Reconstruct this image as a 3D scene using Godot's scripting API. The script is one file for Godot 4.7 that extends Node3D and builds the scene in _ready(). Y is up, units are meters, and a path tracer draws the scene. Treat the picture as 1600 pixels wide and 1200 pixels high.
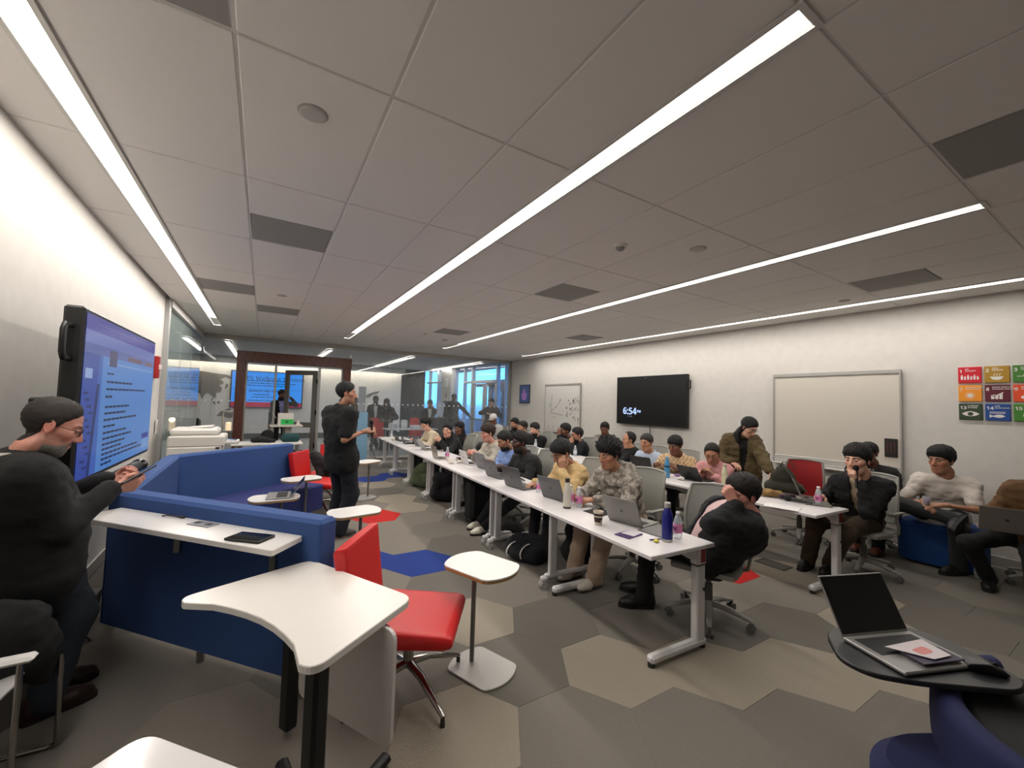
extends Node3D
# A lecture room with rows of tables, seen from its front corner; the lobby lies behind a glass wall.
# Metres, y up. The camera stands at x = z = 0 and the room runs away along -z.

const CEIL := 3.03
const BACK := -11.65
const RIGHT := 7.0
var MATS := {}
var noise_fine: NoiseTexture2D
var noise_soft: NoiseTexture2D
var noise_bump: NoiseTexture2D
var fold_noise := FastNoiseLite.new()
var rng := RandomNumberGenerator.new()


func _ready() -> void:
	var cam := Camera3D.new()
	cam.name = "camera"
	cam.position = Vector3(0, 1.63, 0)
	cam.rotation = Vector3(0.0476129, -0.545206, 0.0294904)
	cam.fov = rad_to_deg(2.0 * atan(600.0 / 638.5))
	cam.near = 0.05
	cam.far = 200.0
	add_child(cam)
	cam.current = true
	var env := Environment.new()
	env.tonemap_mode = Environment.TONE_MAPPER_LINEAR
	env.tonemap_exposure = 1.0
	env.background_mode = Environment.BG_SKY
	var sky := Sky.new()
	var sm := ProceduralSkyMaterial.new()
	sm.sky_top_color = Color(0.14, 0.33, 0.58)
	sm.sky_horizon_color = Color(0.27, 0.58, 0.84)
	sm.ground_bottom_color = Color(0.08, 0.12, 0.18)
	sm.ground_horizon_color = Color(0.20, 0.42, 0.62)
	sm.sky_energy_multiplier = 1.0
	sky.sky_material = sm
	env.sky = sky
	env.background_energy_multiplier = 7.5
	env.sdfgi_enabled = true
	env.ssao_enabled = true
	env.ssil_enabled = true
	var we := WorldEnvironment.new()
	we.name = "world"
	we.environment = env
	add_child(we)
	rng.seed = 7
	fold_noise.seed = 3
	fold_noise.frequency = 9.0
	fold_noise.fractal_octaves = 2
	noise_fine = make_noise(512, 0.35, 11, 3)
	noise_soft = make_noise(512, 0.02, 5, 4)
	noise_bump = make_noise(512, 0.12, 23, 3)
	build_lights()
	build_shell()
	build_lobby()
	build_wall_things()
	build_tables()
	build_left_side()
	build_right_side()
	build_chairs()
	build_people()
	build_small_things()


func build_lights() -> void:
	# the four ceiling strips of the room, each a glowing diffuser with an area light just under it
	for i in 4:
		light_strip(STRIP_X[i], STRIP_W[i], -0.66, -10.02, CEIL, ROOM_LIGHT[i], STRIP_LABEL[i], "recessed linear lights in the room ceiling")
	# the same lines go on over the lobby
	for i in 4:
		light_strip(STRIP_X[i], 0.11, -12.6, -17.6, 3.0, 34.0, LOBBY_LABEL[i], "recessed linear lights in the lobby ceiling")


const STRIP_X := [-0.855, 1.578, 3.985, 6.425]
const STRIP_W := [0.115, 0.115, 0.10, 0.10]
const ROOM_LIGHT := [112.0, 116.0, 116.0, 88.0]
const STRIP_LABEL := ["linear ceiling light running above the big screen by the left wall", "broad linear ceiling light right over the walkway, second from the left wall", "linear ceiling light between the two table rows, third from the left wall", "linear ceiling light washing the whiteboard wall on the right"]
const LOBBY_LABEL := ["short lobby ceiling light left of the wooden doorway", "short lobby ceiling light above the wooden doorway", "lobby ceiling light right of the wooden doorway", "lobby ceiling light beside the blue windows"]


func light_strip(x: float, w: float, z0: float, z1: float, y: float, power: float, label: String, group: String) -> void:
	var t := thing("ceiling_light", label, "light", Vector3(x, y, (z0 + z1) / 2.0), group)
	var l := z0 - z1
	var b := MB.new()
	b.box(Vector3(0, 0.012, 0), Vector3(w, 0.006, l))
	part("diffuser", b, glow(Color(1.0, 0.975, 0.94), 2.6), t)
	for s in [-1.0, 1.0]:
		b = MB.new()
		b.box(Vector3(s * (w / 2 + 0.011), 0.008, 0), Vector3(0.022, 0.03, l + 0.044))
		part("trim_rail", b, mat(Color(0.80, 0.79, 0.77), 0.5), t)
		b = MB.new()
		b.box(Vector3(0, 0.008, s * (l / 2 + 0.011)), Vector3(w, 0.03, 0.022))
		part("end_cap", b, mat(Color(0.80, 0.79, 0.77), 0.5), t)
	var a := AreaLight3D.new()
	a.name = "strip_light"
	a.area_size = Vector2(w, l)
	a.position = Vector3(x, y - 0.004, (z0 + z1) / 2.0)
	a.rotation = Vector3(-PI / 2, 0, 0)
	a.light_color = Color(1.0, 0.975, 0.945)
	a.light_energy = power / 10.0
	a.area_normalize_energy = true
	a.shadow_enabled = true
	a.area_range = 30.0
	add_child(a)


# ---------------------------------------------------------------- helpers

func make_noise(size: int, freq: float, sd: int, octaves: int) -> NoiseTexture2D:
	var n := FastNoiseLite.new()
	n.seed = sd
	n.frequency = freq
	n.fractal_octaves = octaves
	var t := NoiseTexture2D.new()
	t.width = size
	t.height = size
	t.seamless = true
	t.noise = n
	return t


func mat(c: Color, rough := 0.6, metal := 0.0) -> StandardMaterial3D:
	var k := "%s/%.3f/%.3f" % [c.to_html(), rough, metal]
	if MATS.has(k):
		return MATS[k]
	var m := StandardMaterial3D.new()
	m.albedo_color = c
	m.roughness = rough
	m.metallic = metal
	MATS[k] = m
	return m


func cloth(c: Color, rough := 0.9, bump := 0.25, scale := 9.0) -> StandardMaterial3D:
	var k := "cloth%s/%.3f/%.3f/%.2f" % [c.to_html(), rough, bump, scale]
	if MATS.has(k):
		return MATS[k]
	var m := StandardMaterial3D.new()
	m.albedo_color = c
	m.roughness = rough
	m.heightmap_enabled = true
	m.heightmap_texture = noise_bump
	m.heightmap_scale = bump
	m.uv1_triplanar = true
	m.uv1_scale = Vector3.ONE * scale
	m.rim_enabled = true
	m.rim = 0.25
	m.rim_tint = 0.6
	MATS[k] = m
	return m


func grained(c: Color, rough: float, tex: Texture2D, amount: float, scale: float, bump := 0.0) -> StandardMaterial3D:
	var k := "gr%s/%.3f/%d/%.3f/%.3f/%.2f" % [c.to_html(), rough, tex.get_instance_id(), amount, scale, bump]
	if MATS.has(k):
		return MATS[k]
	var m := StandardMaterial3D.new()
	m.albedo_color = c
	m.roughness = rough
	m.uv1_triplanar = true
	m.uv1_world_triplanar = true
	m.uv1_scale = Vector3.ONE * scale
	var g := NoiseTexture2D.new()
	g.width = 512
	g.height = 512
	g.seamless = true
	g.noise = tex.noise
	var ramp := Gradient.new()
	var lo := clampf(1.0 - amount, 0.0, 1.0)
	ramp.set_color(0, Color(lo, lo, lo))
	ramp.set_color(1, Color(1, 1, 1))
	g.color_ramp = ramp
	m.albedo_texture = g
	if bump > 0.0:
		m.heightmap_enabled = true
		m.heightmap_texture = tex
		m.heightmap_scale = bump
	MATS[k] = m
	return m


func glow(c: Color, e: float, base := Color(0.9, 0.9, 0.9)) -> StandardMaterial3D:
	var k := "glow%s/%.3f" % [c.to_html(), e]
	if MATS.has(k):
		return MATS[k]
	var m := StandardMaterial3D.new()
	m.albedo_color = base
	m.roughness = 0.5
	m.emission_enabled = true
	m.emission = c
	m.emission_energy_multiplier = e
	MATS[k] = m
	return m


func glass_pane(tint := Color(0.93, 0.97, 0.97, 0.05)) -> StandardMaterial3D:
	var k := "pane" + tint.to_html()
	if MATS.has(k):
		return MATS[k]
	var m := StandardMaterial3D.new()
	m.albedo_color = tint
	m.roughness = 0.0
	m.metallic_specular = 0.42
	m.transparency = BaseMaterial3D.TRANSPARENCY_ALPHA
	MATS[k] = m
	return m


func thing(called: String, label: String, category: String, at := Vector3.ZERO, group := "") -> Node3D:
	var o := Node3D.new()
	o.name = called
	add_child(o, true)
	o.position = at
	o.set_meta("label", label)
	o.set_meta("category", category)
	if group != "":
		o.set_meta("group", group)
	return o


func part(called: String, b: MB, m: Material, parent: Node3D, smooth_mesh: ArrayMesh = null) -> MeshInstance3D:
	var o := MeshInstance3D.new()
	o.name = called
	o.mesh = smooth_mesh if smooth_mesh else b.mesh()
	o.material_override = m
	parent.add_child(o, true)
	return o


func solo(called: String, b: MB, m: Material, label: String, category: String, at := Vector3.ZERO, group := "") -> MeshInstance3D:
	var o := part(called, b, m, self)
	o.position = at
	o.set_meta("label", label)
	o.set_meta("category", category)
	if group != "":
		o.set_meta("group", group)
	return o


func struct(called: String, b: MB, m: Material, label := "", category := "") -> MeshInstance3D:
	var o := part(called, b, m, self)
	o.set_meta("kind", "structure")
	if label != "":
		o.set_meta("label", label)
	if category != "":
		o.set_meta("category", category)
	return o


func copy_of(src: Node3D, label: String, at: Vector3, turn := 0.0, group := "") -> Node3D:
	var c: Node3D = src.duplicate()
	c.name = str(src.name).rstrip("0123456789")
	add_child(c, true)
	c.position = at
	c.rotation = Vector3(0, turn, 0)
	c.set_meta("label", label)
	if group != "":
		c.set_meta("group", group)
	return c


func words_mesh(text: String, size: float, mono := false, bold := 400, serif := false) -> TextMesh:
	var t := TextMesh.new()
	var f := SystemFont.new()
	f.font_names = PackedStringArray(["Droid Serif" if serif else ("Droid Sans Mono" if mono else "Droid Sans")])
	f.font_weight = bold
	t.font = f
	t.text = text
	t.font_size = 64
	t.pixel_size = size / 64.0
	t.depth = 0.002
	t.curve_step = 1.0
	return t


func lettering(called: String, text: String, size: float, m: Material, parent: Node3D, at: Vector3, turn: Vector3, serif := false, bold := 400, align := HORIZONTAL_ALIGNMENT_LEFT) -> MeshInstance3D:
	var o := MeshInstance3D.new()
	o.name = called
	var t := words_mesh(text, size, false, bold, serif)
	t.horizontal_alignment = align
	o.mesh = t
	o.material_override = m
	parent.add_child(o, true)
	o.position = at
	o.rotation = turn
	return o


# a mesh under construction: flat or smooth polygons with their own normals
class MB:
	var v := PackedVector3Array()
	var n := PackedVector3Array()
	var uv := PackedVector2Array()
	var col := PackedColorArray()
	var idx := PackedInt32Array()
	var use_col := false
	var xf := Transform3D()

	func mesh() -> ArrayMesh:
		var a := []
		a.resize(Mesh.ARRAY_MAX)
		a[Mesh.ARRAY_VERTEX] = v
		a[Mesh.ARRAY_NORMAL] = n
		if uv.size() == v.size():
			a[Mesh.ARRAY_TEX_UV] = uv
		if use_col:
			a[Mesh.ARRAY_COLOR] = col
		a[Mesh.ARRAY_INDEX] = idx
		var m := ArrayMesh.new()
		if v.size() > 0:
			m.add_surface_from_arrays(Mesh.PRIMITIVE_TRIANGLES, a)
		return m

	# a flat polygon, counter-clockwise as seen from outside
	func poly(pts: Array) -> void:
		var p := PackedVector3Array()
		for q in pts:
			p.append(xf * (q as Vector3))
		var nn := Vector3.ZERO
		for i in p.size():
			nn += p[i].cross(p[(i + 1) % p.size()])
		nn = nn.normalized()
		var at := v.size()
		for i in p.size():
			v.append(p[i])
			n.append(nn)
			uv.append(Vector2([0.0, 1.0, 1.0, 0.0][i % 4], [1.0, 1.0, 0.0, 0.0][i % 4]))
		for i in range(1, p.size() - 1):
			idx.append_array([at, at + i + 1, at + i])

	# a grid of points joined smoothly; rows of equal length, outside to the left of (row, next row)
	func grid(rows: Array, wrap := false, flip := false) -> void:
		var at := v.size()
		var w: int = rows[0].size()
		var h: int = rows.size()
		for r in rows:
			for q in r:
				v.append(xf * (q as Vector3))
				n.append(Vector3.ZERO)
				uv.append(Vector2.ZERO)
		for j in h - 1:
			for i in (w if wrap else w - 1):
				var a := at + j * w + i
				var b := at + j * w + (i + 1) % w
				var c := at + (j + 1) * w + (i + 1) % w
				var d := at + (j + 1) * w + i
				if flip:
					idx.append_array([a, b, c, a, c, d])
				else:
					idx.append_array([a, c, b, a, d, c])
		smooth(at)

	func smooth(from: int) -> void:
		var acc := PackedVector3Array()
		acc.resize(v.size() - from)
		for k in range(0, idx.size(), 3):
			if idx[k] < from:
				continue
			var a := v[idx[k]]
			var f := (v[idx[k + 2]] - a).cross(v[idx[k + 1]] - a)
			acc[idx[k] - from] += f
			acc[idx[k + 1] - from] += f
			acc[idx[k + 2] - from] += f
		for i in acc.size():
			n[from + i] = acc[i].normalized() if acc[i].length_squared() > 0.0 else Vector3.UP

	func box(c: Vector3, s: Vector3, bevel := 0.0, rot := Basis()) -> void:
		var old := xf
		xf = xf * Transform3D(rot, c)
		var h := s / 2.0
		if bevel <= 0.0:
			for ax in 3:
				for sg in [-1.0, 1.0]:
					var p := []
					for q in [Vector2(-1, -1), Vector2(1, -1), Vector2(1, 1), Vector2(-1, 1)]:
						var e := Vector3.ZERO
						e[ax] = sg * h[ax]
						e[(ax + 1) % 3] = q.x * h[(ax + 1) % 3] * sg
						e[(ax + 2) % 3] = q.y * h[(ax + 2) % 3]
						p.append(e)
					poly(p)
		else:
			var b := minf(bevel, minf(h.x, minf(h.y, h.z)) * 0.98)
			for ax in 3:
				var a1 := (ax + 1) % 3
				var a2 := (ax + 2) % 3
				for sg in [-1.0, 1.0]:
					var p := []
					for q in [Vector2(-1, -1), Vector2(1, -1), Vector2(1, 1), Vector2(-1, 1)]:
						var e := Vector3.ZERO
						e[ax] = sg * h[ax]
						e[a1] = q.x * (h[a1] - b) * sg
						e[a2] = q.y * (h[a2] - b)
						p.append(e)
					poly(p)
				# edges along ax
				for s1 in [-1.0, 1.0]:
					for s2 in [-1.0, 1.0]:
						var p := []
						for q in [[-1.0, 0], [1.0, 0], [1.0, 1], [-1.0, 1]]:
							var e := Vector3.ZERO
							e[ax] = q[0] * (h[ax] - b)
							e[a1] = s1 * (h[a1] - (b if q[1] == 0 else 0.0))
							e[a2] = s2 * (h[a2] - (0.0 if q[1] == 0 else b))
							p.append(e)
						if s1 * s2 > 0.0:
							p.reverse()
						poly(p)
			for sx in [-1.0, 1.0]:
				for sy in [-1.0, 1.0]:
					for sz in [-1.0, 1.0]:
						var sg := Vector3(sx, sy, sz)
						var p := []
						for ax in 3:
							var e := (h - Vector3.ONE * b) * sg
							e[ax] = h[ax] * sg[ax]
							p.append(e)
						if sx * sy * sz < 0.0:
							p.reverse()
						poly(p)
		xf = old

	# a tube along points; radius a number or one per point
	func tube(pts: Array, r, seg := 8, closed := false, caps := true, squash := 1.0, side := Vector3.ZERO) -> void:
		var k := pts.size()
		var rows := []
		var side0 := side
		for i in k:
			var d: Vector3
			if closed:
				d = pts[(i + 1) % k] - pts[(i + k - 1) % k]
			else:
				d = pts[mini(i + 1, k - 1)] - pts[maxi(i - 1, 0)]
			d = d.normalized()
			if side0 == Vector3.ZERO:
				side0 = d.cross(Vector3.UP if absf(d.y) < 0.9 else Vector3.RIGHT)
			var s := (side0 - d * d.dot(side0)).normalized()
			side0 = s
			var t := s.cross(d)
			var rr: float = r[i] if r is Array else r
			var row := []
			for j in seg:
				var a := TAU * j / seg
				row.append(pts[i] + (s * cos(a) + t * sin(a) * squash) * rr)
			rows.append(row)
		if closed:
			rows.append(rows[0])
		grid(rows, true, true)
		if caps and not closed:
			var first: Array = rows[0].duplicate()
			poly(first)
			var last: Array = rows[k - 1].duplicate()
			last.reverse()
			poly(last)

	func cyl(a: Vector3, b: Vector3, ra: float, rb := -1.0, seg := 12) -> void:
		tube([a, b], [ra, ra if rb < 0.0 else rb], seg)

	# profile of (radius, height) from bottom to top
	func lathe(c: Vector3, prof: Array, seg := 20) -> void:
		var rows := []
		for q in prof:
			var row := []
			for j in seg:
				var a := TAU * j / seg
				row.append(c + Vector3(cos(a) * q.x, q.y, -sin(a) * q.x))
			rows.append(row)
		grid(rows, true, false)

	func lathe_hard(c: Vector3, prof: Array, seg := 20) -> void:
		for i in prof.size() - 1:
			lathe(c, [prof[i], prof[i + 1]], seg)

	func ball(c: Vector3, r: Vector3, seg := 14, rings := 9) -> void:
		var rows := []
		for i in rings + 1:
			var e := -PI / 2 + PI * i / rings
			var row := []
			for j in seg:
				var a := TAU * j / seg
				row.append(c + Vector3(cos(a) * cos(e) * r.x, sin(e) * r.y, -sin(a) * cos(e) * r.z))
			rows.append(row)
		grid(rows, true, false)

	# outline in (x, z) seen from above, any winding, from y0 up to y1
	func prism(outline: Array, y0: float, y1: float, bevel := 0.0) -> void:
		var p := PackedVector2Array(outline)
		if not Geometry2D.is_polygon_clockwise(p):
			p.reverse()
		# now clockwise in a y-down plane of (x, z) means: seen from above (+y) the points run counter-clockwise
		var k := p.size()
		var tri := Geometry2D.triangulate_polygon(p)
		var inner := p
		if bevel > 0.0:
			inner = PackedVector2Array()
			for i in k:
				var d1 := (p[i] - p[(i + k - 1) % k]).normalized()
				var d2 := (p[(i + 1) % k] - p[i]).normalized()
				var n1 := Vector2(-d1.y, d1.x)
				var n2 := Vector2(-d2.y, d2.x)
				var m := (n1 + n2).normalized()
				inner.append(p[i] + m * bevel)
			var test := inner[0]
			if not Geometry2D.is_point_in_polygon(test, p):
				for i in k:
					inner[i] = p[i] * 2.0 - inner[i]
		var yb := y1 - bevel
		for i in k:
			var a := p[i]
			var b := p[(i + 1) % k]
			poly_out([Vector3(a.x, y0, a.y), Vector3(b.x, y0, b.y), Vector3(b.x, yb, b.y), Vector3(a.x, yb, a.y)], p)
			if bevel > 0.0:
				var c := inner[i]
				var d := inner[(i + 1) % k]
				poly_up([Vector3(a.x, yb, a.y), Vector3(b.x, yb, b.y), Vector3(d.x, y1, d.y), Vector3(c.x, y1, c.y)])
		for t in range(0, tri.size(), 3):
			var q := []
			var w := []
			for e in 3:
				q.append(Vector3(inner[tri[t + e]].x, y1, inner[tri[t + e]].y))
				w.append(Vector3(p[tri[t + e]].x, y0, p[tri[t + e]].y))
			poly_up(q)
			poly_down(w)

	func poly_up(q: Array) -> void:
		var nn: Vector3 = (q[1] - q[0]).cross(q[2] - q[0])
		if nn.y < 0.0:
			q.reverse()
		poly(q)

	func poly_down(q: Array) -> void:
		var nn: Vector3 = (q[1] - q[0]).cross(q[2] - q[0])
		if nn.y > 0.0:
			q.reverse()
		poly(q)

	func poly_out(q: Array, p: PackedVector2Array) -> void:
		var nn: Vector3 = (q[1] - q[0]).cross(q[2] - q[0]).normalized()
		var mid: Vector3 = (q[0] + q[1]) / 2.0 + nn * 0.001
		if Geometry2D.is_point_in_polygon(Vector2(mid.x, mid.z), p):
			q.reverse()
		poly(q)

	func add(vs: PackedVector3Array, ns: PackedVector3Array, ix: PackedInt32Array, t: Transform3D, cs := PackedColorArray(), mirrored := false) -> void:
		var at := v.size()
		for i in vs.size():
			v.append(t * vs[i])
			n.append((t.basis * ns[i]).normalized())
			uv.append(Vector2.ZERO)
			if use_col:
				col.append(cs[i] if cs.size() > i else Color.WHITE)
		if mirrored:
			for k in range(0, ix.size(), 3):
				idx.append_array([at + ix[k], at + ix[k + 2], at + ix[k + 1]])
		else:
			for k in ix:
				idx.append(at + k)


func rounded(pts: Array, r: float, seg := 5) -> Array:
	# a polygon of Vector2 with its corners rounded
	var out := []
	var k := pts.size()
	for i in k:
		var p: Vector2 = pts[i]
		var a: Vector2 = (pts[(i + k - 1) % k] - p)
		var b: Vector2 = (pts[(i + 1) % k] - p)
		var rr := minf(r, minf(a.length(), b.length()) * 0.48)
		var p0 := p + a.normalized() * rr
		var p1 := p + b.normalized() * rr
		for j in seg + 1:
			var t := float(j) / seg
			out.append(p0.lerp(p, t).lerp(p.lerp(p1, t), t))
	return out


func dirv(deg: float) -> Vector3:
	var a := deg_to_rad(deg)
	return Vector3(sin(a), 0, -cos(a))


# ---------------------------------------------------------------- the room

const HEX_R := 0.355
# carpet tiles whose colour stands out: column, row half-steps, colour index (1 light, 2 red, 3 blue, 4 darker, 5 middle)
const HEX_SPECIAL := {"0/0": 1, "0/4": 3, "0/10": 2, "1/-3": 1, "1/13": 1, "1/17": 1, "3/-5": 1, "5/-1": 2, "-1/5": 3, "2/-2": 0, "0/-4": 0, "-1/3": 5, "1/11": 1, "1/19": 3, "2/20": 3, "-2/-4": 5, "-1/-3": 1, "5/-5": 1, "4/-6": 1, "6/-4": 1, "0/8": 5, "1/9": 5, "2/0": 4, "1/-1": 4, "2/-4": 1, "4/-2": 5, "5/-3": 5, "6/-2": 1, "1/1": 5, "0/2": 4, "1/15": 4, "0/12": 5, "0/14": 4, "3/-3": 4, "4/-4": 4}


func build_shell() -> void:
	var b := MB.new()
	b.box(Vector3(2.6, -0.16, -4.3), Vector3(9.6, 0.30, 15.0))
	var floor_slab := struct("floor", b, mat(Color(0.26, 0.24, 0.22), 0.95), "grey brown carpet of large hexagonal tiles under the tables", "floor")
	var cols := [Color(0.555, 0.53, 0.49), Color(0.70, 0.66, 0.59), Color(0.88, 0.12, 0.09), Color(0.12, 0.26, 0.62), Color(0.50, 0.48, 0.445), Color(0.595, 0.565, 0.52)]
	var mats := []
	for c in cols:
		var m := StandardMaterial3D.new()
		m.albedo_color = c
		m.roughness = 0.97
		var g := NoiseTexture2D.new()
		g.width = 512
		g.height = 512
		g.seamless = true
		g.noise = noise_fine.noise
		var ramp := Gradient.new()
		ramp.set_color(0, Color(0.62, 0.62, 0.62))
		ramp.set_color(1, Color(1.0, 1.0, 1.0))
		g.color_ramp = ramp
		m.albedo_texture = g
		m.heightmap_enabled = true
		m.heightmap_texture = noise_fine
		m.heightmap_scale = 0.35
		m.uv1_triplanar = true
		m.uv1_world_triplanar = true
		m.uv1_scale = Vector3.ONE * 1.7
		mats.append(m)
	var hexes := []
	var o := []
	for k in 6:
		var a := TAU * k / 6.0
		o.append(Vector2(cos(a), sin(a)) * (HEX_R - 0.0001))
	b = MB.new()
	b.prism(o, 0.0, 0.008)
	var hex_mesh := b.mesh()
	for c in range(-5, 12):
		var x := 1.43 + c * HEX_R * 1.5
		var odd := absi(c) % 2
		for k in range(-9, 30):
			if (k + 100) % 2 != odd:
				continue
			var z := -2.83 - k * 0.3085
			if z < BACK + 0.25 or z > -0.2 or x < -1.05 or x > RIGHT - 0.2:
				continue
			var spec: int = HEX_SPECIAL.get("%d/%d" % [c, k], -1)
			if spec < 0:
				var q := rng.randf()
				spec = 4 if q < 0.30 else (5 if q < 0.45 else 0)
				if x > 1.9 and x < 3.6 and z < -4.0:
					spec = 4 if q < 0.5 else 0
			else:
				rng.randf()
			var h := part("carpet_tile", null, mats[spec], floor_slab, hex_mesh)
			h.position = Vector3(x, -0.008, z)
	# ceiling: slab, metal grid, lay-in tiles and perforated return grilles
	b = MB.new()
	b.box(Vector3(2.6, CEIL + 0.22, -4.3), Vector3(9.6, 0.2, 15.0))
	var ceil_slab := struct("ceiling", b, mat(Color(0.6, 0.59, 0.57), 0.9), "white suspended ceiling of large rectangular tiles", "ceiling")
	var tile_mat := grained(Color(0.92, 0.905, 0.89), 0.95, noise_fine, 0.08, 2.2, 0.05)
	var bar_mat := mat(Color(0.80, 0.79, 0.775), 0.5)
	var vent_mat := grained(Color(0.66, 0.65, 0.635), 0.8, noise_fine, 0.25, 5.0)
	var xs := []
	for k in range(-2, 13):
		xs.append(-0.165 + 0.609 * k)
	var zs := []
	for k in range(-3, 10):
		zs.append(-0.654 - 1.218 * k)
	var strip_lines := [-1, 3, 7, 11]
	var vents := {"-1/0": 1, "-1/4": 1, "0/2": 1, "0/5": 1, "5/2": 1, "5/-1": 1, "9/0": 1, "5/5": 1, "9/4": 1}
	for i in range(-2, 12):
		var x0: float = -0.165 + 0.609 * i
		var x1 := x0 + 0.609
		if i == -2:
			x0 = -1.25
		if i == 11:
			x1 = RIGHT
		for m in range(-2, 10):
			var z1 := -0.654 - 1.218 * m
			var z0 := z1 - 1.218
			z0 = maxf(z0, BACK + 0.02)
			if z1 - z0 < 0.1:
				continue
			var cut := 0.0
			if (i + 1) in [-1, 3, 7, 11] and z1 < -0.6 and z0 > -10.0:
				cut = 0.155
			var halves := [[z0, z1]]
			if vents.has("%d/%d" % [i, m]):
				halves = [[z0 + 0.609, z1]]
				b = MB.new()
				b.box(Vector3((x0 + x1 - cut) / 2, CEIL + 0.014, z0 + 0.3045), Vector3(x1 - x0 - cut - 0.012, 0.016, 0.597), 0.003)
				part("return_grille", b, vent_mat, ceil_slab)
			if m == 7 and cut > 0.0:
				# beyond the end of a strip a filler piece closes the column
				b = MB.new()
				b.box(Vector3(x1 - 0.0775, CEIL + 0.012, (z0 - 10.06) / 2), Vector3(0.145, 0.02, absf(z0 + 10.06) - 0.01), 0.004)
				part("ceiling_tile", b, tile_mat, ceil_slab)
			for h in halves:
				b = MB.new()
				b.box(Vector3((x0 + x1 - cut) / 2, CEIL + 0.012, (h[0] + h[1]) / 2), Vector3(x1 - x0 - cut - 0.013, 0.02, h[1] - h[0] - 0.013), 0.004)
				part("ceiling_tile", b, tile_mat, ceil_slab)
	for x in xs:
		if x < -1.2 or x > RIGHT:
			continue
		b = MB.new()
		b.box(Vector3(x, CEIL + 0.016, -4.3), Vector3(0.03, 0.02, 14.6))
		part("grid_bar", b, bar_mat, ceil_slab)
	for z in zs:
		if z < BACK:
			continue
		for i in 14:
			var x0: float = -0.165 + 0.609 * (i - 2)
			var x1: float = minf(x0 + 0.609, RIGHT)
			var cut := 0.155 if (i - 1) in [-1, 3, 7, 11] and z > -10.1 and z < -0.66 else 0.0
			b = MB.new()
			b.box(Vector3((x0 + x1 - cut) / 2, CEIL + 0.018, z), Vector3(x1 - x0 - cut, 0.02, 0.03))
			part("grid_bar", b, bar_mat, ceil_slab)
	# walls
	var wall_mat := grained(Color(0.82, 0.805, 0.78), 0.85, noise_soft, 0.03, 0.6)
	b = MB.new()
	b.prism([Vector2(-1.045, 3.2), Vector2(-1.30, -7.8), Vector2(-1.50, -7.8), Vector2(-1.30, 3.2)], -0.01, CEIL + 0.12)
	struct("wall_left", b, wall_mat, "plain off-white wall behind the big screen", "wall")
	b = MB.new()
	b.box(Vector3(RIGHT + 0.1, CEIL / 2 + 0.05, -4.2), Vector3(0.2, CEIL + 0.12, 14.9))
	struct("wall_right", b, wall_mat, "long off-white wall with the whiteboards and wall screen", "wall")
	b = MB.new()
	b.box(Vector3(2.9, CEIL / 2 + 0.05, 3.2), Vector3(8.6, CEIL + 0.12, 0.2))
	struct("wall_front", b, wall_mat)
	b = MB.new()
	b.box(Vector3(RIGHT - 0.008, 0.055, -4.2), Vector3(0.016, 0.11, 14.8), 0.004)
	struct("baseboard_right", b, mat(Color(0.62, 0.60, 0.575), 0.6))
	b = MB.new()
	b.prism([Vector2(-1.045, 3.1), Vector2(-1.30, -7.8), Vector2(-1.285, -7.8), Vector2(-1.03, 3.1)], 0.0, 0.11)
	struct("baseboard_left", b, mat(Color(0.62, 0.60, 0.575), 0.6))
	# glass partition to the lobby
	var rail := mat(Color(0.70, 0.685, 0.66), 0.45, 0.1)
	b = MB.new()
	b.box(Vector3(2.86, CEIL - 0.045, BACK), Vector3(8.3, 0.09, 0.10), 0.006)
	b.box(Vector3(2.86, CEIL + 0.08, BACK), Vector3(8.3, 0.16, 0.2))
	struct("trim_1", b, rail)
	b = MB.new()
	b.box(Vector3(2.86, 0.03, BACK), Vector3(8.3, 0.06, 0.06), 0.004)
	struct("trim_2", b, rail)
	b = MB.new()
	b.box(Vector3(-1.275, CEIL - 0.03, -9.75), Vector3(0.12, 0.18, 3.9), 0.005)
	struct("trim_3", b, rail)
	b = MB.new()
	b.box(Vector3(RIGHT + 0.02, CEIL / 2, BACK), Vector3(0.16, CEIL, 0.16), 0.006)
	struct("trim_4", b, mat(Color(0.52, 0.52, 0.51), 0.5))
	b = MB.new()
	b.box(Vector3(-1.285, CEIL / 2, -7.79), Vector3(0.09, CEIL, 0.10), 0.004)
	struct("trim_5", b, mat(Color(0.62, 0.62, 0.61), 0.5))
	var panes := [[-1.22, -0.57, 0.0], [1.96, 3.02, 0.0], [3.03, 4.45, 0.0], [4.46, 5.86, 0.0], [5.87, 6.94, 0.0]]
	var dot_mat := mat(Color(0.93, 0.94, 0.95), 0.6)
	var n := 0
	for p in panes:
		n += 1
		b = MB.new()
		b.box(Vector3((p[0] + p[1]) / 2, 1.5, BACK), Vector3(p[1] - p[0], 2.88, 0.012))
		var w := struct("window_%d" % n, b, glass_pane(), "frameless glass pane of the lobby partition with a row of white dots", "window")
		var x: float = p[0] + 0.09
		while x < p[1] - 0.04:
			b = MB.new()
			b.xf = Transform3D(Basis(Vector3.RIGHT, PI / 2), Vector3(x, 1.50, BACK + 0.009))
			b.lathe_hard(Vector3.ZERO, [Vector2(0, 0.001), Vector2(0.019, 0.001), Vector2(0.019, -0.001)], 10)
			part("dot", b, dot_mat, w)
			x += 0.15
	# over the wooden portal
	b = MB.new()
	b.box(Vector3(0.695, 2.83, BACK), Vector3(2.53, 0.26, 0.012))
	struct("window_6", b, glass_pane())
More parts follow.
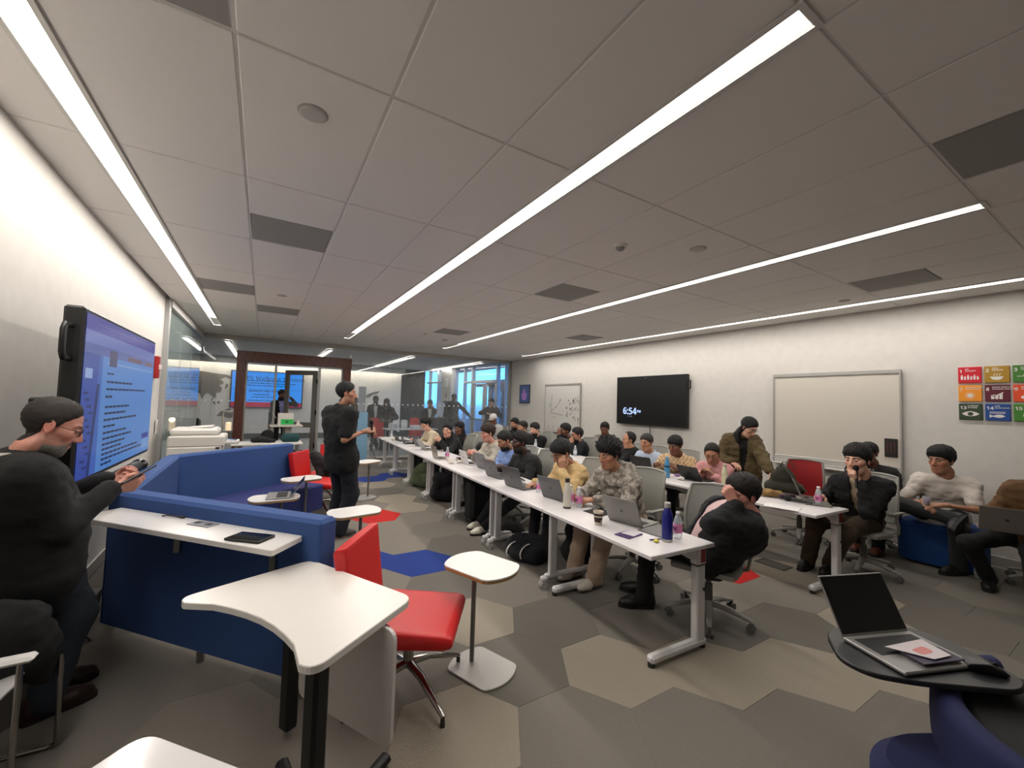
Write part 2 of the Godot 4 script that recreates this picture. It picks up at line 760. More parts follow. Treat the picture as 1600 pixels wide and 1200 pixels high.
	# glass on the left, past the end of the wall
	for k in 3:
		b = MB.new()
		b.box(Vector3(-1.28, 1.48, -8.49 - k * 1.27), Vector3(0.012, 2.86, 1.26))
		struct("window_%d" % (7 + k), b, glass_pane(Color(0.80, 0.88, 0.86, 0.22)), "dim glass pane past the end of the left wall", "window")
	# wooden portal with its sidelights and the open glass door
	var wood := wood_mat(Color(0.40, 0.185, 0.11))
	b = MB.new()
	for x in [-0.485, 1.87]:
		b.box(Vector3(x, 1.22, BACK), Vector3(0.18, 2.44, 0.30), 0.004)
	b.box(Vector3(0.695, 2.565, BACK), Vector3(2.55, 0.25, 0.30), 0.004)
	struct("trim_6", b, wood, "dark reddish wooden portal framing the glass doorway", "door frame")
	b = MB.new()
	b.box(Vector3(0.235, 1.22, BACK), Vector3(0.05, 2.44, 0.06), 0.003)
	b.box(Vector3(1.215, 1.22, BACK), Vector3(0.06, 2.44, 0.07), 0.003)
	b.box(Vector3(-0.375, 1.22, BACK), Vector3(0.04, 2.44, 0.06), 0.003)
	b.box(Vector3(1.765, 1.22, BACK), Vector3(0.03, 2.44, 0.06), 0.003)
	struct("trim_7", b, mat(Color(0.60, 0.585, 0.56), 0.4, 0.2))
	b = MB.new()
	b.box(Vector3(-0.07, 1.22, BACK), Vector3(0.57, 2.40, 0.012))
	struct("window_10", b, glass_pane())
	b = MB.new()
	b.box(Vector3(1.50, 1.22, BACK), Vector3(0.50, 2.40, 0.012))
	struct("window_11", b, glass_pane())
	# the door leaf, hinged on the right and standing open into the lobby
	var door := thing("door_1", "open glass door leaf in a grey metal frame inside the wooden portal", "door", Vector3(1.17, 0, BACK - 0.03))
	door.set_meta("kind", "structure")
	door.rotation.y = -0.72
	var dm := mat(Color(0.42, 0.405, 0.385), 0.5, 0.1)
	b = MB.new()
	for x in [-0.06, -0.86]:
		b.box(Vector3(x, 1.17, 0), Vector3(0.12, 2.32, 0.045), 0.004)
	b.box(Vector3(-0.46, 2.27, 0), Vector3(0.70, 0.12, 0.045), 0.004)
	b.box(Vector3(-0.46, 0.92, 0), Vector3(0.70, 0.13, 0.045), 0.004)
	b.box(Vector3(-0.46, 0.14, 0), Vector3(0.70, 0.26, 0.045), 0.004)
	part("frame", b, dm, door)
	for q in [[0.985, 2.21], [0.27, 0.855]]:
		b = MB.new()
		b.box(Vector3(-0.46, (q[0] + q[1]) / 2, 0), Vector3(0.68, q[1] - q[0], 0.01))
		part("pane", b, glass_pane(), door)
	for y in [0.4, 1.25, 2.05]:
		b = MB.new()
		b.cyl(Vector3(0.01, y - 0.06, 0.02), Vector3(0.01, y + 0.06, 0.02), 0.018)
		part("hinge", b, mat(Color(0.05, 0.05, 0.05), 0.4, 0.5), door)
	b = MB.new()
	b.tube([Vector3(-0.86, 0.9, 0.03), Vector3(-0.86, 0.9, 0.07), Vector3(-0.86, 1.2, 0.07), Vector3(-0.86, 1.2, 0.03)], 0.012)
	part("pull_handle", b, mat(Color(0.6, 0.6, 0.6), 0.25, 0.9), door)
	# things set in the ceiling
	var disc_mat := mat(Color(0.72, 0.71, 0.69), 0.6)
	var discs := [[0.14, -2.2, 0.062, "round flush speaker cover in the ceiling above the sofa", "speaker cover"], [0.15, -6.47, 0.055, "small round ceiling cover before the wooden doorway", "ceiling cover"], [3.19, -2.18, 0.062, "round ceiling cover beside the smoke detector", "ceiling cover"], [6.13, -2.17, 0.055, "round ceiling cover near the grille by the right wall", "ceiling cover"], [3.46, -8.71, 0.06, "round ceiling cover near the far end of the tables", "ceiling cover"]]
	for d in discs:
		var t := thing("ceiling_disc", d[3], d[4], Vector3(d[0], CEIL, d[1]))
		b = MB.new()
		b.lathe(Vector3.ZERO, [Vector2(0.0, -0.012), Vector2(d[2] * 0.8, -0.011), Vector2(d[2] * 0.95, -0.006), Vector2(d[2], 0.003)], 24)
		part("cover", b, disc_mat, t)
		b = MB.new()
		b.lathe(Vector3.ZERO, [Vector2(d[2], -0.003), Vector2(d[2] * 1.12, 0.0), Vector2(d[2] * 1.14, 0.004)], 24)
		part("rim", b, mat(Color(0.62, 0.61, 0.6), 0.6), t)
	var sd := thing("smoke_detector", "white domed smoke detector on the ceiling above the tables", "detector", Vector3(2.58, CEIL, -2.51))
	b = MB.new()
	b.lathe(Vector3.ZERO, [Vector2(0.0, -0.05), Vector2(0.025, -0.048), Vector2(0.036, -0.035), Vector2(0.04, -0.02)], 18)
	part("sensor", b, mat(Color(0.55, 0.54, 0.53), 0.5), sd)
	b = MB.new()
	b.lathe(Vector3.ZERO, [Vector2(0.04, -0.024), Vector2(0.056, -0.02), Vector2(0.06, 0.004)], 18)
	part("base", b, mat(Color(0.85, 0.84, 0.82), 0.5), sd)
	for q in [[0.15, -10.95, "small sprinkler head in the ceiling before the doorway"], [2.81, -8.16, "small dark sprinkler head beside the ceiling grille"]]:
		var t := thing("sprinkler", q[2], "sprinkler", Vector3(q[0], CEIL, q[1]))
		b = MB.new()
		b.lathe(Vector3.ZERO, [Vector2(0.0, -0.035), Vector2(0.02, -0.034), Vector2(0.02, -0.03), Vector2(0.007, -0.028), Vector2(0.007, 0.0)], 12)
		part("head", b, mat(Color(0.75, 0.74, 0.73), 0.3, 0.6), t)
		b = MB.new()
		b.lathe(Vector3.ZERO, [Vector2(0.008, -0.008), Vector2(0.035, -0.004), Vector2(0.036, 0.004)], 14)
		part("escutcheon", b, disc_mat, t)


func wood_mat(c: Color) -> StandardMaterial3D:
	var m := StandardMaterial3D.new()
	m.albedo_color = c
	m.roughness = 0.45
	var n := FastNoiseLite.new()
	n.seed = 4
	n.frequency = 0.02
	n.fractal_octaves = 4
	n.domain_warp_enabled = true
	var g := NoiseTexture2D.new()
	g.width = 256
	g.height = 256
	g.seamless = true
	g.noise = n
	var ramp := Gradient.new()
	ramp.set_color(0, Color(0.6, 0.55, 0.5))
	ramp.set_color(1, Color(1, 1, 1))
	g.color_ramp = ramp
	m.albedo_texture = g
	m.uv1_triplanar = true
	m.uv1_world_triplanar = true
	m.uv1_scale = Vector3(6.0, 0.5, 6.0)
	return m


# ---------------------------------------------------------------- the lobby behind the glass

func build_lobby() -> void:
	var b := MB.new()
	b.box(Vector3(2.0, -0.16, -15.4), Vector3(12.4, 0.30, 7.1))
	struct("floor_lobby", b, grained(Color(0.50, 0.52, 0.52), 0.35, noise_soft, 0.12, 1.2), "pale grey polished lobby floor", "floor")
	b = MB.new()
	b.box(Vector3(-3.3, -0.16, -9.7), Vector3(4.0, 0.30, 4.2))
	struct("floor_side", b, mat(Color(0.36, 0.37, 0.37), 0.5))
	b = MB.new()
	b.box(Vector3(2.0, CEIL + 0.12, -15.3), Vector3(12.4, 0.2, 7.2))
	b.box(Vector3(-3.4, CEIL + 0.12, -9.7), Vector3(4.0, 0.2, 4.2))
	struct("ceiling_lobby", b, mat(Color(0.80, 0.80, 0.79), 0.9))
	var white := grained(Color(0.80, 0.80, 0.79), 0.7, noise_soft, 0.05, 0.7)
	b = MB.new()
	b.box(Vector3(0.49, 1.5, -18.6), Vector3(9.68, 3.1, 0.2))
	var wall := struct("wall_back", b, white, "white lobby wall washed by a hidden light along its top", "wall")
	# panel joints of the wall
	for k in 8:
		b = MB.new()
		b.box(Vector3(-3.37 + k * 1.16, 1.4, -18.495), Vector3(1.154, 2.78, 0.014), 0.003)
		part("wall_panel", b, white, wall)
	b = MB.new()
	b.box(Vector3(0.5, 0.10, -18.48), Vector3(9.7, 0.2, 0.03), 0.004)
	struct("baseboard_back", b, mat(Color(0.25, 0.25, 0.25), 0.6))
	# the cove: a lowered edge with a hidden lamp above the wall
	b = MB.new()
	b.box(Vector3(0.5, 2.93, -18.02), Vector3(9.7, 0.26, 0.04), 0.004)
	b.box(Vector3(0.5, 3.05, -18.25), Vector3(9.7, 0.04, 0.5))
	struct("trim_cove", b, mat(Color(0.80, 0.80, 0.79), 0.9))
	var cl := thing("cove_light", "long hidden lamp washing the top of the white lobby wall", "light", Vector3(0.5, 2.97, -18.2))
	b = MB.new()
	b.box(Vector3(0, 0.02, 0), Vector3(9.6, 0.02, 0.05), 0.004)
	part("diffuser", b, glow(Color(1.0, 0.96, 0.88), 3.0), cl)
	b = MB.new()
	b.box(Vector3(0, 0.045, 0), Vector3(9.6, 0.03, 0.08), 0.004)
	part("housing", b, mat(Color(0.7, 0.7, 0.7), 0.5), cl)
	var a := AreaLight3D.new()
	a.name = "cove_lamp"
	a.area_size = Vector2(9.6, 0.05)
	a.position = Vector3(0.5, 2.975, -18.2)
	a.rotation = Vector3(-PI / 2 + 0.25, 0, 0)
	a.light_color = Color(1.0, 0.95, 0.86)
	a.light_energy = 6.5
	a.area_normalize_energy = true
	a.area_range = 20.0
	a.shadow_enabled = true
	add_child(a)
	# brick pier, courses laid one by one
	b = MB.new()
	b.box(Vector3(5.9, 1.5, -18.62), Vector3(1.12, 3.1, 0.2))
	var brick_wall := struct("wall_brick", b, mat(Color(0.20, 0.205, 0.22), 0.9), "dark grey brick pier between the white wall and the windows", "wall")
	b = MB.new()
	for r in 37:
		for k in 6:
			var x0 := 5.345 + (k - 0.5 * (r % 2)) * 0.222
			var x1 := minf(x0 + 0.212, 6.44)
			x0 = maxf(x0, 5.345)
			if x1 - x0 < 0.03:
				continue
			b.box(Vector3((x0 + x1) / 2, 0.045 + r * 0.08, -18.51 + 0.004 * ((r * 7 + k * 5) % 3)), Vector3(x1 - x0, 0.07, 0.03))
	var bricks := part("brick_courses", b, grained(Color(0.235, 0.235, 0.255), 0.85, noise_soft, 0.6, 3.0), brick_wall)
	bricks.set_meta("kind", "stuff")
	b = MB.new()
	b.box(Vector3(-4.3, 1.5, -15.2), Vector3(0.2, 3.1, 7.0))
	struct("wall_west", b, mat(Color(0.55, 0.55, 0.55), 0.8))
	b = MB.new()
	b.box(Vector3(-3.9, 1.5, -9.7), Vector3(0.2, 3.1, 4.4))
	b.box(Vector3(-2.7, 1.5, -7.7), Vector3(2.5, 3.1, 0.2))
	struct("wall_side", b, mat(Color(0.42, 0.43, 0.43), 0.8))
	# wall graphic of a world map
	var map := thing("map_graphic", "grey world map graphic on the white lobby wall left of the doorway", "wall graphic", Vector3(0, 0, -18.482))
	var shapes := {
		"asia": [Vector2(-2.9, 2.40), Vector2(-2.0, 2.48), Vector2(-1.72, 2.44), Vector2(-1.57, 2.42), Vector2(-1.23, 2.39), Vector2(-1.07, 2.34), Vector2(-1.05, 2.23), Vector2(-1.14, 2.24), Vector2(-1.23, 2.3), Vector2(-1.34, 2.23), Vector2(-1.39, 2.21), Vector2(-1.28, 2.11), Vector2(-1.31, 2.02), Vector2(-1.41, 1.99), Vector2(-1.32, 1.88), Vector2(-1.35, 1.73), Vector2(-1.5, 1.69), Vector2(-1.48, 1.58), Vector2(-1.53, 1.5), Vector2(-1.59, 1.58), Vector2(-1.63, 1.62), Vector2(-1.75, 1.7), Vector2(-1.84, 1.61), Vector2(-1.88, 1.47), Vector2(-1.92, 1.51), Vector2(-1.97, 1.67), Vector2(-2.17, 1.76), Vector2(-2.8, 1.8)],
		"islands": [Vector2(-1.21, 2.03), Vector2(-1.16, 2.05), Vector2(-1.14, 1.97), Vector2(-1.21, 1.85), Vector2(-1.24, 1.87)],
		"sumatra": [Vector2(-1.59, 1.52), Vector2(-1.48, 1.29), Vector2(-1.51, 1.26), Vector2(-1.61, 1.43)],
		"borneo": [Vector2(-1.42, 1.4), Vector2(-1.35, 1.38), Vector2(-1.38, 1.29), Vector2(-1.45, 1.34)],
		"australia": [Vector2(-1.44, 0.85), Vector2(-1.33, 1.02), Vector2(-1.18, 1.09), Vector2(-1.06, 1.14), Vector2(-0.94, 1.0), Vector2(-0.94, 0.81), Vector2(-1.05, 0.76), Vector2(-1.24, 0.85)],
		"southern_tip": [Vector2(3.75, 1.7), Vector2(3.88, 1.85), Vector2(4.09, 1.94), Vector2(4.39, 2.01), Vector2(4.29, 1.89), Vector2(4.07, 1.83), Vector2(3.94, 1.71)],
	}
	for k in shapes:
		b = MB.new()
		b.xf = Transform3D(Basis(Vector3.RIGHT, PI / 2), Vector3.ZERO)
		var pts := []
		for p in shapes[k]:
			pts.append(Vector2(p.x, -p.y))
		b.prism(pts, -0.004, 0.006)
		part("landmass", b, mat(Color(0.40, 0.385, 0.37), 0.8), map)
	# video wall of four panels
	var vw := thing("video_wall", "blue video wall of four panels on the lobby wall seen through the doorway", "screen", Vector3(0.14, 1.88, -18.46))
	b = MB.new()
	b.box(Vector3(0, 0, 0.02), Vector3(2.42, 1.40, 0.08), 0.004)
	part("housing", b, mat(Color(0.02, 0.03, 0.06), 0.4), vw)
	for sx in [-1.0, 1.0]:
		for sy in [-1.0, 1.0]:
			b = MB.new()
			b.box(Vector3(sx * 0.585, sy * 0.335, 0.064), Vector3(1.164, 0.664, 0.006))
			part("panel", b, glow(Color(0.10, 0.52, 0.90), 1.05, Color(0.02, 0.03, 0.04)), vw)
	b = MB.new()
	b.box(Vector3(0, -0.575, 0.070), Vector3(2.33, 0.18, 0.005))
	part("footer_band", b, glow(Color(0.62, 0.012, 0.20), 0.8, Color(0.02, 0.02, 0.02)), vw)
	var ink := mat(Color(0.03, 0.10, 0.22), 0.8)
	lettering("heading", "APS Wellness Services", 0.20, ink, vw, Vector3(-0.86, 0.42, 0.069), Vector3.ZERO, true)
	lettering("line", "MONDAYS AND THURSDAYS", 0.095, ink, vw, Vector3(-0.62, -0.06, 0.069), Vector3.ZERO, false, 700)
	b = MB.new()
	for q in [[0.0, 0.33, 1.35], [-0.02, 0.24, 1.7], [0.0, 0.15, 1.55], [-0.2, -0.19, 0.5], [-0.2, -0.29, 0.62], [-0.1, -0.42, 1.1]]:
		var x: float = q[0] - q[2] / 2
		var k := 0
		while x < q[0] + q[2] / 2:
			var w := 0.06 + 0.03 * ((k * 7) % 4)
			b.box(Vector3(x + w / 2, q[1], 0.0685), Vector3(w, 0.028, 0.003))
			x += w + 0.025
			k += 1
	var tl := part("text_lines", b, ink, vw)
	tl.set_meta("kind", "stuff")
	b = MB.new()
	b.xf = Transform3D(Basis(Vector3.RIGHT, PI / 2), Vector3.ZERO)
	b.prism([Vector2(0.9, 0.545), Vector2(0.98, 0.575), Vector2(0.9, 0.605)], 0.073, 0.076)
	part("play_mark", b, mat(Color(0.95, 0.9, 0.95), 0.6), vw)
	# ceiling-height facade: piers, mullions, panes, doors; it runs back at a slight angle
	var fx := Transform3D(Basis(Vector3.UP, atan2(0.70, 6.75)), Vector3(7.12, 0, -11.75))
	fx.basis = Basis(Vector3(-0.1032, 0, -0.9947), Vector3.UP, Vector3(0.9947, 0, -0.1032)).orthonormalized()  # x runs away from the room, z outwards
	var frame_m := mat(Color(0.66, 0.67, 0.68), 0.4, 0.2)
	var pier_m := mat(Color(0.72, 0.715, 0.70), 0.8)
	b = MB.new()
	b.xf = fx
	b.box(Vector3(4.24, 1.55, -0.05), Vector3(0.85, 3.1, 0.35), 0.005)
	b.box(Vector3(0.0, 1.55, -0.02), Vector3(0.3, 3.1, 0.12), 0.005)
	struct("wall_facade", b, pier_m, "pale pier between the tall lobby windows", "wall")
	b = MB.new()
	b.xf = fx
	for q in [[0.80, 0.08], [2.45, 0.10], [3.05, 0.06], [4.72, 0.06], [5.27, 0.12], [6.15, 0.05], [7.0, 0.10], [0.30, 0.05], [3.78, 0.05]]:
		b.box(Vector3(q[0], 1.55, 0), Vector3(q[1], 3.1, 0.14), 0.004)
	b.box(Vector3(1.62, 2.40, 0), Vector3(1.7, 0.11, 0.14), 0.004)
	b.box(Vector3(2.76, 2.40, 0.0), Vector3(0.6, 0.08, 0.12), 0.004)
	b.box(Vector3(5.6, 2.46, 0.0), Vector3(1.6, 0.07, 0.12), 0.004)
	b.box(Vector3(3.5, 0.06, 0), Vector3(7.0, 0.12, 0.14), 0.004)
	b.box(Vector3(3.5, 3.06, 0), Vector3(7.0, 0.10, 0.14), 0.004)
	struct("trim_mullions", b, frame_m, "pale metal mullions and transoms of the lobby windows", "window frame")
	var k2 := 12
	for q in [[0.32, 0.76, 0.12, 3.0], [0.85, 2.39, 2.46, 3.0], [2.51, 3.0, 0.12, 3.0], [3.10, 3.74, 0.12, 3.0], [4.75, 5.21, 0.12, 3.0], [5.33, 6.12, 0.12, 3.0], [6.19, 6.94, 0.12, 3.0]]:
		b = MB.new()
		b.xf = fx
		b.box(Vector3((q[0] + q[1]) / 2, (q[2] + q[3]) / 2, 0), Vector3(q[1] - q[0], q[3] - q[2], 0.012))
		struct("window_%d" % k2, b, glass_pane(), "tall blue lobby window pane facing the dusk", "window")
		k2 += 1
	for s in 2:
		var d := thing("door_%d" % (2 + s), ["glass exit door leaf nearer the room under the transom", "glass exit door leaf farther from the room under the transom"][s], "door", fx.origin + fx.basis.x * (0.85 + 0.78 * s))
		d.set_meta("kind", "structure")
		d.basis = fx.basis
		b = MB.new()
		for x in [0.06, 0.70]:
			b.box(Vector3(x, 1.18, 0), Vector3(0.11, 2.30, 0.05), 0.004)
		b.box(Vector3(0.38, 2.27, 0), Vector3(0.56, 0.11, 0.05), 0.004)
		b.box(Vector3(0.38, 0.16, 0), Vector3(0.56, 0.24, 0.05), 0.004)
		part("frame", b, frame_m, d)
		b = MB.new()
		b.box(Vector3(0.38, 1.24, 0), Vector3(0.54, 1.96, 0.01))
		part("pane", b, glass_pane(), d)
		b = MB.new()
		b.box(Vector3(0.38, 1.0, -0.05), Vector3(0.60, 0.05, 0.035), 0.008)
		part("push_bar", b, mat(Color(0.5, 0.5, 0.5), 0.3, 0.7), d)
		b = MB.new()
		b.box(Vector3(0.30, 2.26, -0.05), Vector3(0.30, 0.07, 0.05), 0.008)
		part("closer", b, mat(Color(0.35, 0.35, 0.36), 0.4, 0.5), d)
	var sign := thing("wall_sign", "small white notice on the pale pier between the windows", "sign", fx * Vector3(4.2, 2.42, -0.235))
	sign.basis = fx.basis * Basis(Vector3.UP, PI)
	b = MB.new()
	b.box(Vector3.ZERO, Vector3(0.26, 0.34, 0.015), 0.003)
	part("plate", b, mat(Color(0.86, 0.87, 0.86), 0.6), sign)
	b = MB.new()
	b.box(Vector3(0, 0.0, 0.008), Vector3(0.20, 0.26, 0.004))
	part("sheet", b, mat(Color(0.74, 0.80, 0.80), 0.6), sign)
	var num := thing("floor_number", "dark figure 2 on the pale pier under the notice", "sign", fx * Vector3(4.18, 1.88, -0.23))
	num.basis = fx.basis * Basis(Vector3.UP, PI)
	lettering("numeral", "2", 0.22, mat(Color(0.12, 0.12, 0.13), 0.6), num, Vector3.ZERO, Vector3.ZERO, false, 700, HORIZONTAL_ALIGNMENT_CENTER)
	# outside: pavement and the building over the way
	b = MB.new()
	b.box(Vector3(17.5, -0.2, -18.0), Vector3(19.5, 0.3, 40.0))
	struct("ground", b, mat(Color(0.22, 0.25, 0.28), 0.9))
	var far := thing("building", "dark brick building across the street behind the lobby windows", "building", Vector3(19.0, 0, -20.0))
	b = MB.new()
	b.box(Vector3(0, 1.7, 0), Vector3(3.0, 3.4, 26.0))
	part("wall", b, grained(Color(0.21, 0.23, 0.25), 0.9, noise_soft, 0.4, 0.8), far)
	b = MB.new()
	b.box(Vector3(0, 3.5, 0), Vector3(3.3, 0.3, 26.4), 0.02)
	part("parapet", b, mat(Color(0.25, 0.27, 0.3), 0.8), far)
	for i in 8:
		for j in 1:
			b = MB.new()
			b.box(Vector3(-1.52, 1.8 + j * 2.7, -11.2 + i * 3.2), Vector3(0.06, 1.7, 1.5), 0.01)
			part("window", b, mat(Color(0.12, 0.22, 0.30), 0.1), far)


# ---------------------------------------------------------------- things on the walls

func screen_page() -> ImageTexture:
	var im := Image.create(640, 360, false, Image.FORMAT_RGB8)
	im.fill(Color(0.20, 0.30, 0.66))
	for y in 360:
		for x in 640:
			var c := Color(0.23, 0.33, 0.68)
			if y < 34:
				c = Color(0.27, 0.28, 0.66)
			elif y < 62:
				c = Color(0.42, 0.49, 0.78)
			elif y < 84:
				c = Color(0.36, 0.42, 0.70)
			elif x > 120:
				c = Color(0.36, 0.57, 0.86)
			elif x > 62 + (360 - y) * 0.14:
				c = Color(0.16, 0.22, 0.45) if x < 80 + (360 - y) * 0.14 and y > 150 else Color(0.28, 0.42, 0.76)
			im.set_pixel(x, y, c)
	im.fill_rect(Rect2i(64, 12, 480, 5), Color(0.36, 0.36, 0.68))
	im.fill_rect(Rect2i(150, 96, 470, 5), Color(0.52, 0.66, 0.88))
	im.fill_rect(Rect2i(14, 118, 44, 22), Color(0.62, 0.72, 0.92))
	im.fill_rect(Rect2i(170, 66, 60, 40), Color(0.27, 0.27, 0.45))
	im.fill_rect(Rect2i(330, 70, 150, 12), Color(0.42, 0.33, 0.40))
	im.fill_rect(Rect2i(520, 70, 90, 12), Color(0.42, 0.33, 0.40))
	var ink := Color(0.07, 0.11, 0.24)
	var lines := [[160, 122, 50, 4], [160, 142, 230, 5], [160, 160, 380, 5], [158, 178, 50, 6], [160, 204, 210, 5], [160, 220, 180, 5], [158, 236, 300, 5], [158, 252, 90, 5], [158, 268, 200, 5], [158, 282, 250, 5], [158, 296, 190, 5], [158, 308, 160, 5], [158, 320, 330, 5], [158, 332, 420, 5], [158, 344, 80, 5]]
	for l in lines:
		im.fill_rect(Rect2i(l[0], l[1], l[2], l[3]), ink)
		for k in range(l[0] + 22, l[0] + l[2], 34):
			im.fill_rect(Rect2i(k, l[1], 5, l[3]), Color(0.30, 0.48, 0.76))
	im.fill_rect(Rect2i(540, 300, 84, 16), Color(0.20, 0.24, 0.62))
	im.fill_rect(Rect2i(540, 318, 84, 30), Color(0.46, 0.64, 0.88))
	for k in 12:
		im.fill_rect(Rect2i(12 + (k * 13) % 40, 170 + k * 15, 26, 5), Color(0.15, 0.20, 0.42))
	return ImageTexture.create_from_image(im)


func build_wall_things() -> void:
	# big screen on its cart by the left wall
	var tv := thing("presentation_screen", "large presentation screen showing a text page, on its cart by the left wall", "screen", Vector3(-0.85, 0, -3.95))
	tv.rotation.y = PI / 2
	var black := mat(Color(0.025, 0.025, 0.028), 0.45)
	var b := MB.new()
	b.box(Vector3(0, 1.60, -0.045), Vector3(1.70, 0.985, 0.085), 0.012)
	part("housing", b, black, tv)
	var scr := StandardMaterial3D.new()
	scr.albedo_color = Color(0.02, 0.02, 0.03)
	scr.roughness = 0.25
	scr.emission_enabled = true
	scr.emission = Color.WHITE
	scr.emission_operator = BaseMaterial3D.EMISSION_OP_MULTIPLY
	scr.emission_texture = screen_page()
	scr.emission_energy_multiplier = 0.62
	b = MB.new()
	b.poly([Vector3(-0.825, 1.135, 0.0005), Vector3(0.825, 1.135, 0.0005), Vector3(0.825, 2.065, 0.0005), Vector3(-0.825, 2.065, 0.0005)])
	part("display", b, scr, tv)
	b = MB.new()
	b.tube([Vector3(-0.86, 1.98, -0.05), Vector3(-0.93, 1.98, -0.05), Vector3(-0.95, 1.95, -0.05), Vector3(-0.95, 1.83, -0.05), Vector3(-0.93, 1.80, -0.05), Vector3(-0.86, 1.80, -0.05)], 0.014)
	part("grab_handle", b, black, tv)
	b = MB.new()
	b.box(Vector3(-0.80, 1.33, -0.14), Vector3(0.09, 0.52, 0.10), 0.01)
	part("side_module", b, black, tv)
	b = MB.new()
	b.cyl(Vector3(-0.38, 1.045, 0.02), Vector3(0.36, 1.045, 0.02), 0.045, -1.0, 16)
	part("sound_bar", b, mat(Color(0.03, 0.03, 0.033), 0.6), tv)
	b = MB.new()
	b.ball(Vector3(0.40, 1.05, 0.03), Vector3(0.055, 0.05, 0.055))
	part("camera_eye", b, mat(Color(0.015, 0.015, 0.016), 0.25), tv)
	b = MB.new()
	b.box(Vector3(0, 0.62, -0.17), Vector3(0.10, 1.16, 0.06), 0.01)
	b.box(Vector3(0, 1.55, -0.13), Vector3(0.5, 0.4, 0.08), 0.01)
	part("column", b, black, tv)
	b = MB.new()
	b.box(Vector3(0, 0.09, -0.17), Vector3(0.9, 0.05, 0.08), 0.01)
	part("base", b, black, tv)
	for x in [-0.42, 0.42]:
		b = MB.new()
		b.cyl(Vector3(x, 0.034, -0.19), Vector3(x, 0.034, -0.15), 0.034)
		part("caster", b, black, tv)
	# small red alarm and switch plate at the end of the left wall
	var al := thing("fire_alarm", "small red fire alarm at the end of the left wall beside the screen", "alarm", Vector3(-1.276, 1.98, -7.25))
	al.rotation.y = PI / 2
	b = MB.new()
	b.box(Vector3(0, 0, 0.02), Vector3(0.11, 0.30, 0.05), 0.008)
	part("body", b, mat(Color(0.62, 0.03, 0.03), 0.4), al)
	b = MB.new()
	b.box(Vector3(0, 0.0, 0.055), Vector3(0.08, 0.07, 0.04), 0.01)
	part("lens", b, mat(Color(0.85, 0.80, 0.78), 0.2), al)
	var sw := thing("switch_plate", "white switch plate low on the end of the left wall", "switch", Vector3(-1.283, 1.15, -7.6))
	sw.rotation.y = PI / 2
	b = MB.new()
	b.box(Vector3(0, 0, 0.006), Vector3(0.12, 0.2, 0.012), 0.003)
	part("plate", b, mat(Color(0.80, 0.79, 0.77), 0.5), sw)
	b = MB.new()
	b.box(Vector3(0, 0, 0.015), Vector3(0.03, 0.06, 0.01), 0.002)
	part("toggle", b, mat(Color(0.7, 0.69, 0.67), 0.5), sw)
	# black wall screen with the clock
	var t2 := thing("wall_screen", "black wall screen showing 6:54 PM above the seated people", "screen", Vector3(RIGHT - 0.09, 1.775, -5.83))
	t2.rotation.y = -PI / 2
	b = MB.new()
	b.box(Vector3(0, 0, -0.02), Vector3(1.80, 1.04, 0.09), 0.008)
	part("bezel", b, mat(Color(0.035, 0.035, 0.037), 0.4), t2)
	b = MB.new()
	b.box(Vector3(0, 0.015, 0.026), Vector3(1.74, 0.955, 0.004))
	part("panel", b, mat(Color(0.012, 0.012, 0.013), 0.35), t2)
	var lit := glow(Color(0.70, 0.80, 1.0), 1.3, Color(0.1, 0.1, 0.1))
	lettering("clock_digits", "6:54", 0.20, lit, t2, Vector3(-0.70, -0.235, 0.030), Vector3.ZERO, false, 700)
	lettering("clock_suffix", "PM", 0.075, lit, t2, Vector3(-0.305, -0.235, 0.030), Vector3.ZERO, false, 700)
	lettering("status_line", "Ready", 0.05, glow(Color(0.5, 0.55, 0.65), 0.5, Color(0.1, 0.1, 0.1)), t2, Vector3(-0.56, -0.345, 0.030), Vector3.ZERO)
	b = MB.new()
	b.lathe_hard(Vector3.ZERO, [Vector2(0, 0.004), Vector2(0.012, 0.004), Vector2(0.012, 0.0)], 12)
	var lens := part("camera_lens", b, mat(Color(0.5, 0.5, 0.52), 0.2), t2)
	lens.position = Vector3(-0.08, 0.475, 0.028)
	lens.rotation.x = PI / 2
	b = MB.new()
	b.tube([Vector3(0.90, 0.40, -0.03), Vector3(0.945, 0.40, -0.03), Vector3(0.945, 0.24, -0.03), Vector3(0.90, 0.24, -0.03)], 0.012)
	part("grab_handle", b, mat(Color(0.03, 0.03, 0.03), 0.4), t2)
	b = MB.new()
	b.cyl(Vector3(-0.02, -0.53, -0.055), Vector3(-0.02, -1.6, -0.055), 0.010)
	part("cable", b, mat(Color(0.35, 0.35, 0.35), 0.6), t2)
	b = MB.new()
	b.box(Vector3(0, 0, -0.075), Vector3(0.6, 0.5, 0.03))
	part("wall_mount", b, mat(Color(0.05, 0.05, 0.05), 0.5), t2)
	# whiteboards
	whiteboard(Vector3(RIGHT - 0.03, 1.53, -2.645), 1.54, 1.36, "large clean whiteboard in a metal frame on the right wall", 0)
	whiteboard(Vector3(RIGHT - 0.03, 1.555, -8.84), 1.54, 1.31, "smaller-looking whiteboard with marker scribbles near the far end of the wall", 1)
	# framed poster
	var ps := thing("poster", "small blue framed poster with a pink figure near the far corner", "poster", Vector3(RIGHT - 0.018, 1.94, -10.73))
	ps.rotation.y = -PI / 2
	b = MB.new()
	b.box(Vector3(0, 0, 0), Vector3(0.58, 0.58, 0.03), 0.004)
	part("frame", b, mat(Color(0.10, 0.13, 0.20), 0.5), ps)
	b = MB.new()
	b.box(Vector3(0, 0, 0.016), Vector3(0.53, 0.53, 0.004))
	part("print", b, mat(Color(0.20, 0.33, 0.56), 0.4), ps)
	b = MB.new()
	b.xf = Transform3D(Basis(Vector3.RIGHT, PI / 2), Vector3(0, 0, 0.019))
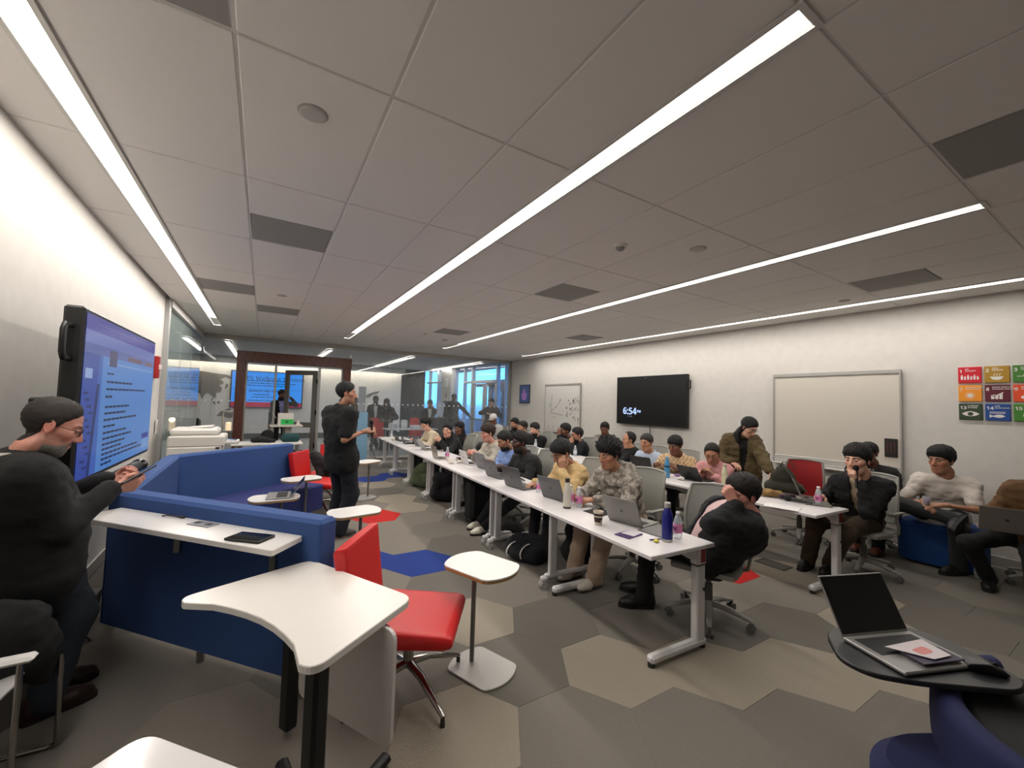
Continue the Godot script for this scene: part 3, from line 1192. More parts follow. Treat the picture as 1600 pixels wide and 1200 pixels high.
	b.prism(rounded([Vector2(-0.10, 0.2), Vector2(0.10, 0.2), Vector2(0.16, 0.02), Vector2(0.05, -0.06), Vector2(0.04, -0.16), Vector2(-0.06, -0.16), Vector2(-0.06, -0.06), Vector2(-0.15, 0.02)], 0.05), -0.002, 0.003)
	part("figure", b, mat(Color(0.66, 0.48, 0.78), 0.5), ps)
	# the nine goal tiles
	var tiles := [
		["1", ["NO", "POVERTY"], Color(0.80, 0.06, 0.16), "red tile numbered 1 with a row of people, top left of the wall tiles"],
		["2", ["ZERO", "HUNGER"], Color(0.66, 0.50, 0.12), "mustard tile numbered 2 with a steaming bowl"],
		["3", ["GOOD", "HEALTH"], Color(0.25, 0.47, 0.16), "green tile numbered 3 with a pulse line, top right of the wall tiles"],
		["7", ["AFFORDABLE AND", "CLEAN ENERGY"], Color(0.93, 0.58, 0.10), "orange yellow tile numbered 7 with a sun"],
		["8", ["DECENT WORK AND", "ECONOMIC GROWTH"], Color(0.36, 0.06, 0.15), "dark maroon tile numbered 8 with a rising bar chart"],
		["9", ["INDUSTRY", "INNOVATION"], Color(0.87, 0.29, 0.11), "bright orange tile numbered 9 with cubes at the picture edge"],
		["13", ["CLIMATE", "ACTION"], Color(0.17, 0.25, 0.16), "dark green tile numbered 13 with an eye"],
		["14", ["LIFE", "BELOW WATER"], Color(0.07, 0.27, 0.56), "blue tile numbered 14 with a fish under waves"],
		["15", ["LIFE", "ON LAND"], Color(0.24, 0.50, 0.14), "bright green tile numbered 15 with a tree at the picture edge"],
	]
	var white := mat(Color(0.90, 0.88, 0.86), 0.7)
	for i in 9:
		var d: Array = tiles[i]
		var c := i % 3
		var r := i / 3
		var t := thing("goal_tile", d[3], "sign", Vector3(RIGHT - 0.012, 2.115 - 0.212 * r, -1.287 + 0.205 * c), "square goal tiles on the right wall")
		t.rotation.y = -PI / 2
		b = MB.new()
		b.box(Vector3.ZERO, Vector3(0.184, 0.186, 0.02), 0.003)
		part("plate", b, mat(d[2], 0.55), t)
		lettering("numeral", d[0], 0.050, white, t, Vector3(-0.083, 0.045, 0.0105), Vector3.ZERO, false, 700)
		for k in 2:
			lettering("caption", d[1][k], 0.016 if d[1][k].length() > 9 else 0.020, white, t, Vector3(-0.036 if i < 6 else -0.022, 0.068 - 0.021 * k, 0.0105), Vector3.ZERO, false, 700)
		b = MB.new()
		b.xf = Transform3D(Basis(Vector3.RIGHT, PI / 2), Vector3(0, -0.025, 0.0105))
		goal_icon(b, i)
		part("icon", b, white, t)
		if i == 6:
			b = MB.new()
			b.xf = Transform3D(Basis(Vector3.RIGHT, PI / 2), Vector3(0, -0.025, 0.0105))
			b.prism(circle(Vector2(0, 0), 0.022), 0.001, 0.003)
			part("icon_globe", b, mat(d[2], 0.55), t)


func goal_icon(b: MB, i: int) -> void:
	# flat raised icons; prism outlines are (x, -y)
	var z0 := -0.001
	var z1 := 0.0015
	match i:
		0:
			for k in 6:
				var x := -0.062 + k * 0.025
				var h := 0.042 if k % 2 == 0 else 0.028
				b.prism(circle(Vector2(x, -h + 0.022), 0.0065), z0, z1)
				b.prism([Vector2(x - 0.010, -h + 0.031), Vector2(x + 0.010, -h + 0.031), Vector2(x + 0.006, 0.03), Vector2(x - 0.006, 0.03)], z0, z1)
		1:
			b.prism([Vector2(-0.05, 0.0), Vector2(0.05, 0.0), Vector2(0.036, 0.028), Vector2(0.015, 0.038), Vector2(-0.015, 0.038), Vector2(-0.036, 0.028)], z0, z1)
			for k in 3:
				b.prism([Vector2(-0.026 + k * 0.02, -0.008), Vector2(-0.020 + k * 0.02, -0.008), Vector2(-0.010 + k * 0.02, -0.036), Vector2(-0.016 + k * 0.02, -0.036)], z0, z1)
		2:
			b.prism([Vector2(-0.06, 0.0), Vector2(-0.02, 0.0), Vector2(-0.01, -0.03), Vector2(0.004, 0.026), Vector2(0.014, 0.0), Vector2(0.06, 0.0), Vector2(0.06, 0.006), Vector2(0.018, 0.006), Vector2(0.004, 0.04), Vector2(-0.01, -0.012), Vector2(-0.016, 0.006), Vector2(-0.06, 0.006)], z0, z1)
		3:
			b.prism(circle(Vector2(0, 0.0), 0.022), z0, z1)
			for k in 12:
				var a := TAU * k / 12.0
				var u := Vector2(cos(a), sin(a))
				var w := Vector2(-u.y, u.x) * 0.003
				b.prism([u * 0.027 - w, u * 0.027 + w, u * 0.042 + w * 0.4, u * 0.042 - w * 0.4], z0, z1)
		4:
			for k in 3:
				b.prism([Vector2(-0.045 + k * 0.03, 0.012 - k * 0.010), Vector2(-0.021 + k * 0.03, 0.008 - k * 0.014), Vector2(-0.021 + k * 0.03, 0.04), Vector2(-0.045 + k * 0.03, 0.04)], z0, z1)
			b.prism([Vector2(-0.05, 0.004), Vector2(-0.022, -0.012), Vector2(-0.008, -0.004), Vector2(0.036, -0.034), Vector2(0.046, -0.038), Vector2(0.044, -0.026), Vector2(-0.006, 0.005), Vector2(-0.02, -0.004), Vector2(-0.046, 0.010)], z0, z1)
		5:
			for q in [Vector2(-0.02, 0.018), Vector2(0.02, 0.018), Vector2(0.0, -0.014)]:
				b.prism([q + Vector2(0, -0.018), q + Vector2(0.017, -0.009), q + Vector2(0.017, 0.009), q + Vector2(0, 0.018), q + Vector2(-0.017, 0.009), q + Vector2(-0.017, -0.009)], z0, z1)
		6:
			b.prism([Vector2(-0.07, 0.0), Vector2(-0.04, -0.022), Vector2(0.0, -0.032), Vector2(0.04, -0.022), Vector2(0.07, 0.0), Vector2(0.04, 0.02), Vector2(0.0, 0.028), Vector2(-0.04, 0.02)], z0, z1)
		7:
			b.prism([Vector2(-0.06, 0.002), Vector2(-0.035, 0.014), Vector2(0.0, 0.0), Vector2(0.03, 0.002), Vector2(0.055, 0.018), Vector2(0.03, 0.034), Vector2(0.0, 0.036), Vector2(-0.035, 0.024), Vector2(-0.06, 0.036)], z0, z1)
			for k in 2:
				b.prism([Vector2(-0.06, -0.030 + k * 0.014), Vector2(0.055, -0.030 + k * 0.014), Vector2(0.055, -0.024 + k * 0.014), Vector2(-0.06, -0.024 + k * 0.014)], z0, z1)
		8:
			b.prism([Vector2(-0.005, 0.04), Vector2(-0.004, 0.012), Vector2(-0.03, 0.012), Vector2(-0.02, -0.012), Vector2(-0.026, -0.014), Vector2(0.0, -0.042), Vector2(0.026, -0.014), Vector2(0.02, -0.012), Vector2(0.03, 0.012), Vector2(0.004, 0.012), Vector2(0.005, 0.04)], z0, z1)


func circle(c: Vector2, r: float, n := 16) -> Array:
	var o := []
	for k in n:
		o.append(c + Vector2(cos(TAU * k / n), sin(TAU * k / n)) * r)
	return o


func whiteboard(at: Vector3, w: float, h: float, label: String, kind: int) -> void:
	var t := thing("whiteboard", label, "whiteboard", at)
	t.rotation.y = -PI / 2
	var fm := mat(Color(0.66, 0.65, 0.63), 0.35, 0.4)
	var b := MB.new()
	b.box(Vector3(0, 0, -0.004), Vector3(w - 0.03, h - 0.03, 0.02))
	part("board", b, mat(Color(0.80, 0.775, 0.73) if kind == 0 else Color(0.80, 0.79, 0.765), 0.22), t)
	b = MB.new()
	for s in [-1.0, 1.0]:
		b.box(Vector3(s * (w / 2 - 0.01), 0, 0.004), Vector3(0.022, h, 0.032), 0.004)
	b.box(Vector3(0, h / 2 - 0.02, 0.004), Vector3(w, 0.05, 0.034), 0.004)
	b.box(Vector3(0, -h / 2 + 0.01, 0.004), Vector3(w, 0.03, 0.032), 0.004)
	part("frame", b, fm, t)
	b = MB.new()
	if kind == 0:
		b.box(Vector3(0, -h / 2 + 0.06, 0.008), Vector3(w - 0.02, 0.10, 0.016), 0.004)
		b.box(Vector3(0, -h / 2 - 0.012, 0.055), Vector3(w, 0.022, 0.11), 0.005)
	else:
		b.box(Vector3(0, -h / 2 - 0.008, 0.04), Vector3(w, 0.018, 0.08), 0.004)
	part("tray", b, mat(Color(0.74, 0.73, 0.71), 0.4, 0.2), t)
	if kind == 0:
		var e := thing("board_eraser", "dark felt eraser lying on the tray of the clean whiteboard", "eraser", at + Vector3(-0.06, -h / 2 + 0.018, -0.42))
		b = MB.new()
		b.box(Vector3(0, -0.006, 0), Vector3(0.045, 0.022, 0.13), 0.004)
		part("felt", b, mat(Color(0.10, 0.10, 0.11), 0.95), e)
		b = MB.new()
		b.box(Vector3(0, 0.010, 0), Vector3(0.047, 0.012, 0.132), 0.004)
		part("grip", b, mat(Color(0.16, 0.16, 0.17), 0.5), e)
		var mk := thing("marker_sheet", "small dark printed sheet in the lower corner of the clean whiteboard", "sheet", at + Vector3(-0.014, -0.33, 0.66))
		mk.rotation.y = -PI / 2
		b = MB.new()
		b.box(Vector3.ZERO, Vector3(0.13, 0.24, 0.006), 0.001)
		part("paper", b, mat(Color(0.055, 0.035, 0.035), 0.5), mk)
		for k in 3:
			b = MB.new()
			b.box(Vector3(-0.035 + 0.036 * k, 0.01, 0.004), Vector3(0.014, 0.14, 0.004), 0.001)
			part("bottle_print", b, mat(Color(0.30, 0.12, 0.10), 0.5), mk)
	else:
		b = MB.new()
		# scribbles of a dry marker: axes, a trend and a cluster of loops
		var strokes := [[Vector2(-0.45, 0.35), Vector2(-0.45, -0.15), Vector2(0.05, -0.2)], [Vector2(-0.45, -0.1), Vector2(-0.2, 0.05), Vector2(-0.05, 0.22)], [Vector2(-0.10, 0.20), Vector2(-0.05, 0.24), Vector2(-0.04, 0.17)], [Vector2(-0.4, -0.26), Vector2(-0.26, -0.28)], [Vector2(-0.55, 0.1), Vector2(-0.55, 0.0)]]
		var r2 := RandomNumberGenerator.new()
		r2.seed = 5
		for k in 38:
			var c := Vector2(r2.randf_range(0.2, 0.7), r2.randf_range(-0.25, 0.30))
			if c.y < -0.1 and c.x > 0.5:
				c.y -= 0.15
			var q := []
			for j in 4:
				q.append(c + Vector2(r2.randf_range(-0.03, 0.03), r2.randf_range(-0.05, 0.05)))
			strokes.append(q)
		for s in strokes:
			var p := []
			for q in s:
				p.append(Vector3(q.x, q.y, 0.008))
			b.tube(p, 0.004, 4)
		var ink := part("marker_scribble", b, mat(Color(0.30, 0.29, 0.30), 0.8), t)
		ink.set_meta("kind", "stuff")
		for k in 3:
			b = MB.new()
			b.box(Vector3(-0.6 + k * 0.24, -h / 2 + 0.09, 0.007), Vector3(0.16, 0.11, 0.003))
			part("taped_note", b, mat(Color(0.72, 0.71, 0.70), 0.7), t)


# ---------------------------------------------------------------- tables

const ROW_A_ORDER := ["nearest table of the front row, in front of the man in the navy blazer", "second table of the front row, before the man in the tie-dye hoodie", "third table of the front row, before the man in the tan jacket", "fourth table of the front row, before the men in light blue and charcoal", "fifth table of the front row, with the crumpled wrappers", "sixth table of the front row, before the boy in the cream sweater", "farthest table of the front row, next to the glass wall"]
const ROW_B_ORDER := ["nearest table of the wall row, before the man holding a microphone", "second table of the wall row, before the woman in the pink sweater", "third table of the wall row, before the grey haired man", "fourth table of the wall row, before the bearded men", "fifth table of the wall row, before the bearded man in black", "sixth table of the wall row, near the two men at the far end", "farthest table of the wall row, before the person in the white cap"]


func row_x(z: float, r: int) -> float:
	# left edge of the row at depth z
	return (1.996 - 0.0425 * z) if r == 0 else (4.155 - 0.036 * z)


func build_tables() -> void:
	var top_m := mat(Color(0.84, 0.825, 0.825), 0.28)
	var edge_m := mat(Color(0.80, 0.785, 0.775), 0.5)
	var white_m := mat(Color(0.80, 0.795, 0.79), 0.35)
	var grey_m := mat(Color(0.60, 0.605, 0.615), 0.4)
	for r in 2:
		for k in 7:
			var z := -1.70 - 1.22 * (k + 0.5)
			var yaw := -0.0425 if r == 0 else -0.036
			var t := thing("training_table", "white " + (ROW_A_ORDER[k] if r == 0 else ROW_B_ORDER[k]), "table", Vector3(row_x(z, r) + 0.31, 0, z), "white training tables of the front row" if r == 0 else "white training tables of the wall row")
			t.rotation.y = yaw
			var b := MB.new()
			b.box(Vector3(0, 0.706, 0), Vector3(0.61, 0.028, 1.212), 0.004)
			part("table_top", b, top_m, t)
			if k == 0:
				# column legs set back on the right, long feet running left, a red tag on the end
				for s in [-1.0, 1.0]:
					b = MB.new()
					b.box(Vector3(0.235, 0.36, s * 0.53), Vector3(0.085, 0.62, 0.055), 0.008)
					b.box(Vector3(0.235, 0.63, s * 0.53), Vector3(0.095, 0.13, 0.062), 0.008)
					part("leg", b, white_m, t)
					b = MB.new()
					b.box(Vector3(0.035, 0.047, s * 0.53), Vector3(0.53, 0.055, 0.06), 0.016)
					part("foot", b, white_m, t)
					b = MB.new()
					b.prism([Vector2(0.0, 0), Vector2(0.19, 0), Vector2(0.19, 0.08), Vector2(0.15, 0.08)], -0.02, 0.02)
					var br := part("bracket", b, white_m, t)
					br.transform = Transform3D(Basis(Vector3.RIGHT, PI / 2), Vector3(0, 0.69, s * 0.53))
					for x in [-0.21, 0.28]:
						b = MB.new()
						b.cyl(Vector3(x, 0.0, s * 0.53), Vector3(x, 0.022, s * 0.53), 0.022)
						part("glide", b, mat(Color(0.12, 0.12, 0.12), 0.6), t)
				b = MB.new()
				b.box(Vector3(0.245, 0.635, 0.563), Vector3(0.042, 0.10, 0.006), 0.001)
				part("red_tag", b, mat(Color(0.50, 0.05, 0.05), 0.5), t)
				b = MB.new()
				b.box(Vector3(0.235, 0.565, 0.53), Vector3(0.092, 0.006, 0.062))
				part("cable_strap", b, mat(Color(0.05, 0.05, 0.06), 0.5), t)
				b = MB.new()
				b.cyl(Vector3(0.26, 0.40, 0.555), Vector3(0.26, 0.40, 0.572), 0.012)
				part("lock_knob", b, mat(Color(0.05, 0.05, 0.05), 0.5), t)
				b = MB.new()
				b.box(Vector3(0.20, 0.655, 0), Vector3(0.03, 0.05, 1.02), 0.004)
				part("stretcher", b, grey_m, t)
			else:
				for s in [-1.0, 1.0]:
					b = MB.new()
					b.box(Vector3(-0.14, 0.40, s * 0.545), Vector3(0.075, 0.58, 0.04), 0.008)
					part("leg", b, white_m, t)
					b = MB.new()
					b.box(Vector3(0.03, 0.105, s * 0.545), Vector3(0.50, 0.045, 0.042), 0.012)
					b.box(Vector3(-0.225, 0.088, s * 0.545), Vector3(0.07, 0.045, 0.046), 0.012)
					part("foot", b, white_m, t)
					for x in [-0.235, 0.26]:
						b = MB.new()
						b.tube([Vector3(x, 0.034, s * 0.545 - 0.024), Vector3(x, 0.034, s * 0.545 - 0.006)], 0.034, 14)
						b.tube([Vector3(x, 0.034, s * 0.545 + 0.006), Vector3(x, 0.034, s * 0.545 + 0.024)], 0.034, 14)
						b.box(Vector3(x, 0.062, s * 0.545), Vector3(0.04, 0.04, 0.02), 0.006)
						part("caster", b, mat(Color(0.62, 0.62, 0.60), 0.5), t)
				b = MB.new()
				b.box(Vector3(-0.14, 0.655, 0), Vector3(0.045, 0.065, 1.06), 0.006)
				part("stretcher", b, grey_m, t)
				b = MB.new()
				b.box(Vector3(-0.02, 0.682, 0), Vector3(0.30, 0.018, 0.98), 0.004)
				part("flip_plate", b, edge_m, t)


# ---------------------------------------------------------------- left side: sofa, desk, side tables, red chairs

func side_table(x: float, z: float, h: float, turn: float, label: String) -> Node3D:
	var t := thing("side_table", label, "side table", Vector3(x, 0, z), "white topped pedestal side tables")
	t.rotation.y = turn
	var o := []
	var rr := 0.235
	for k in 36:
		var a := TAU * k / 36.0
		o.append(Vector2(clampf(cos(a) * rr, -0.165, 0.165), sin(a) * rr))
	var b := MB.new()
	b.prism(o, h - 0.008, h, 0.002)
	part("table_top", b, mat(Color(0.86, 0.85, 0.835), 0.3), t)
	b = MB.new()
	var o2 := []
	for q in o:
		o2.append(q * 0.985)
	b.prism(o2, h - 0.026, h - 0.008)
	part("plywood_edge", b, mat(Color(0.62, 0.48, 0.30), 0.6), t)
	b = MB.new()
	b.cyl(Vector3(0, 0.012, -0.06), Vector3(0, h - 0.026, -0.06), 0.0145, -1.0, 16)
	part("pole", b, mat(Color(0.50, 0.49, 0.475), 0.35, 0.6), t)
	b = MB.new()
	var o3 := []
	for q in o:
		o3.append(Vector2(q.x * 0.95, q.y * 0.86 + 0.03))
	b.prism(o3, 0.001, 0.012, 0.003)
	part("base", b, mat(Color(0.62, 0.61, 0.59), 0.4, 0.4), t)
	return t


func red_chair(at: Vector3, facing: float, label: String) -> Node3D:
	# local: the sitter looks along +z
	var t := thing("red_chair", label, "chair", at, "red upholstered lounge chairs on four star bases")
	t.rotation.y = facing
	var red := cloth(Color(0.76, 0.085, 0.085), 0.42, 0.04, 5.0)
	var b := MB.new()
	# seat: a slab that narrows to the front edge and is rounded along its rim
	var rows := []
	var prof := [[-0.26, 0.365, 0.445], [-0.25, 0.35, 0.455], [0.0, 0.345, 0.445], [0.24, 0.355, 0.44], [0.275, 0.365, 0.428], [0.285, 0.38, 0.405]]
	slab(b, prof, [0.24, 0.25, 0.255, 0.255, 0.25, 0.24])
	part("seat", b, red, t)
	b = MB.new()
	# back: a leaning slab, wider at the top
	b.xf = Transform3D(Basis(Vector3.RIGHT, PI / 2 - 0.16), Vector3(0, 0.43, -0.25))
	slab(b, [[-0.42, -0.03, 0.03], [-0.405, -0.045, 0.035], [-0.2, -0.045, 0.03], [0.0, -0.035, 0.03], [0.04, -0.02, 0.02]], [0.245, 0.25, 0.24, 0.225, 0.22])
	part("backrest", b, red, t)
	var chrome := mat(Color(0.62, 0.61, 0.59), 0.18, 0.95)
	b = MB.new()
	b.cyl(Vector3(0, 0.13, 0), Vector3(0, 0.35, 0), 0.028, 0.035, 14)
	part("column", b, chrome, t)
	for k in 4:
		var a := PI / 4 + k * PI / 2
		var u := Vector3(sin(a), 0, cos(a))
		b = MB.new()
		b.tube([u * 0.02 + Vector3(0, 0.15, 0), u * 0.14 + Vector3(0, 0.135, 0), u * 0.33 + Vector3(0, 0.06, 0), u * 0.36 + Vector3(0, 0.045, 0)], [0.028, 0.024, 0.016, 0.013], 8, false, true, 0.8)
		var l := part("leg", b, chrome, t)
		b = MB.new()
		b.cyl(u * 0.355 + Vector3(0, 0.0, 0), u * 0.355 + Vector3(0, 0.048, 0), 0.014, 0.010)
		part("glide", b, mat(Color(0.25, 0.25, 0.25), 0.4, 0.6), l)
	return t


func slab(b: MB, prof: Array, half: Array) -> void:
	# cross sections along z: [z, y_bottom, y_top], half widths; rounded sides
	var rows := []
	for i in prof.size():
		var z: float = prof[i][0]
		var y0: float = prof[i][1]
		var y1: float = prof[i][2]
		var w: float = half[i]
		var row := []
		for k in 20:
			var a := TAU * k / 20.0
			var cx := signf(cos(a)) * pow(absf(cos(a)), 0.22)
			var cy := signf(sin(a)) * pow(absf(sin(a)), 0.35)
			row.append(Vector3(cx * w, (y0 + y1) / 2 + cy * (y1 - y0) / 2, z))
		rows.append(row)
	b.grid(rows, true, true)
	var f: Array = rows[0].duplicate()
	f.reverse()
	b.poly(f)
	b.poly(rows[rows.size() - 1].duplicate())


func build_left_side() -> void:
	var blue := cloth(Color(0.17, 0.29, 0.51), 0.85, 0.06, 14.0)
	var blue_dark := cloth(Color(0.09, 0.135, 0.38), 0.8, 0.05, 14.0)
	# the corner sofa: three tall panels and a bench
	var s := thing("corner_sofa", "blue corner sofa with tall panelled back, carrying the white counter", "sofa")
	var U := Vector2(0.66, 0.751)
	var N := Vector2(-0.751, 0.66)
	var A := Vector2(0.30, -2.45)
	var L1 := Vector2(-0.85, -3.77)
	var L2 := Vector2(-0.87, -5.72)
	var E := Vector2(0.32, -6.75)
	var b := MB.new()
	b.prism(rounded([A, L1, L1 - N * 0.13, A - N * 0.13], 0.025), 0.10, 0.96, 0.02)
	part("side_panel", b, blue, s)
	b = MB.new()
	b.prism([L1, L2, L2 + Vector2(0.13, 0.04), L1 + Vector2(0.13, -0.02)], 0.10, 0.96, 0.02)
	part("corner_panel", b, blue, s)
	var V := (E - L2).normalized()
	var W := Vector2(-V.y, V.x)
	b = MB.new()
	b.prism(rounded([L2, E, E + W * 0.14, L2 + W * 0.14], 0.025), 0.10, 0.965, 0.02)
	part("back_panel", b, blue, s)
	b = MB.new()
	var bi := L2 + W * 0.14 + Vector2(0.13, 0.0)
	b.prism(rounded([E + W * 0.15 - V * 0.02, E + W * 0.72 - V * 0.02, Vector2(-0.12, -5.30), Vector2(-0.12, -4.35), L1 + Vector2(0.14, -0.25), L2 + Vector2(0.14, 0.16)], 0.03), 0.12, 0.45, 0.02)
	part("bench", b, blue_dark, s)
	for q in [A - U * 0.12 - N * 0.06, A - U * 0.9 - N * 0.06, L1 + Vector2(0.06, -0.2), L2 + Vector2(0.1, 0.1), E - V * 0.15 + W * 0.07, Vector2(-0.25, -5.2)]:
		b = MB.new()
		b.cyl(Vector3(q.x, 0.0, q.y), Vector3(q.x, 0.11, q.y), 0.022)
		part("foot", b, mat(Color(0.55, 0.54, 0.52), 0.35, 0.7), s)
	# counter fixed to the outer side of the sofa
	var ct := thing("counter", "white counter shelf along the outer side of the blue sofa", "counter")
	var P := func(n: float, u: float) -> Vector2: return N * n + U * u
	b = MB.new()
	b.prism(rounded([P.call(-1.845, -1.76), P.call(-1.61, -1.72), P.call(-1.61, -3.25), P.call(-1.845, -3.25)], 0.012, 3), 0.842, 0.87, 0.003)
	part("counter_top", b, mat(Color(0.83, 0.815, 0.80), 0.3), ct)
	for u in [-1.95, -2.7]:
		b = MB.new()
		var q1: Vector2 = P.call(-1.83, u)
		var q2: Vector2 = P.call(-1.68, u)
		b.box(Vector3(q1.x, 0.75, q1.y), Vector3(0.03, 0.18, 0.03))
		b.tube([Vector3(q1.x, 0.76, q1.y), Vector3(q2.x, 0.83, q2.y)], 0.012)
		part("bracket", b, mat(Color(0.50, 0.50, 0.50), 0.4, 0.6), ct)
	var pw := thing("power_outlet", "grey power outlet plate set into the white counter", "outlet")
	var turn := atan2(U.x, U.y)
	var q3: Vector2 = P.call(-1.785, -2.43)
	pw.position = Vector3(q3.x, 0.87, q3.y)
	pw.rotation.y = turn
	b = MB.new()
	b.box(Vector3(0, 0.002, 0), Vector3(0.075, 0.006, 0.17), 0.002)
	part("plate", b, mat(Color(0.55, 0.55, 0.56), 0.35, 0.5), pw)
	for z in [-0.045, 0.045]:
		b = MB.new()
		b.box(Vector3(0, 0.005, z), Vector3(0.03, 0.003, 0.035))
		part("socket", b, mat(Color(0.12, 0.12, 0.13), 0.5), pw)
	var tb := thing("tablet", "dark tablet lying on the right end of the white counter", "tablet")
	q3 = P.call(-1.70, -1.97)
	tb.position = Vector3(q3.x, 0.872, q3.y)
	tb.rotation.y = turn + 0.12
	b = MB.new()
	b.box(Vector3(0, 0.006, 0), Vector3(0.12, 0.012, 0.21), 0.004)
	part("case", b, mat(Color(0.05, 0.05, 0.05), 0.5), tb)
	b = MB.new()
	b.box(Vector3(0, 0.0125, 0), Vector3(0.105, 0.002, 0.19))
	part("display", b, mat(Color(0.012, 0.012, 0.014), 0.12), tb)
	b = MB.new()
	q3 = P.call(-1.80, -2.80)
	b.tube([Vector3(0, 0.004, 0), Vector3(0.03, 0.012, 0.03), Vector3(0.07, 0.006, 0.05), Vector3(0.12, 0.006, 0.10)], [0.004, 0.004, 0.004, 0.009], 6)
	solo("charging_cable", b, mat(Color(0.20, 0.17, 0.16), 0.6), "short dark charging cable lying on the counter beside the outlet", "cable", Vector3(q3.x, 0.871, q3.y))
	# the desk in front
	var d := thing("desk", "white height adjustable desk with a curved front edge in the foreground", "desk")
	var curve := []
	var DA := Vector2(0.18, -1.50)
	var AA := Vector2(-0.28, -2.30)
	for k in 9:
		var t := (k + 1) / 10.0
		var base := DA.lerp(AA, t)
		curve.append(base + Vector2(0.80, -0.46).normalized() * 0.10 * sin(PI * t))
	var outline := rounded([AA, Vector2(0.27, -2.52), Vector2(0.63, -1.84), DA], 0.07, 7)
	var o := []
	# drop in the concave side between the last and the first corner
	for q in outline:
		o.append(q)
	for q in curve.slice(1, 8):
		o.append(q)
	b = MB.new()
	b.prism(o, 0.713, 0.74, 0.003)
	part("desk_top", b, mat(Color(0.85, 0.835, 0.81), 0.33), d)
	b = MB.new()
	b.box(Vector3(0.215, 0.38, -1.64), Vector3(0.062, 0.68, 0.072), 0.012, Basis(Vector3.UP, 0.5))
	part("leg", b, mat(Color(0.03, 0.03, 0.032), 0.4), d)
	b = MB.new()
	b.box(Vector3(0.215, 0.22, -1.64), Vector3(0.05, 0.42, 0.058), 0.008, Basis(Vector3.UP, 0.5))
	b.tube([Vector3(0.215, 0.035, -1.62), Vector3(0.15, 0.03, -2.09)], 0.028, 8, false, true, 0.8)
	b.tube([Vector3(0.215, 0.035, -1.64), Vector3(0.55, 0.03, -1.90)], 0.028, 8, false, true, 0.8)
	part("foot", b, mat(Color(0.035, 0.035, 0.037), 0.45), d)
	b = MB.new()
	b.box(Vector3(0.18, 0.38, -2.28), Vector3(0.062, 0.68, 0.072), 0.012, Basis(Vector3.UP, 0.5))
	part("leg", b, mat(Color(0.03, 0.03, 0.032), 0.4), d)
	b = MB.new()
	var dir := Vector2(0.24, 0.43).normalized()
	var pl := Vector2(0.505, -1.675).distance_to(Vector2(0.215, -2.195))
	var po := rounded([Vector2(0, 0.0), Vector2(pl, 0.0), Vector2(pl, 0.46), Vector2(0, 0.46)], 0.05, 5)
	b.prism(po, -0.009, 0.009, 0.002)
	var panel := part("modesty_panel", b, mat(Color(0.82, 0.80, 0.785), 0.3), d)
	panel.transform = Transform3D(Basis(Vector3(dir.x, 0, dir.y), Vector3(dir.y, 0, -dir.x), Vector3(0, -1, 0)), Vector3(0.215, 0.70, -2.195))
	b = MB.new()
	b.box(Vector3(pl - 0.075, 0.014, 0.09), Vector3(0.03, 0.02, 0.17), 0.003)
	var slot := part("bracket", b, mat(Color(0.03, 0.03, 0.03), 0.4), d)
	slot.transform = panel.transform
	# the corner of a second desk at the bottom edge of the picture
	var d2 := thing("desk", "corner of a second white desk at the bottom edge, left of the curved one", "desk")
	b = MB.new()
	b.prism(rounded([Vector2(-0.225, -1.475), Vector2(0.26, -0.93), Vector2(-0.28, -0.45), Vector2(-0.76, -1.0)], 0.06, 6), 0.693, 0.72, 0.003)
	part("desk_top", b, mat(Color(0.84, 0.83, 0.83), 0.12), d2)
	b = MB.new()
	b.box(Vector3(-0.26, 0.36, -0.95), Vector3(0.06, 0.67, 0.06), 0.01)
	part("leg", b, mat(Color(0.03, 0.03, 0.032), 0.4), d2)
	b = MB.new()
	b.box(Vector3(-0.26, 0.03, -0.95), Vector3(0.5, 0.05, 0.07), 0.015)
	part("foot", b, mat(Color(0.03, 0.03, 0.032), 0.4), d2)
	# side tables
	side_table(1.22, -2.31, 0.62, 0.37, "white side table standing alone on the carpet right of the red chair")
	side_table(0.77, -4.0, 0.60, -1.42, "white side table beside the shoes of the presenter")
	side_table(0.47, -5.88, 0.60, -1.25, "white side table at the end of the blue bench before the red chairs")
	side_table(0.15, -4.88, 0.60, -1.55, "white side table in the sofa corner carrying the open laptop")
	side_table(1.52, -7.1, 0.60, -1.0, "white side table half hidden behind the presenter")
	# red chairs
	red_chair(Vector3(0.775, 0, -2.325), atan2(0.84, 0.54), "red chair in the foreground pushed up to the curved desk")
	red_chair(Vector3(0.76, 0, -6.55), atan2(0.85, 0.5), "red chair turned away beside the blue bench")
	red_chair(Vector3(0.93, 0, -7.2), atan2(-0.5, 0.86), "red chair with a black jacket on it behind the presenter")
	b = MB.new()
	blob(b, [[Vector3(0.72, 0.74, -7.05), Vector3(0.94, 0.55, -6.87), 0.07], [Vector3(0.76, 0.66, -7.01), Vector3(1.00, 0.49, -6.93), 0.06], [Vector3(0.88, 0.52, -6.95), Vector3(1.06, 0.30, -6.79), 0.05], [Vector3(0.72, 0.72, -7.07), Vector3(0.80, 0.45, -6.88), 0.05]], 0.02, 0.03)
	solo("jacket", b, cloth(Color(0.03, 0.03, 0.035), 0.8, 0.3), "black jacket thrown over the red chair behind the presenter", "jacket")
	# white chair with dark coat at the lower left
	var wc := thing("sled_chair", "white shell chair with chrome legs at the lower left, under a dark coat", "chair", Vector3(-1.0, 0, -2.5))
	var chrome := mat(Color(0.60, 0.59, 0.57), 0.15, 0.95)
	b = MB.new()
	slab(b, [[-0.22, 0.43, 0.45], [0.0, 0.42, 0.438], [0.2, 0.43, 0.45]], [0.19, 0.2, 0.19])
	part("seat", b, mat(Color(0.72, 0.71, 0.70), 0.4), wc)
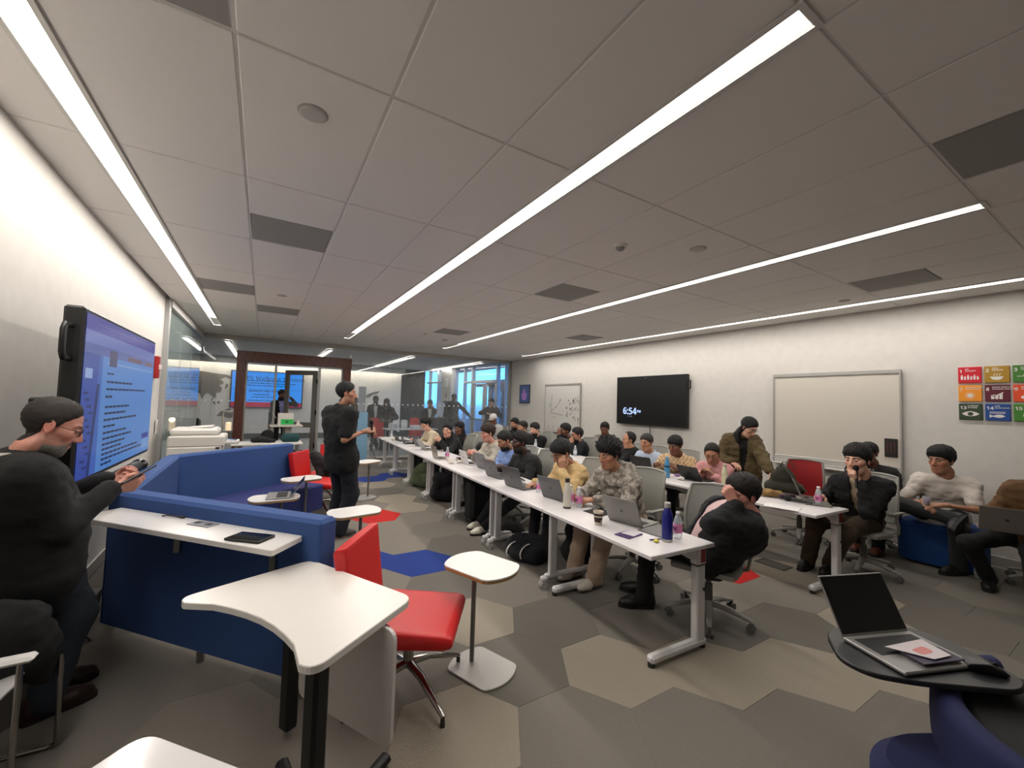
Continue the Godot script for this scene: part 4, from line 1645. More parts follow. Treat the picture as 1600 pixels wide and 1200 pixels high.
	b = MB.new()
	b.xf = Transform3D(Basis(Vector3.UP, PI / 2) * Basis(Vector3.RIGHT, PI / 2 - 0.1), Vector3(-0.16, 0.45, 0))
	slab(b, [[-0.36, -0.01, 0.008], [-0.15, -0.012, 0.008], [0.0, -0.01, 0.008]], [0.19, 0.21, 0.19])
	part("backrest", b, mat(Color(0.72, 0.71, 0.70), 0.4), wc)
	for s2 in [-1.0, 1.0]:
		b = MB.new()
		b.tube([Vector3(0.27, 0.60 if s2 > 0 else 0.43, s2 * 0.20), Vector3(0.27, 0.02, s2 * 0.20 + 0.02 * s2), Vector3(0.24, 0.011, s2 * 0.22), Vector3(-0.10, 0.011, s2 * 0.24), Vector3(-0.13, 0.03, s2 * 0.24), Vector3(-0.08, 0.42, s2 * 0.19)], 0.0105, 8)
		part("leg", b, chrome, wc)
		if s2 < 0.0:
			continue
		b = MB.new()
		b.box(Vector3(0.20, 0.615, s2 * 0.20), Vector3(0.22, 0.022, 0.06), 0.01)
		part("armrest", b, mat(Color(0.78, 0.77, 0.76), 0.35), wc)
	b = MB.new()
	blob(b, [[Vector3(-1.12, 0.70, -2.55), Vector3(-0.86, 0.62, -2.62), 0.10], [Vector3(-1.10, 0.5, -2.5), Vector3(-0.82, 0.49, -2.66), 0.09], [Vector3(-0.86, 0.58, -2.66), Vector3(-0.80, 0.36, -2.72), 0.06], [Vector3(-1.05, 0.8, -2.5), Vector3(-1.0, 0.58, -2.4), 0.07]], 0.03, 0.035)
	solo("coat", b, cloth(Color(0.035, 0.033, 0.03), 0.9, 0.4), "dark coat heaped on the white shell chair at the lower left", "coat")
	# copier at the end of the left wall
	var pr := thing("copier", "white office copier standing behind the blue sofa", "copier", Vector3(-0.80, 0, -7.62))
	var shell := mat(Color(0.80, 0.785, 0.755), 0.5)
	b = MB.new()
	b.box(Vector3(0, 0.45, 0), Vector3(0.62, 0.86, 0.62), 0.015)
	part("body", b, shell, pr)
	for y in [0.25, 0.45, 0.65]:
		b = MB.new()
		b.box(Vector3(0, y, 0.312), Vector3(0.56, 0.18, 0.015), 0.004)
		var dr := part("paper_drawer", b, mat(Color(0.77, 0.755, 0.725), 0.5), pr)
		b = MB.new()
		b.box(Vector3(0.0, y + 0.05, 0.322), Vector3(0.14, 0.025, 0.008), 0.002)
		part("handle", b, mat(Color(0.10, 0.10, 0.11), 0.5), dr)
	b = MB.new()
	b.box(Vector3(0.02, 0.955, 0), Vector3(0.66, 0.16, 0.60), 0.02)
	part("scanner", b, shell, pr)
	b = MB.new()
	b.box(Vector3(-0.02, 1.085, -0.02), Vector3(0.56, 0.10, 0.50), 0.03)
	part("feeder_lid", b, mat(Color(0.84, 0.825, 0.80), 0.45), pr)
	b = MB.new()
	b.box(Vector3(0.03, 1.145, -0.05), Vector3(0.30, 0.02, 0.34), 0.006, Basis(Vector3.BACK, 0.08))
	part("input_tray", b, mat(Color(0.82, 0.81, 0.79), 0.45), pr)
	b = MB.new()
	b.box(Vector3(0.42, 0.93, 0.12), Vector3(0.20, 0.05, 0.30), 0.01)
	part("control_panel", b, shell, pr)
	b = MB.new()
	b.box(Vector3(0.42, 0.958, 0.12), Vector3(0.14, 0.006, 0.20))
	part("touch_screen", b, mat(Color(0.30, 0.42, 0.55), 0.2), pr)
	b = MB.new()
	b.box(Vector3(0.27, 0.86, 0.318), Vector3(0.05, 0.03, 0.01), 0.002)
	part("badge", b, mat(Color(0.2, 0.2, 0.22), 0.5), pr)
	# low white table behind the sofa with odds and ends
	var lt := thing("low_table", "low white table with bags on it behind the back panel of the sofa", "table", Vector3(0.12, 0, -9.1))
	b = MB.new()
	b.box(Vector3(0, 0.74, 0), Vector3(1.15, 0.03, 0.6), 0.006)
	part("table_top", b, mat(Color(0.80, 0.79, 0.77), 0.4), lt)
	for sx in [-0.5, 0.5]:
		for sz in [-0.24, 0.24]:
			b = MB.new()
			b.cyl(Vector3(sx, 0, sz), Vector3(sx, 0.73, sz), 0.02)
			part("leg", b, mat(Color(0.6, 0.6, 0.6), 0.4, 0.5), lt)
	b = MB.new()
	blob(b, [[Vector3(-0.12, 0.80, -9.1), Vector3(0.10, 0.80, -9.05), 0.045], [Vector3(-0.05, 0.83, -9.12), Vector3(0.04, 0.84, -9.12), 0.04], [Vector3(0.1, 0.80, -9.0), Vector3(0.22, 0.79, -9.0), 0.035]], 0.02, 0.03)
	solo("bag", b, cloth(Color(0.035, 0.035, 0.04), 0.8, 0.3), "black soft bag slumped on the low white table behind the sofa", "bag")
	b = MB.new()
	blob(b, [[Vector3(0.40, 0.82, -9.1), Vector3(0.58, 0.82, -9.1), 0.075], [Vector3(0.42, 0.86, -9.1), Vector3(0.56, 0.86, -9.1), 0.06]], 0.02, 0.01)
	solo("pouch", b, cloth(Color(0.06, 0.22, 0.24), 0.8, 0.2), "teal pouch at the right end of the low white table", "pouch")
	# standing desk before the doorway
	var sd := thing("standing_desk", "tall white standing desk before the glass doorway", "desk", Vector3(0.46, 0, -10.9))
	b = MB.new()
	b.box(Vector3(0.03, 0.96, 0), Vector3(0.66, 0.035, 0.48), 0.006)
	part("desk_top", b, mat(Color(0.80, 0.77, 0.73), 0.4), sd)
	b = MB.new()
	b.box(Vector3(0.08, 0.48, -0.05), Vector3(0.13, 0.93, 0.09), 0.008)
	part("column", b, mat(Color(0.76, 0.73, 0.69), 0.4), sd)
	b = MB.new()
	b.box(Vector3(0.06, 0.02, -0.02), Vector3(0.50, 0.035, 0.42), 0.01)
	part("base", b, mat(Color(0.7, 0.68, 0.65), 0.4), sd)
	var bx := thing("supply_box", "white box with a green label on the standing desk", "box", Vector3(0.47, 0.978, -10.9))
	b = MB.new()
	b.box(Vector3(0, 0.135, 0), Vector3(0.32, 0.27, 0.22), 0.005)
	part("carton", b, mat(Color(0.82, 0.80, 0.77), 0.7), bx)
	b = MB.new()
	b.box(Vector3(-0.235, 0.22, 0.0), Vector3(0.15, 0.008, 0.2), 0.002, Basis(Vector3.BACK, -1.05))
	part("flap", b, mat(Color(0.84, 0.83, 0.80), 0.7), bx)
	b = MB.new()
	b.box(Vector3(0.03, 0.075, 0.113), Vector3(0.26, 0.12, 0.006), 0.001)
	part("green_label", b, mat(Color(0.16, 0.70, 0.34), 0.5), bx)
	b = MB.new()
	b.box(Vector3(0.02, 0.075, 0.118), Vector3(0.06, 0.05, 0.005))
	part("label_mark", b, mat(Color(0.06, 0.45, 0.2), 0.5), bx)
	b = MB.new()
	b.xf = Transform3D(Basis(), Vector3.ZERO)
	b.prism([Vector2(-0.05, -0.05), Vector2(0.05, -0.05), Vector2(0.05, 0.05), Vector2(-0.05, 0.05)], 0.0, 0.004)
	b.poly([Vector3(-0.05, 0.0, 0.04), Vector3(0.05, 0.0, 0.04), Vector3(0, 0.13, 0.0)])
	b.poly([Vector3(0.05, 0.0, -0.04), Vector3(-0.05, 0.0, -0.04), Vector3(0, 0.13, 0.0)])
	b.poly([Vector3(0.05, 0.0, 0.04), Vector3(0.05, 0.0, -0.04), Vector3(0, 0.13, 0.0)])
	b.poly([Vector3(-0.05, 0.0, -0.04), Vector3(-0.05, 0.0, 0.04), Vector3(0, 0.13, 0.0)])
	solo("tent_card", b, mat(Color(0.80, 0.76, 0.74), 0.7), "small folded tent card at the right end of the standing desk", "card", Vector3(0.73, 0.978, -10.85))
	b = MB.new()
	blob(b, [[Vector3(0.10, 0.45, -10.7), Vector3(0.12, 0.75, -10.75), 0.13], [Vector3(0.02, 0.2, -10.6), Vector3(0.1, 0.4, -10.7), 0.16], [Vector3(0.20, 0.15, -10.65), Vector3(0.16, 0.5, -10.7), 0.13]], 0.03, 0.03)
	solo("backpack", b, cloth(Color(0.03, 0.03, 0.035), 0.8, 0.3), "black backpack leaning on the standing desk", "backpack")
	# pale blue flip chart board at the glass wall
	var ea := thing("board_easel", "pale blue board on a folding easel at the glass wall behind the presenter", "easel", Vector3(2.08, 0, -11.0))
	b = MB.new()
	b.box(Vector3(0, 0.66, 0.06), Vector3(0.50, 1.28, 0.012), 0.004, Basis(Vector3.RIGHT, -0.09))
	part("board", b, mat(Color(0.45, 0.60, 0.70), 0.25), ea)
	for q in [[-0.24, -0.22, 0.14], [0.24, 0.5, 0.05], [0.0, 0.0, -0.30]]:
		b = MB.new()
		b.cyl(Vector3(q[0] * 0.6, 1.32, 0.0), Vector3(q[1], 0.0, q[2]), 0.012)
		part("leg", b, mat(Color(0.55, 0.58, 0.60), 0.3, 0.8), ea)


func blob(b: MB, bones: Array, s: float, fold: float, c := 0.0) -> void:
	# a soft heap: capsules joined with a smooth minimum; bones are [from, to, radius] or [from, to, r0, r1]
	var lo := Vector3.ONE * 1e9
	var hi := -lo
	for q in bones:
		var r: float = maxf(q[2], q[3] if q.size() > 3 else q[2]) + 0.04
		for k in 2:
			lo = lo.min(q[k] - Vector3.ONE * r)
			hi = hi.max(q[k] + Vector3.ONE * r)
	var ext := (hi - lo).length()
	var f := Field.new(lo, hi, c if c > 0.0 else clampf(ext / 45.0, 0.006, 0.02), s)
	for q in bones:
		f.cap(q[0], q[1], q[2], q[3] if q.size() > 3 else q[2])
	f.net(b, Color.WHITE, fold, fold_noise)


# ---------------------------------------------------------------- soft bodies: a field of capsules, meshed as surface nets

class Field:
	var lo: Vector3
	var c: float
	var s: float
	var nx: int
	var ny: int
	var nz: int
	var F := PackedFloat32Array()

	func _init(a: Vector3, b: Vector3, cell: float, soft: float) -> void:
		c = cell
		s = soft
		lo = a - Vector3.ONE * cell * 3.0
		var e := (b - a) / cell
		nx = int(e.x) + 7
		ny = int(e.y) + 7
		nz = int(e.z) + 7
		F.resize(nx * ny * nz)

	# a tapered capsule; squash scales distances along one axis (a flattened limb)
	func cap(a: Vector3, b: Vector3, ra: float, rb := -1.0) -> void:
		if rb < 0.0:
			rb = ra
		var lim := s * 3.5
		var r := maxf(ra, rb) + lim
		var mn := (a.min(b) - Vector3.ONE * r - lo) / c
		var mx := (a.max(b) + Vector3.ONE * r - lo) / c
		var x0 := maxi(0, int(mn.x))
		var x1 := mini(nx - 1, int(mx.x) + 1)
		var y0 := maxi(0, int(mn.y))
		var y1 := mini(ny - 1, int(mx.y) + 1)
		var z0 := maxi(0, int(mn.z))
		var z1 := mini(nz - 1, int(mx.z) + 1)
		var d := b - a
		var inv := 1.0 / maxf(d.length_squared(), 1e-9)
		var dx := d.x * inv
		var k := -1.0 / s
		var dr := rb - ra
		for iz in range(z0, z1 + 1):
			var pz := lo.z + iz * c - a.z
			for iy in range(y0, y1 + 1):
				var py := lo.y + iy * c - a.y
				var i := (iz * ny + iy) * nx
				var base := (py * d.y + pz * d.z) * inv
				for ix in range(x0, x1 + 1):
					var px := lo.x + ix * c - a.x
					var t := px * dx + base
					if t < 0.0:
						t = 0.0
					elif t > 1.0:
						t = 1.0
					var ex := px - d.x * t
					var ey := py - d.y * t
					var ez := pz - d.z * t
					var dist := sqrt(ex * ex + ey * ey + ez * ez) - ra - dr * t
					if dist < lim:
						F[i + ix] += exp(dist * k) if dist > -4.0 * s else 55.0

	# clear everything for which the test holds
	func clear_if(test: Callable) -> void:
		for iz in nz:
			for iy in ny:
				var i := (iz * ny + iy) * nx
				for ix in nx:
					if F[i + ix] > 0.0 and test.call(lo + Vector3(ix, iy, iz) * c):
						F[i + ix] = 0.0

	func net(b: MB, color: Color, fold := 0.0, noise: FastNoiseLite = null, tint = null) -> void:
		var sums := PackedVector3Array()
		var cnt := PackedInt32Array()
		var cell := {}
		var quads := PackedInt32Array()
		var strides := [1, nx, nx * ny]
		var axes := [Vector3(c, 0, 0), Vector3(0, c, 0), Vector3(0, 0, c)]
		for iz in range(1, nz - 1):
			for iy in range(1, ny - 1):
				var row := (iz * ny + iy) * nx
				for ix in range(1, nx - 1):
					var i := row + ix
					var v0 := F[i]
					var in0 := v0 >= 1.0
					for ax in 3:
						var v1 := F[i + strides[ax]]
						if in0 == (v1 >= 1.0):
							continue
						var l0 := log(maxf(v0, 1e-4))
						var l1 := log(maxf(v1, 1e-4))
						var p: Vector3 = lo + Vector3(ix, iy, iz) * c + axes[ax] * (l0 / (l0 - l1))
						var su: int = strides[(ax + 1) % 3]
						var sv: int = strides[(ax + 2) % 3]
						var q := [i - su - sv, i - sv, i, i - su]
						for e in 4:
							var key: int = q[e]
							var at: int = cell.get(key, -1)
							if at < 0:
								at = sums.size()
								cell[key] = at
								sums.append(p)
								cnt.append(1)
							else:
								sums[at] += p
								cnt[at] += 1
							q[e] = at
						if in0:
							quads.append_array([q[0], q[1], q[2], q[3]])
						else:
							quads.append_array([q[3], q[2], q[1], q[0]])
		var k := sums.size()
		var pos := PackedVector3Array()
		pos.resize(k)
		for i in k:
			pos[i] = sums[i] / cnt[i]
		for turn in (2 if fold > 0.0 and noise else 1):
			var acc := PackedVector3Array()
			acc.resize(k)
			for i in range(0, quads.size(), 4):
				var n := (pos[quads[i + 2]] - pos[quads[i]]).cross(pos[quads[i + 3]] - pos[quads[i + 1]])
				acc[quads[i]] += n
				acc[quads[i + 1]] += n
				acc[quads[i + 2]] += n
				acc[quads[i + 3]] += n
			for i in k:
				acc[i] = acc[i].normalized()
			if turn == 0 and fold > 0.0 and noise:
				for i in k:
					var p := pos[i]
					pos[i] = p + acc[i] * (noise.get_noise_3d(p.x, p.y * 1.6, p.z) * fold * 0.4)
				continue
			var at := b.v.size()
			for i in k:
				b.v.append(pos[i])
				b.n.append(acc[i])
				b.uv.append(Vector2.ZERO)
				if b.use_col:
					b.col.append(tint.call(pos[i]) if tint != null else color)
			for i in range(0, quads.size(), 4):
				var q0 := at + quads[i]
				var q1 := at + quads[i + 1]
				var q2 := at + quads[i + 2]
				var q3 := at + quads[i + 3]
				b.idx.append_array([q0, q2, q1, q0, q3, q2])


# ---------------------------------------------------------------- people

const HW := 56   # head mesh: columns
const HH := 44   # head mesh: rows
var head_r := PackedFloat32Array()   # radius of the face in each direction
var skull_r := PackedFloat32Array()  # radius without nose, lips and sockets
var head_dir := PackedVector3Array()
var hands := {}
var shoe_mesh: ArrayMesh
var sole_mesh: ArrayMesh
var skin_mat: StandardMaterial3D


func head_sdf(p: Vector3, face: bool) -> float:
	# millimetre-like proportions in metres; x to the person's left, y up, z forward
	var q := Vector3(absf(p.x), p.y, p.z)
	var d := ell(q, Vector3(0, 0.036, -0.014), Vector3(0.076, 0.086, 0.097))
	d = smin(d, ell(q, Vector3(0, -0.040, 0.030), Vector3(0.058, 0.080, 0.060)), 0.03)
	d = smin(d, seg(q, Vector3(0, -0.099, 0.067), Vector3(0.014, -0.097, 0.062), 0.021), 0.022)
	d = smin(d, seg(q, Vector3(0.046, -0.060, 0.000), Vector3(0.030, -0.085, 0.040), 0.021), 0.03)
	d = smin(d, seg(q, Vector3(0.030, -0.10, -0.03), Vector3(0.02, -0.15, -0.035), 0.045), 0.03)
	if not face:
		return d
	d = smin(d, seg(q, Vector3(0.045, -0.014, 0.058), Vector3(0.052, -0.008, 0.035), 0.019), 0.02)
	d = smin(d, seg(q, Vector3(0.008, 0.030, 0.083), Vector3(0.045, 0.032, 0.066), 0.009), 0.012)
	d = -smin(-d, (q - Vector3(0.031, 0.010, 0.103)).length() - 0.017, 0.010)
	d = smin(d, seg(q, Vector3(0, 0.012, 0.090), Vector3(0, -0.026, 0.111), 0.0085), 0.010)
	d = smin(d, seg(q, Vector3(0.010, -0.033, 0.098), Vector3(0.004, -0.031, 0.106), 0.0085), 0.007)
	d = smin(d, seg(q, Vector3(0, -0.062, 0.0905), Vector3(0.020, -0.065, 0.080), 0.0055), 0.006)
	d = smin(d, seg(q, Vector3(0, -0.073, 0.088), Vector3(0.017, -0.071, 0.080), 0.0065), 0.006)
	d = -smin(-d, seg(q, Vector3(0, -0.0675, 0.100), Vector3(0.022, -0.068, 0.090), 0.002), 0.004)
	return d


func ell(p: Vector3, c: Vector3, r: Vector3) -> float:
	var q := p - c
	var k0 := (q / r).length()
	var k1 := (q / (r * r)).length()
	return k0 * (k0 - 1.0) / maxf(k1, 1e-6)


func seg(p: Vector3, a: Vector3, b: Vector3, r: float) -> float:
	var d := b - a
	var t := clampf((p - a).dot(d) / maxf(d.length_squared(), 1e-9), 0.0, 1.0)
	return (p - a - d * t).length() - r


func smin(a: float, b: float, k: float) -> float:
	var h := maxf(k - absf(a - b), 0.0) / k
	return minf(a, b) - h * h * k * 0.25


func build_head() -> void:
	# directions gather towards the face (+z)
	for j in HH + 1:
		var v := float(j) / HH
		var e := -PI / 2 + PI * v
		for i in HW:
			var u := float(i) / HW * 2.0 - 1.0
			var a := PI * (u * 0.72 + 0.28 * u * u * u)
			var d := Vector3(sin(a) * cos(e), sin(e), cos(a) * cos(e))
			head_dir.append(d)
			for face in [true, false]:
				# march inwards from outside
				var r := 0.19
				for it in 26:
					var sd := head_sdf(d * r, face)
					if sd < 0.0004:
						break
					r -= sd * 0.85
					if r < 0.02:
						break
				if face:
					head_r.append(r)
				else:
					skull_r.append(r)


func head_index() -> PackedInt32Array:
	var ix := PackedInt32Array()
	for j in HH:
		for i in HW:
			var a := j * HW + i
			var b := j * HW + (i + 1) % HW
			var c := a + HW
			var d := b + HW
			ix.append_array([a, d, b, a, c, d])
	return ix


func build_hands() -> void:
	# right hands: fingers along +z, back of the hand +y, thumb towards +x
	var poses := {
		"relaxed": [[0.45, 0.5, 0.3], [0.5, 0.55, 0.35], [0.6, 0.6, 0.4], [0.65, 0.6, 0.4], 0.35],
		"type": [[0.55, 0.55, 0.3], [0.5, 0.65, 0.35], [0.55, 0.65, 0.35], [0.6, 0.6, 0.3], 0.25],
		"grip": [[1.25, 1.35, 0.7], [1.3, 1.4, 0.75], [1.35, 1.4, 0.8], [1.4, 1.4, 0.8], 0.85],
		"flat": [[0.08, 0.1, 0.08], [0.06, 0.1, 0.08], [0.1, 0.1, 0.08], [0.15, 0.12, 0.1], 0.15],
		"hold": [[0.7, 0.8, 0.5], [0.75, 0.85, 0.5], [0.8, 0.85, 0.55], [0.85, 0.85, 0.55], 0.6],
	}
	for name in poses:
		var p: Array = poses[name]
		var bones := []
		var base_x := [0.028, 0.0095, -0.0095, -0.027]
		var base_z := [0.088, 0.093, 0.087, 0.078]
		var lens := [[0.041, 0.024, 0.019], [0.045, 0.027, 0.020], [0.041, 0.025, 0.019], [0.032, 0.019, 0.017]]
		bones.append([Vector3(0, 0, -0.045), Vector3(0, 0, 0.01), 0.024, 0.022])
		for f in 4:
			var root := Vector3(base_x[f], 0, base_z[f])
			bones.append([Vector3(base_x[f] * 0.6, 0, 0.005), root, 0.0155, 0.0125])
			var a := 0.0
			var at := root
			var spread: float = base_x[f] * 2.2
			for k in 3:
				a += p[f][k]
				var dir := Vector3(sin(spread) * cos(a) * 0.6, -sin(a), cos(a)).normalized()
				var to: Vector3 = at + dir * lens[f][k]
				bones.append([at, to, 0.0096 - 0.0008 * k - (0.001 if f == 3 else 0.0), 0.0088 - 0.0008 * k - (0.001 if f == 3 else 0.0)])
				at = to
		var th: float = p[4]
		var t0 := Vector3(0.020, -0.006, 0.018)
		var t1 := t0 + Vector3(0.030 * cos(th), -0.012 - 0.012 * th, 0.034)
		var t2 := t1 + Vector3(0.012 - 0.03 * th, -0.008 - 0.014 * th, 0.030)
		var t3 := t2 + Vector3(0.004 - 0.026 * th, -0.006 - 0.008 * th, 0.023)
		bones.append([t0, t1, 0.0145, 0.0120])
		bones.append([t1, t2, 0.0112, 0.0100])
		bones.append([t2, t3, 0.0100, 0.0082])
		var f := Field.new(Vector3(-0.06, -0.10, -0.075), Vector3(0.085, 0.035, 0.20), 0.0046, 0.0028)
		for q in bones:
			f.cap(q[0], q[1], q[2], q[3])
		var b := MB.new()
		f.net(b, Color.WHITE)
		hands[name] = b


func build_shoe() -> void:
	# toe along +z, heel at z = -0.07, sole at y = 0
	var b := MB.new()
	var o := rounded([Vector2(-0.034, -0.08), Vector2(0.034, -0.08), Vector2(0.042, 0.06), Vector2(0.046, 0.12), Vector2(0.02, 0.195), Vector2(-0.03, 0.19), Vector2(-0.05, 0.11), Vector2(-0.036, 0.04)], 0.04, 4)
	b.prism(o, 0.0, 0.026, 0.004)
	sole_mesh = b.mesh()
	b = MB.new()
	var f := Field.new(Vector3(-0.07, 0.0, -0.10), Vector3(0.07, 0.14, 0.21), 0.0085, 0.012)
	f.cap(Vector3(0, 0.045, -0.045), Vector3(0, 0.10, -0.035), 0.036, 0.042)
	f.cap(Vector3(0, 0.045, -0.04), Vector3(-0.004, 0.042, 0.10), 0.036, 0.036)
	f.cap(Vector3(-0.012, 0.036, 0.09), Vector3(-0.006, 0.034, 0.155), 0.032, 0.026)
	f.cap(Vector3(0.014, 0.036, 0.09), Vector3(0.008, 0.034, 0.15), 0.030, 0.024)
	f.cap(Vector3(0, 0.075, -0.02), Vector3(0, 0.05, 0.09), 0.034, 0.022)
	f.net(b, Color.WHITE)
	shoe_mesh = b.mesh()


func ik(a: Vector3, b: Vector3, l1: float, l2: float, pole: Vector3) -> Vector3:
	var d := b - a
	var l := clampf(d.length(), 0.05, (l1 + l2) * 0.999)
	var n := d.normalized()
	var x := (l1 * l1 - l2 * l2 + l * l) / (2.0 * l)
	var h := sqrt(maxf(l1 * l1 - x * x, 0.0))
	var side := (pole - n * pole.dot(n))
	side = side.normalized() if side.length() > 1e-4 else Vector3.DOWN
	return a + n * x + side * h


func lin(c: Color) -> Color:
	return c.srgb_to_linear()


const SKINS := {"fair": Color(0.80, 0.62, 0.53), "rosy": Color(0.79, 0.56, 0.49), "tan": Color(0.66, 0.475, 0.37), "olive": Color(0.64, 0.47, 0.36), "brown": Color(0.44, 0.29, 0.215), "dark": Color(0.26, 0.165, 0.125)}


# p: hip, head (centre of the skull), face (compass degrees of the chest), look [yaw, pitch], wl/wr wrists, fl/fr ankles' floor points,
# hl/hr [pose, finger direction, back of hand], top/pants/shoes colours and so on; all in world metres
func person(label: String, p: Dictionary, group := "") -> Node3D:
	var s: float = p.get("s", 1.0)
	var g: float = p.get("g", 1.0)
	var hip: Vector3 = p.hip
	var hc: Vector3 = p.head
	var base := Vector3(hip.x, p.get("ground", 0.0), hip.z)
	var root := thing("person", label, "person", base, group)
	hip -= base
	hc -= base
	var f := dirv(p.face)
	var rt := f.cross(Vector3.UP)
	var look: Array = p.get("look", [p.face, 10.0])
	var hf := dirv(look[0])
	var pit := deg_to_rad(look[1])
	var hfw := hf * cos(pit) + Vector3.DOWN * sin(pit)
	var hup := hf * sin(pit) + Vector3.UP * cos(pit)
	if look.size() > 2:
		hup = hup.rotated(hfw, deg_to_rad(look[2]))
	var hx := hup.cross(hfw)
	var hs: float = p.get("hs", 1.06)
	var hb := Basis(hx, hup, hfw) * Basis.from_scale(Vector3.ONE * hs)
	var far: bool = p.get("far", false)
	# skeleton
	var nb: Vector3 = hc - hup * 0.115 * hs - hfw * 0.045 * hs + Vector3.DOWN * 0.065 - f * 0.015
	if p.has("neck"):
		nb = p.neck - base
	var up := (nb - hip).normalized()
	var fr := (f - up * f.dot(up)).normalized()
	var tw: float = deg_to_rad(p.get("twist", 0.0))
	var srt := rt.rotated(Vector3.UP, tw)
	var sw: float = p.get("sw", 0.168) * s
	var sl := nb - srt * sw - up * 0.055 * s
	var sr := nb + srt * sw - up * 0.055 * s
	if p.has("shrug"):
		sl += Vector3.UP * p.shrug
		sr += Vector3.UP * p.shrug
	var hl := hip - rt * 0.088 * s
	var hr := hip + rt * 0.088 * s
	var ua := 0.285 * s
	var fa := 0.25 * s
	var sit: bool = p.get("sit", false)
	var wl: Vector3 = (p.wl - base) if p.has("wl") else (hip + f * 0.36 - rt * 0.12 + Vector3.UP * 0.12 if sit else hip - rt * 0.27 * g - Vector3.UP * 0.06 + f * 0.06)
	var wr: Vector3 = (p.wr - base) if p.has("wr") else (hip + f * 0.36 + rt * 0.12 + Vector3.UP * 0.12 if sit else hip + rt * 0.27 * g - Vector3.UP * 0.06 + f * 0.06)
	var el := ik(sl, wl, ua, fa, p.get("pole_l", Vector3.DOWN * 0.7 - rt * 0.55 - f * 0.35))
	var er := ik(sr, wr, ua, fa, p.get("pole_r", Vector3.DOWN * 0.7 + rt * 0.55 - f * 0.35))
	wl = el + (wl - el).normalized() * fa
	wr = er + (wr - er).normalized() * fa
	var tl := 0.42 * s
	var sl2 := 0.40 * s
	var al: Vector3 = ((p.fl - base) if p.has("fl") else hip * Vector3(1, 0, 1) - rt * 0.11 + (f * 0.42 if sit else Vector3.ZERO)) + Vector3.UP * (0.085 if not p.has("fl") or p.fl.y < 0.05 else 0.0)
	var ar: Vector3 = ((p.fr - base) if p.has("fr") else hip * Vector3(1, 0, 1) + rt * 0.11 + (f * 0.42 if sit else Vector3.ZERO)) + Vector3.UP * (0.085 if not p.has("fr") or p.fr.y < 0.05 else 0.0)
	var kl := ik(hl, al, tl, sl2, p.get("knee_l", f + Vector3.UP * 0.5 - rt * 0.15))
	var kr := ik(hr, ar, tl, sl2, p.get("knee_r", f + Vector3.UP * 0.5 + rt * 0.15))
	al = kl + (al - kl).normalized() * sl2
	ar = kr + (ar - kr).normalized() * sl2
	var waist: Vector3 = hip.lerp(nb, 0.36) - fr * p.get("slump", 0.02)
	var chest: Vector3 = hip.lerp(nb, 0.72) - fr * p.get("slump", 0.02) * 0.6
	var belly: float = p.get("belly", 0.0)
	# bones: [a, b, ra, rb, kind] 0 torso, 1 upper arm, 2 forearm, 3 thigh, 4 shin, 5 neck
	var bones := []
	for sd in [-1.0, 1.0]:
		var o1: Vector3 = rt * sd * 0.072 * s * g
		var o2: Vector3 = srt * sd * 0.088 * s * g
		bones.append([hip + o1, waist + o1 * 0.85, 0.108 * s * g, 0.096 * s * g, 0])
		bones.append([waist + o1 * 0.85, chest + o2, 0.096 * s * g, 0.104 * s * g, 0])
		bones.append([chest + o2, (sl if sd < 0 else sr) * 0.72 + nb * 0.28 - up * 0.035, 0.104 * s * g, 0.066 * s, 0])
		bones.append([nb - up * 0.012, sl if sd < 0 else sr, 0.052 * s, 0.060 * s, 0])
	bones.append([hip, waist, 0.104 * s * g, 0.094 * s * g, 0])
	bones.append([waist, chest + fr * 0.012, 0.094 * s * g, 0.104 * s * g, 0])
	bones.append([chest + fr * 0.012, nb - up * 0.10, 0.100 * s * g, 0.075 * s, 0])
	if belly > 0.0:
		bones.append([waist + fr * belly * 0.5, waist + fr * belly * 0.5 - up * 0.10, 0.11 * g, 0.11 * g, 0])
	bones.append([nb - up * 0.03, hc - hup * 0.06 * hs - hfw * 0.02, 0.054 * s, 0.052 * s, 5])
	for q in [[sl, el, wl], [sr, er, wr]]:
		bones.append([q[0], q[1], 0.052 * s, 0.042 * s, 1])
		bones.append([q[1], q[2], 0.041 * s, 0.027 * s, 2])
	for q in [[hl, kl, al], [hr, kr, ar]]:
		bones.append([q[0], q[1], 0.082 * s * sqrt(g), 0.056 * s, 3])
		bones.append([q[1], q[2], 0.054 * s, 0.036 * s, 4])
	var skin: Color = SKINS[p.get("skin", "tan")]
	var hair: Color = p.get("hair", Color(0.035, 0.028, 0.025))
	# the body: one continuous mesh with head and hands
	var body := MB.new()
	body.use_col = true
	var short: bool = p.get("sleeve", 1.0) < 0.9
	add_bones(body, bones, [0, 1, 2, 3, 4, 5], 0.022 if not short else 0.016, 0.014, -0.006, 1.0, lin(skin), 0.0)
	add_head(body, hc, hb, skin, hair, p)
	add_hand(body, wl, el, p.get("hl", []), true, lin(skin) * 0.97, f, s)
	add_hand(body, wr, er, p.get("hr", []), false, lin(skin) * 0.97, f, s)
	part("body", body, skin_mat, root)
	# clothes
	var cell := 0.021 if far else 0.0155
	var loose: float = p.get("loose", 0.012)
	var top: Color = p.get("top", Color(0.1, 0.1, 0.1))
	var sleeve: float = p.get("sleeve", 1.0)
	var kind: String = p.get("wear", "shirt")
	var open_w: float = p.get("open", 0.0)
	if open_w > 0.0:
		var inner := MB.new()
		add_bones(inner, bones, [0], cell, 0.016, 0.007, 1.0, Color.WHITE, 0.006)
		part("shirt", inner, cloth(p.get("inner", Color(0.8, 0.8, 0.8)), 0.9, 0.15), root)
	var up_mb := MB.new()
	var pattern: String = p.get("pattern", "")
	if pattern != "":
		up_mb.use_col = true
	var hem := []
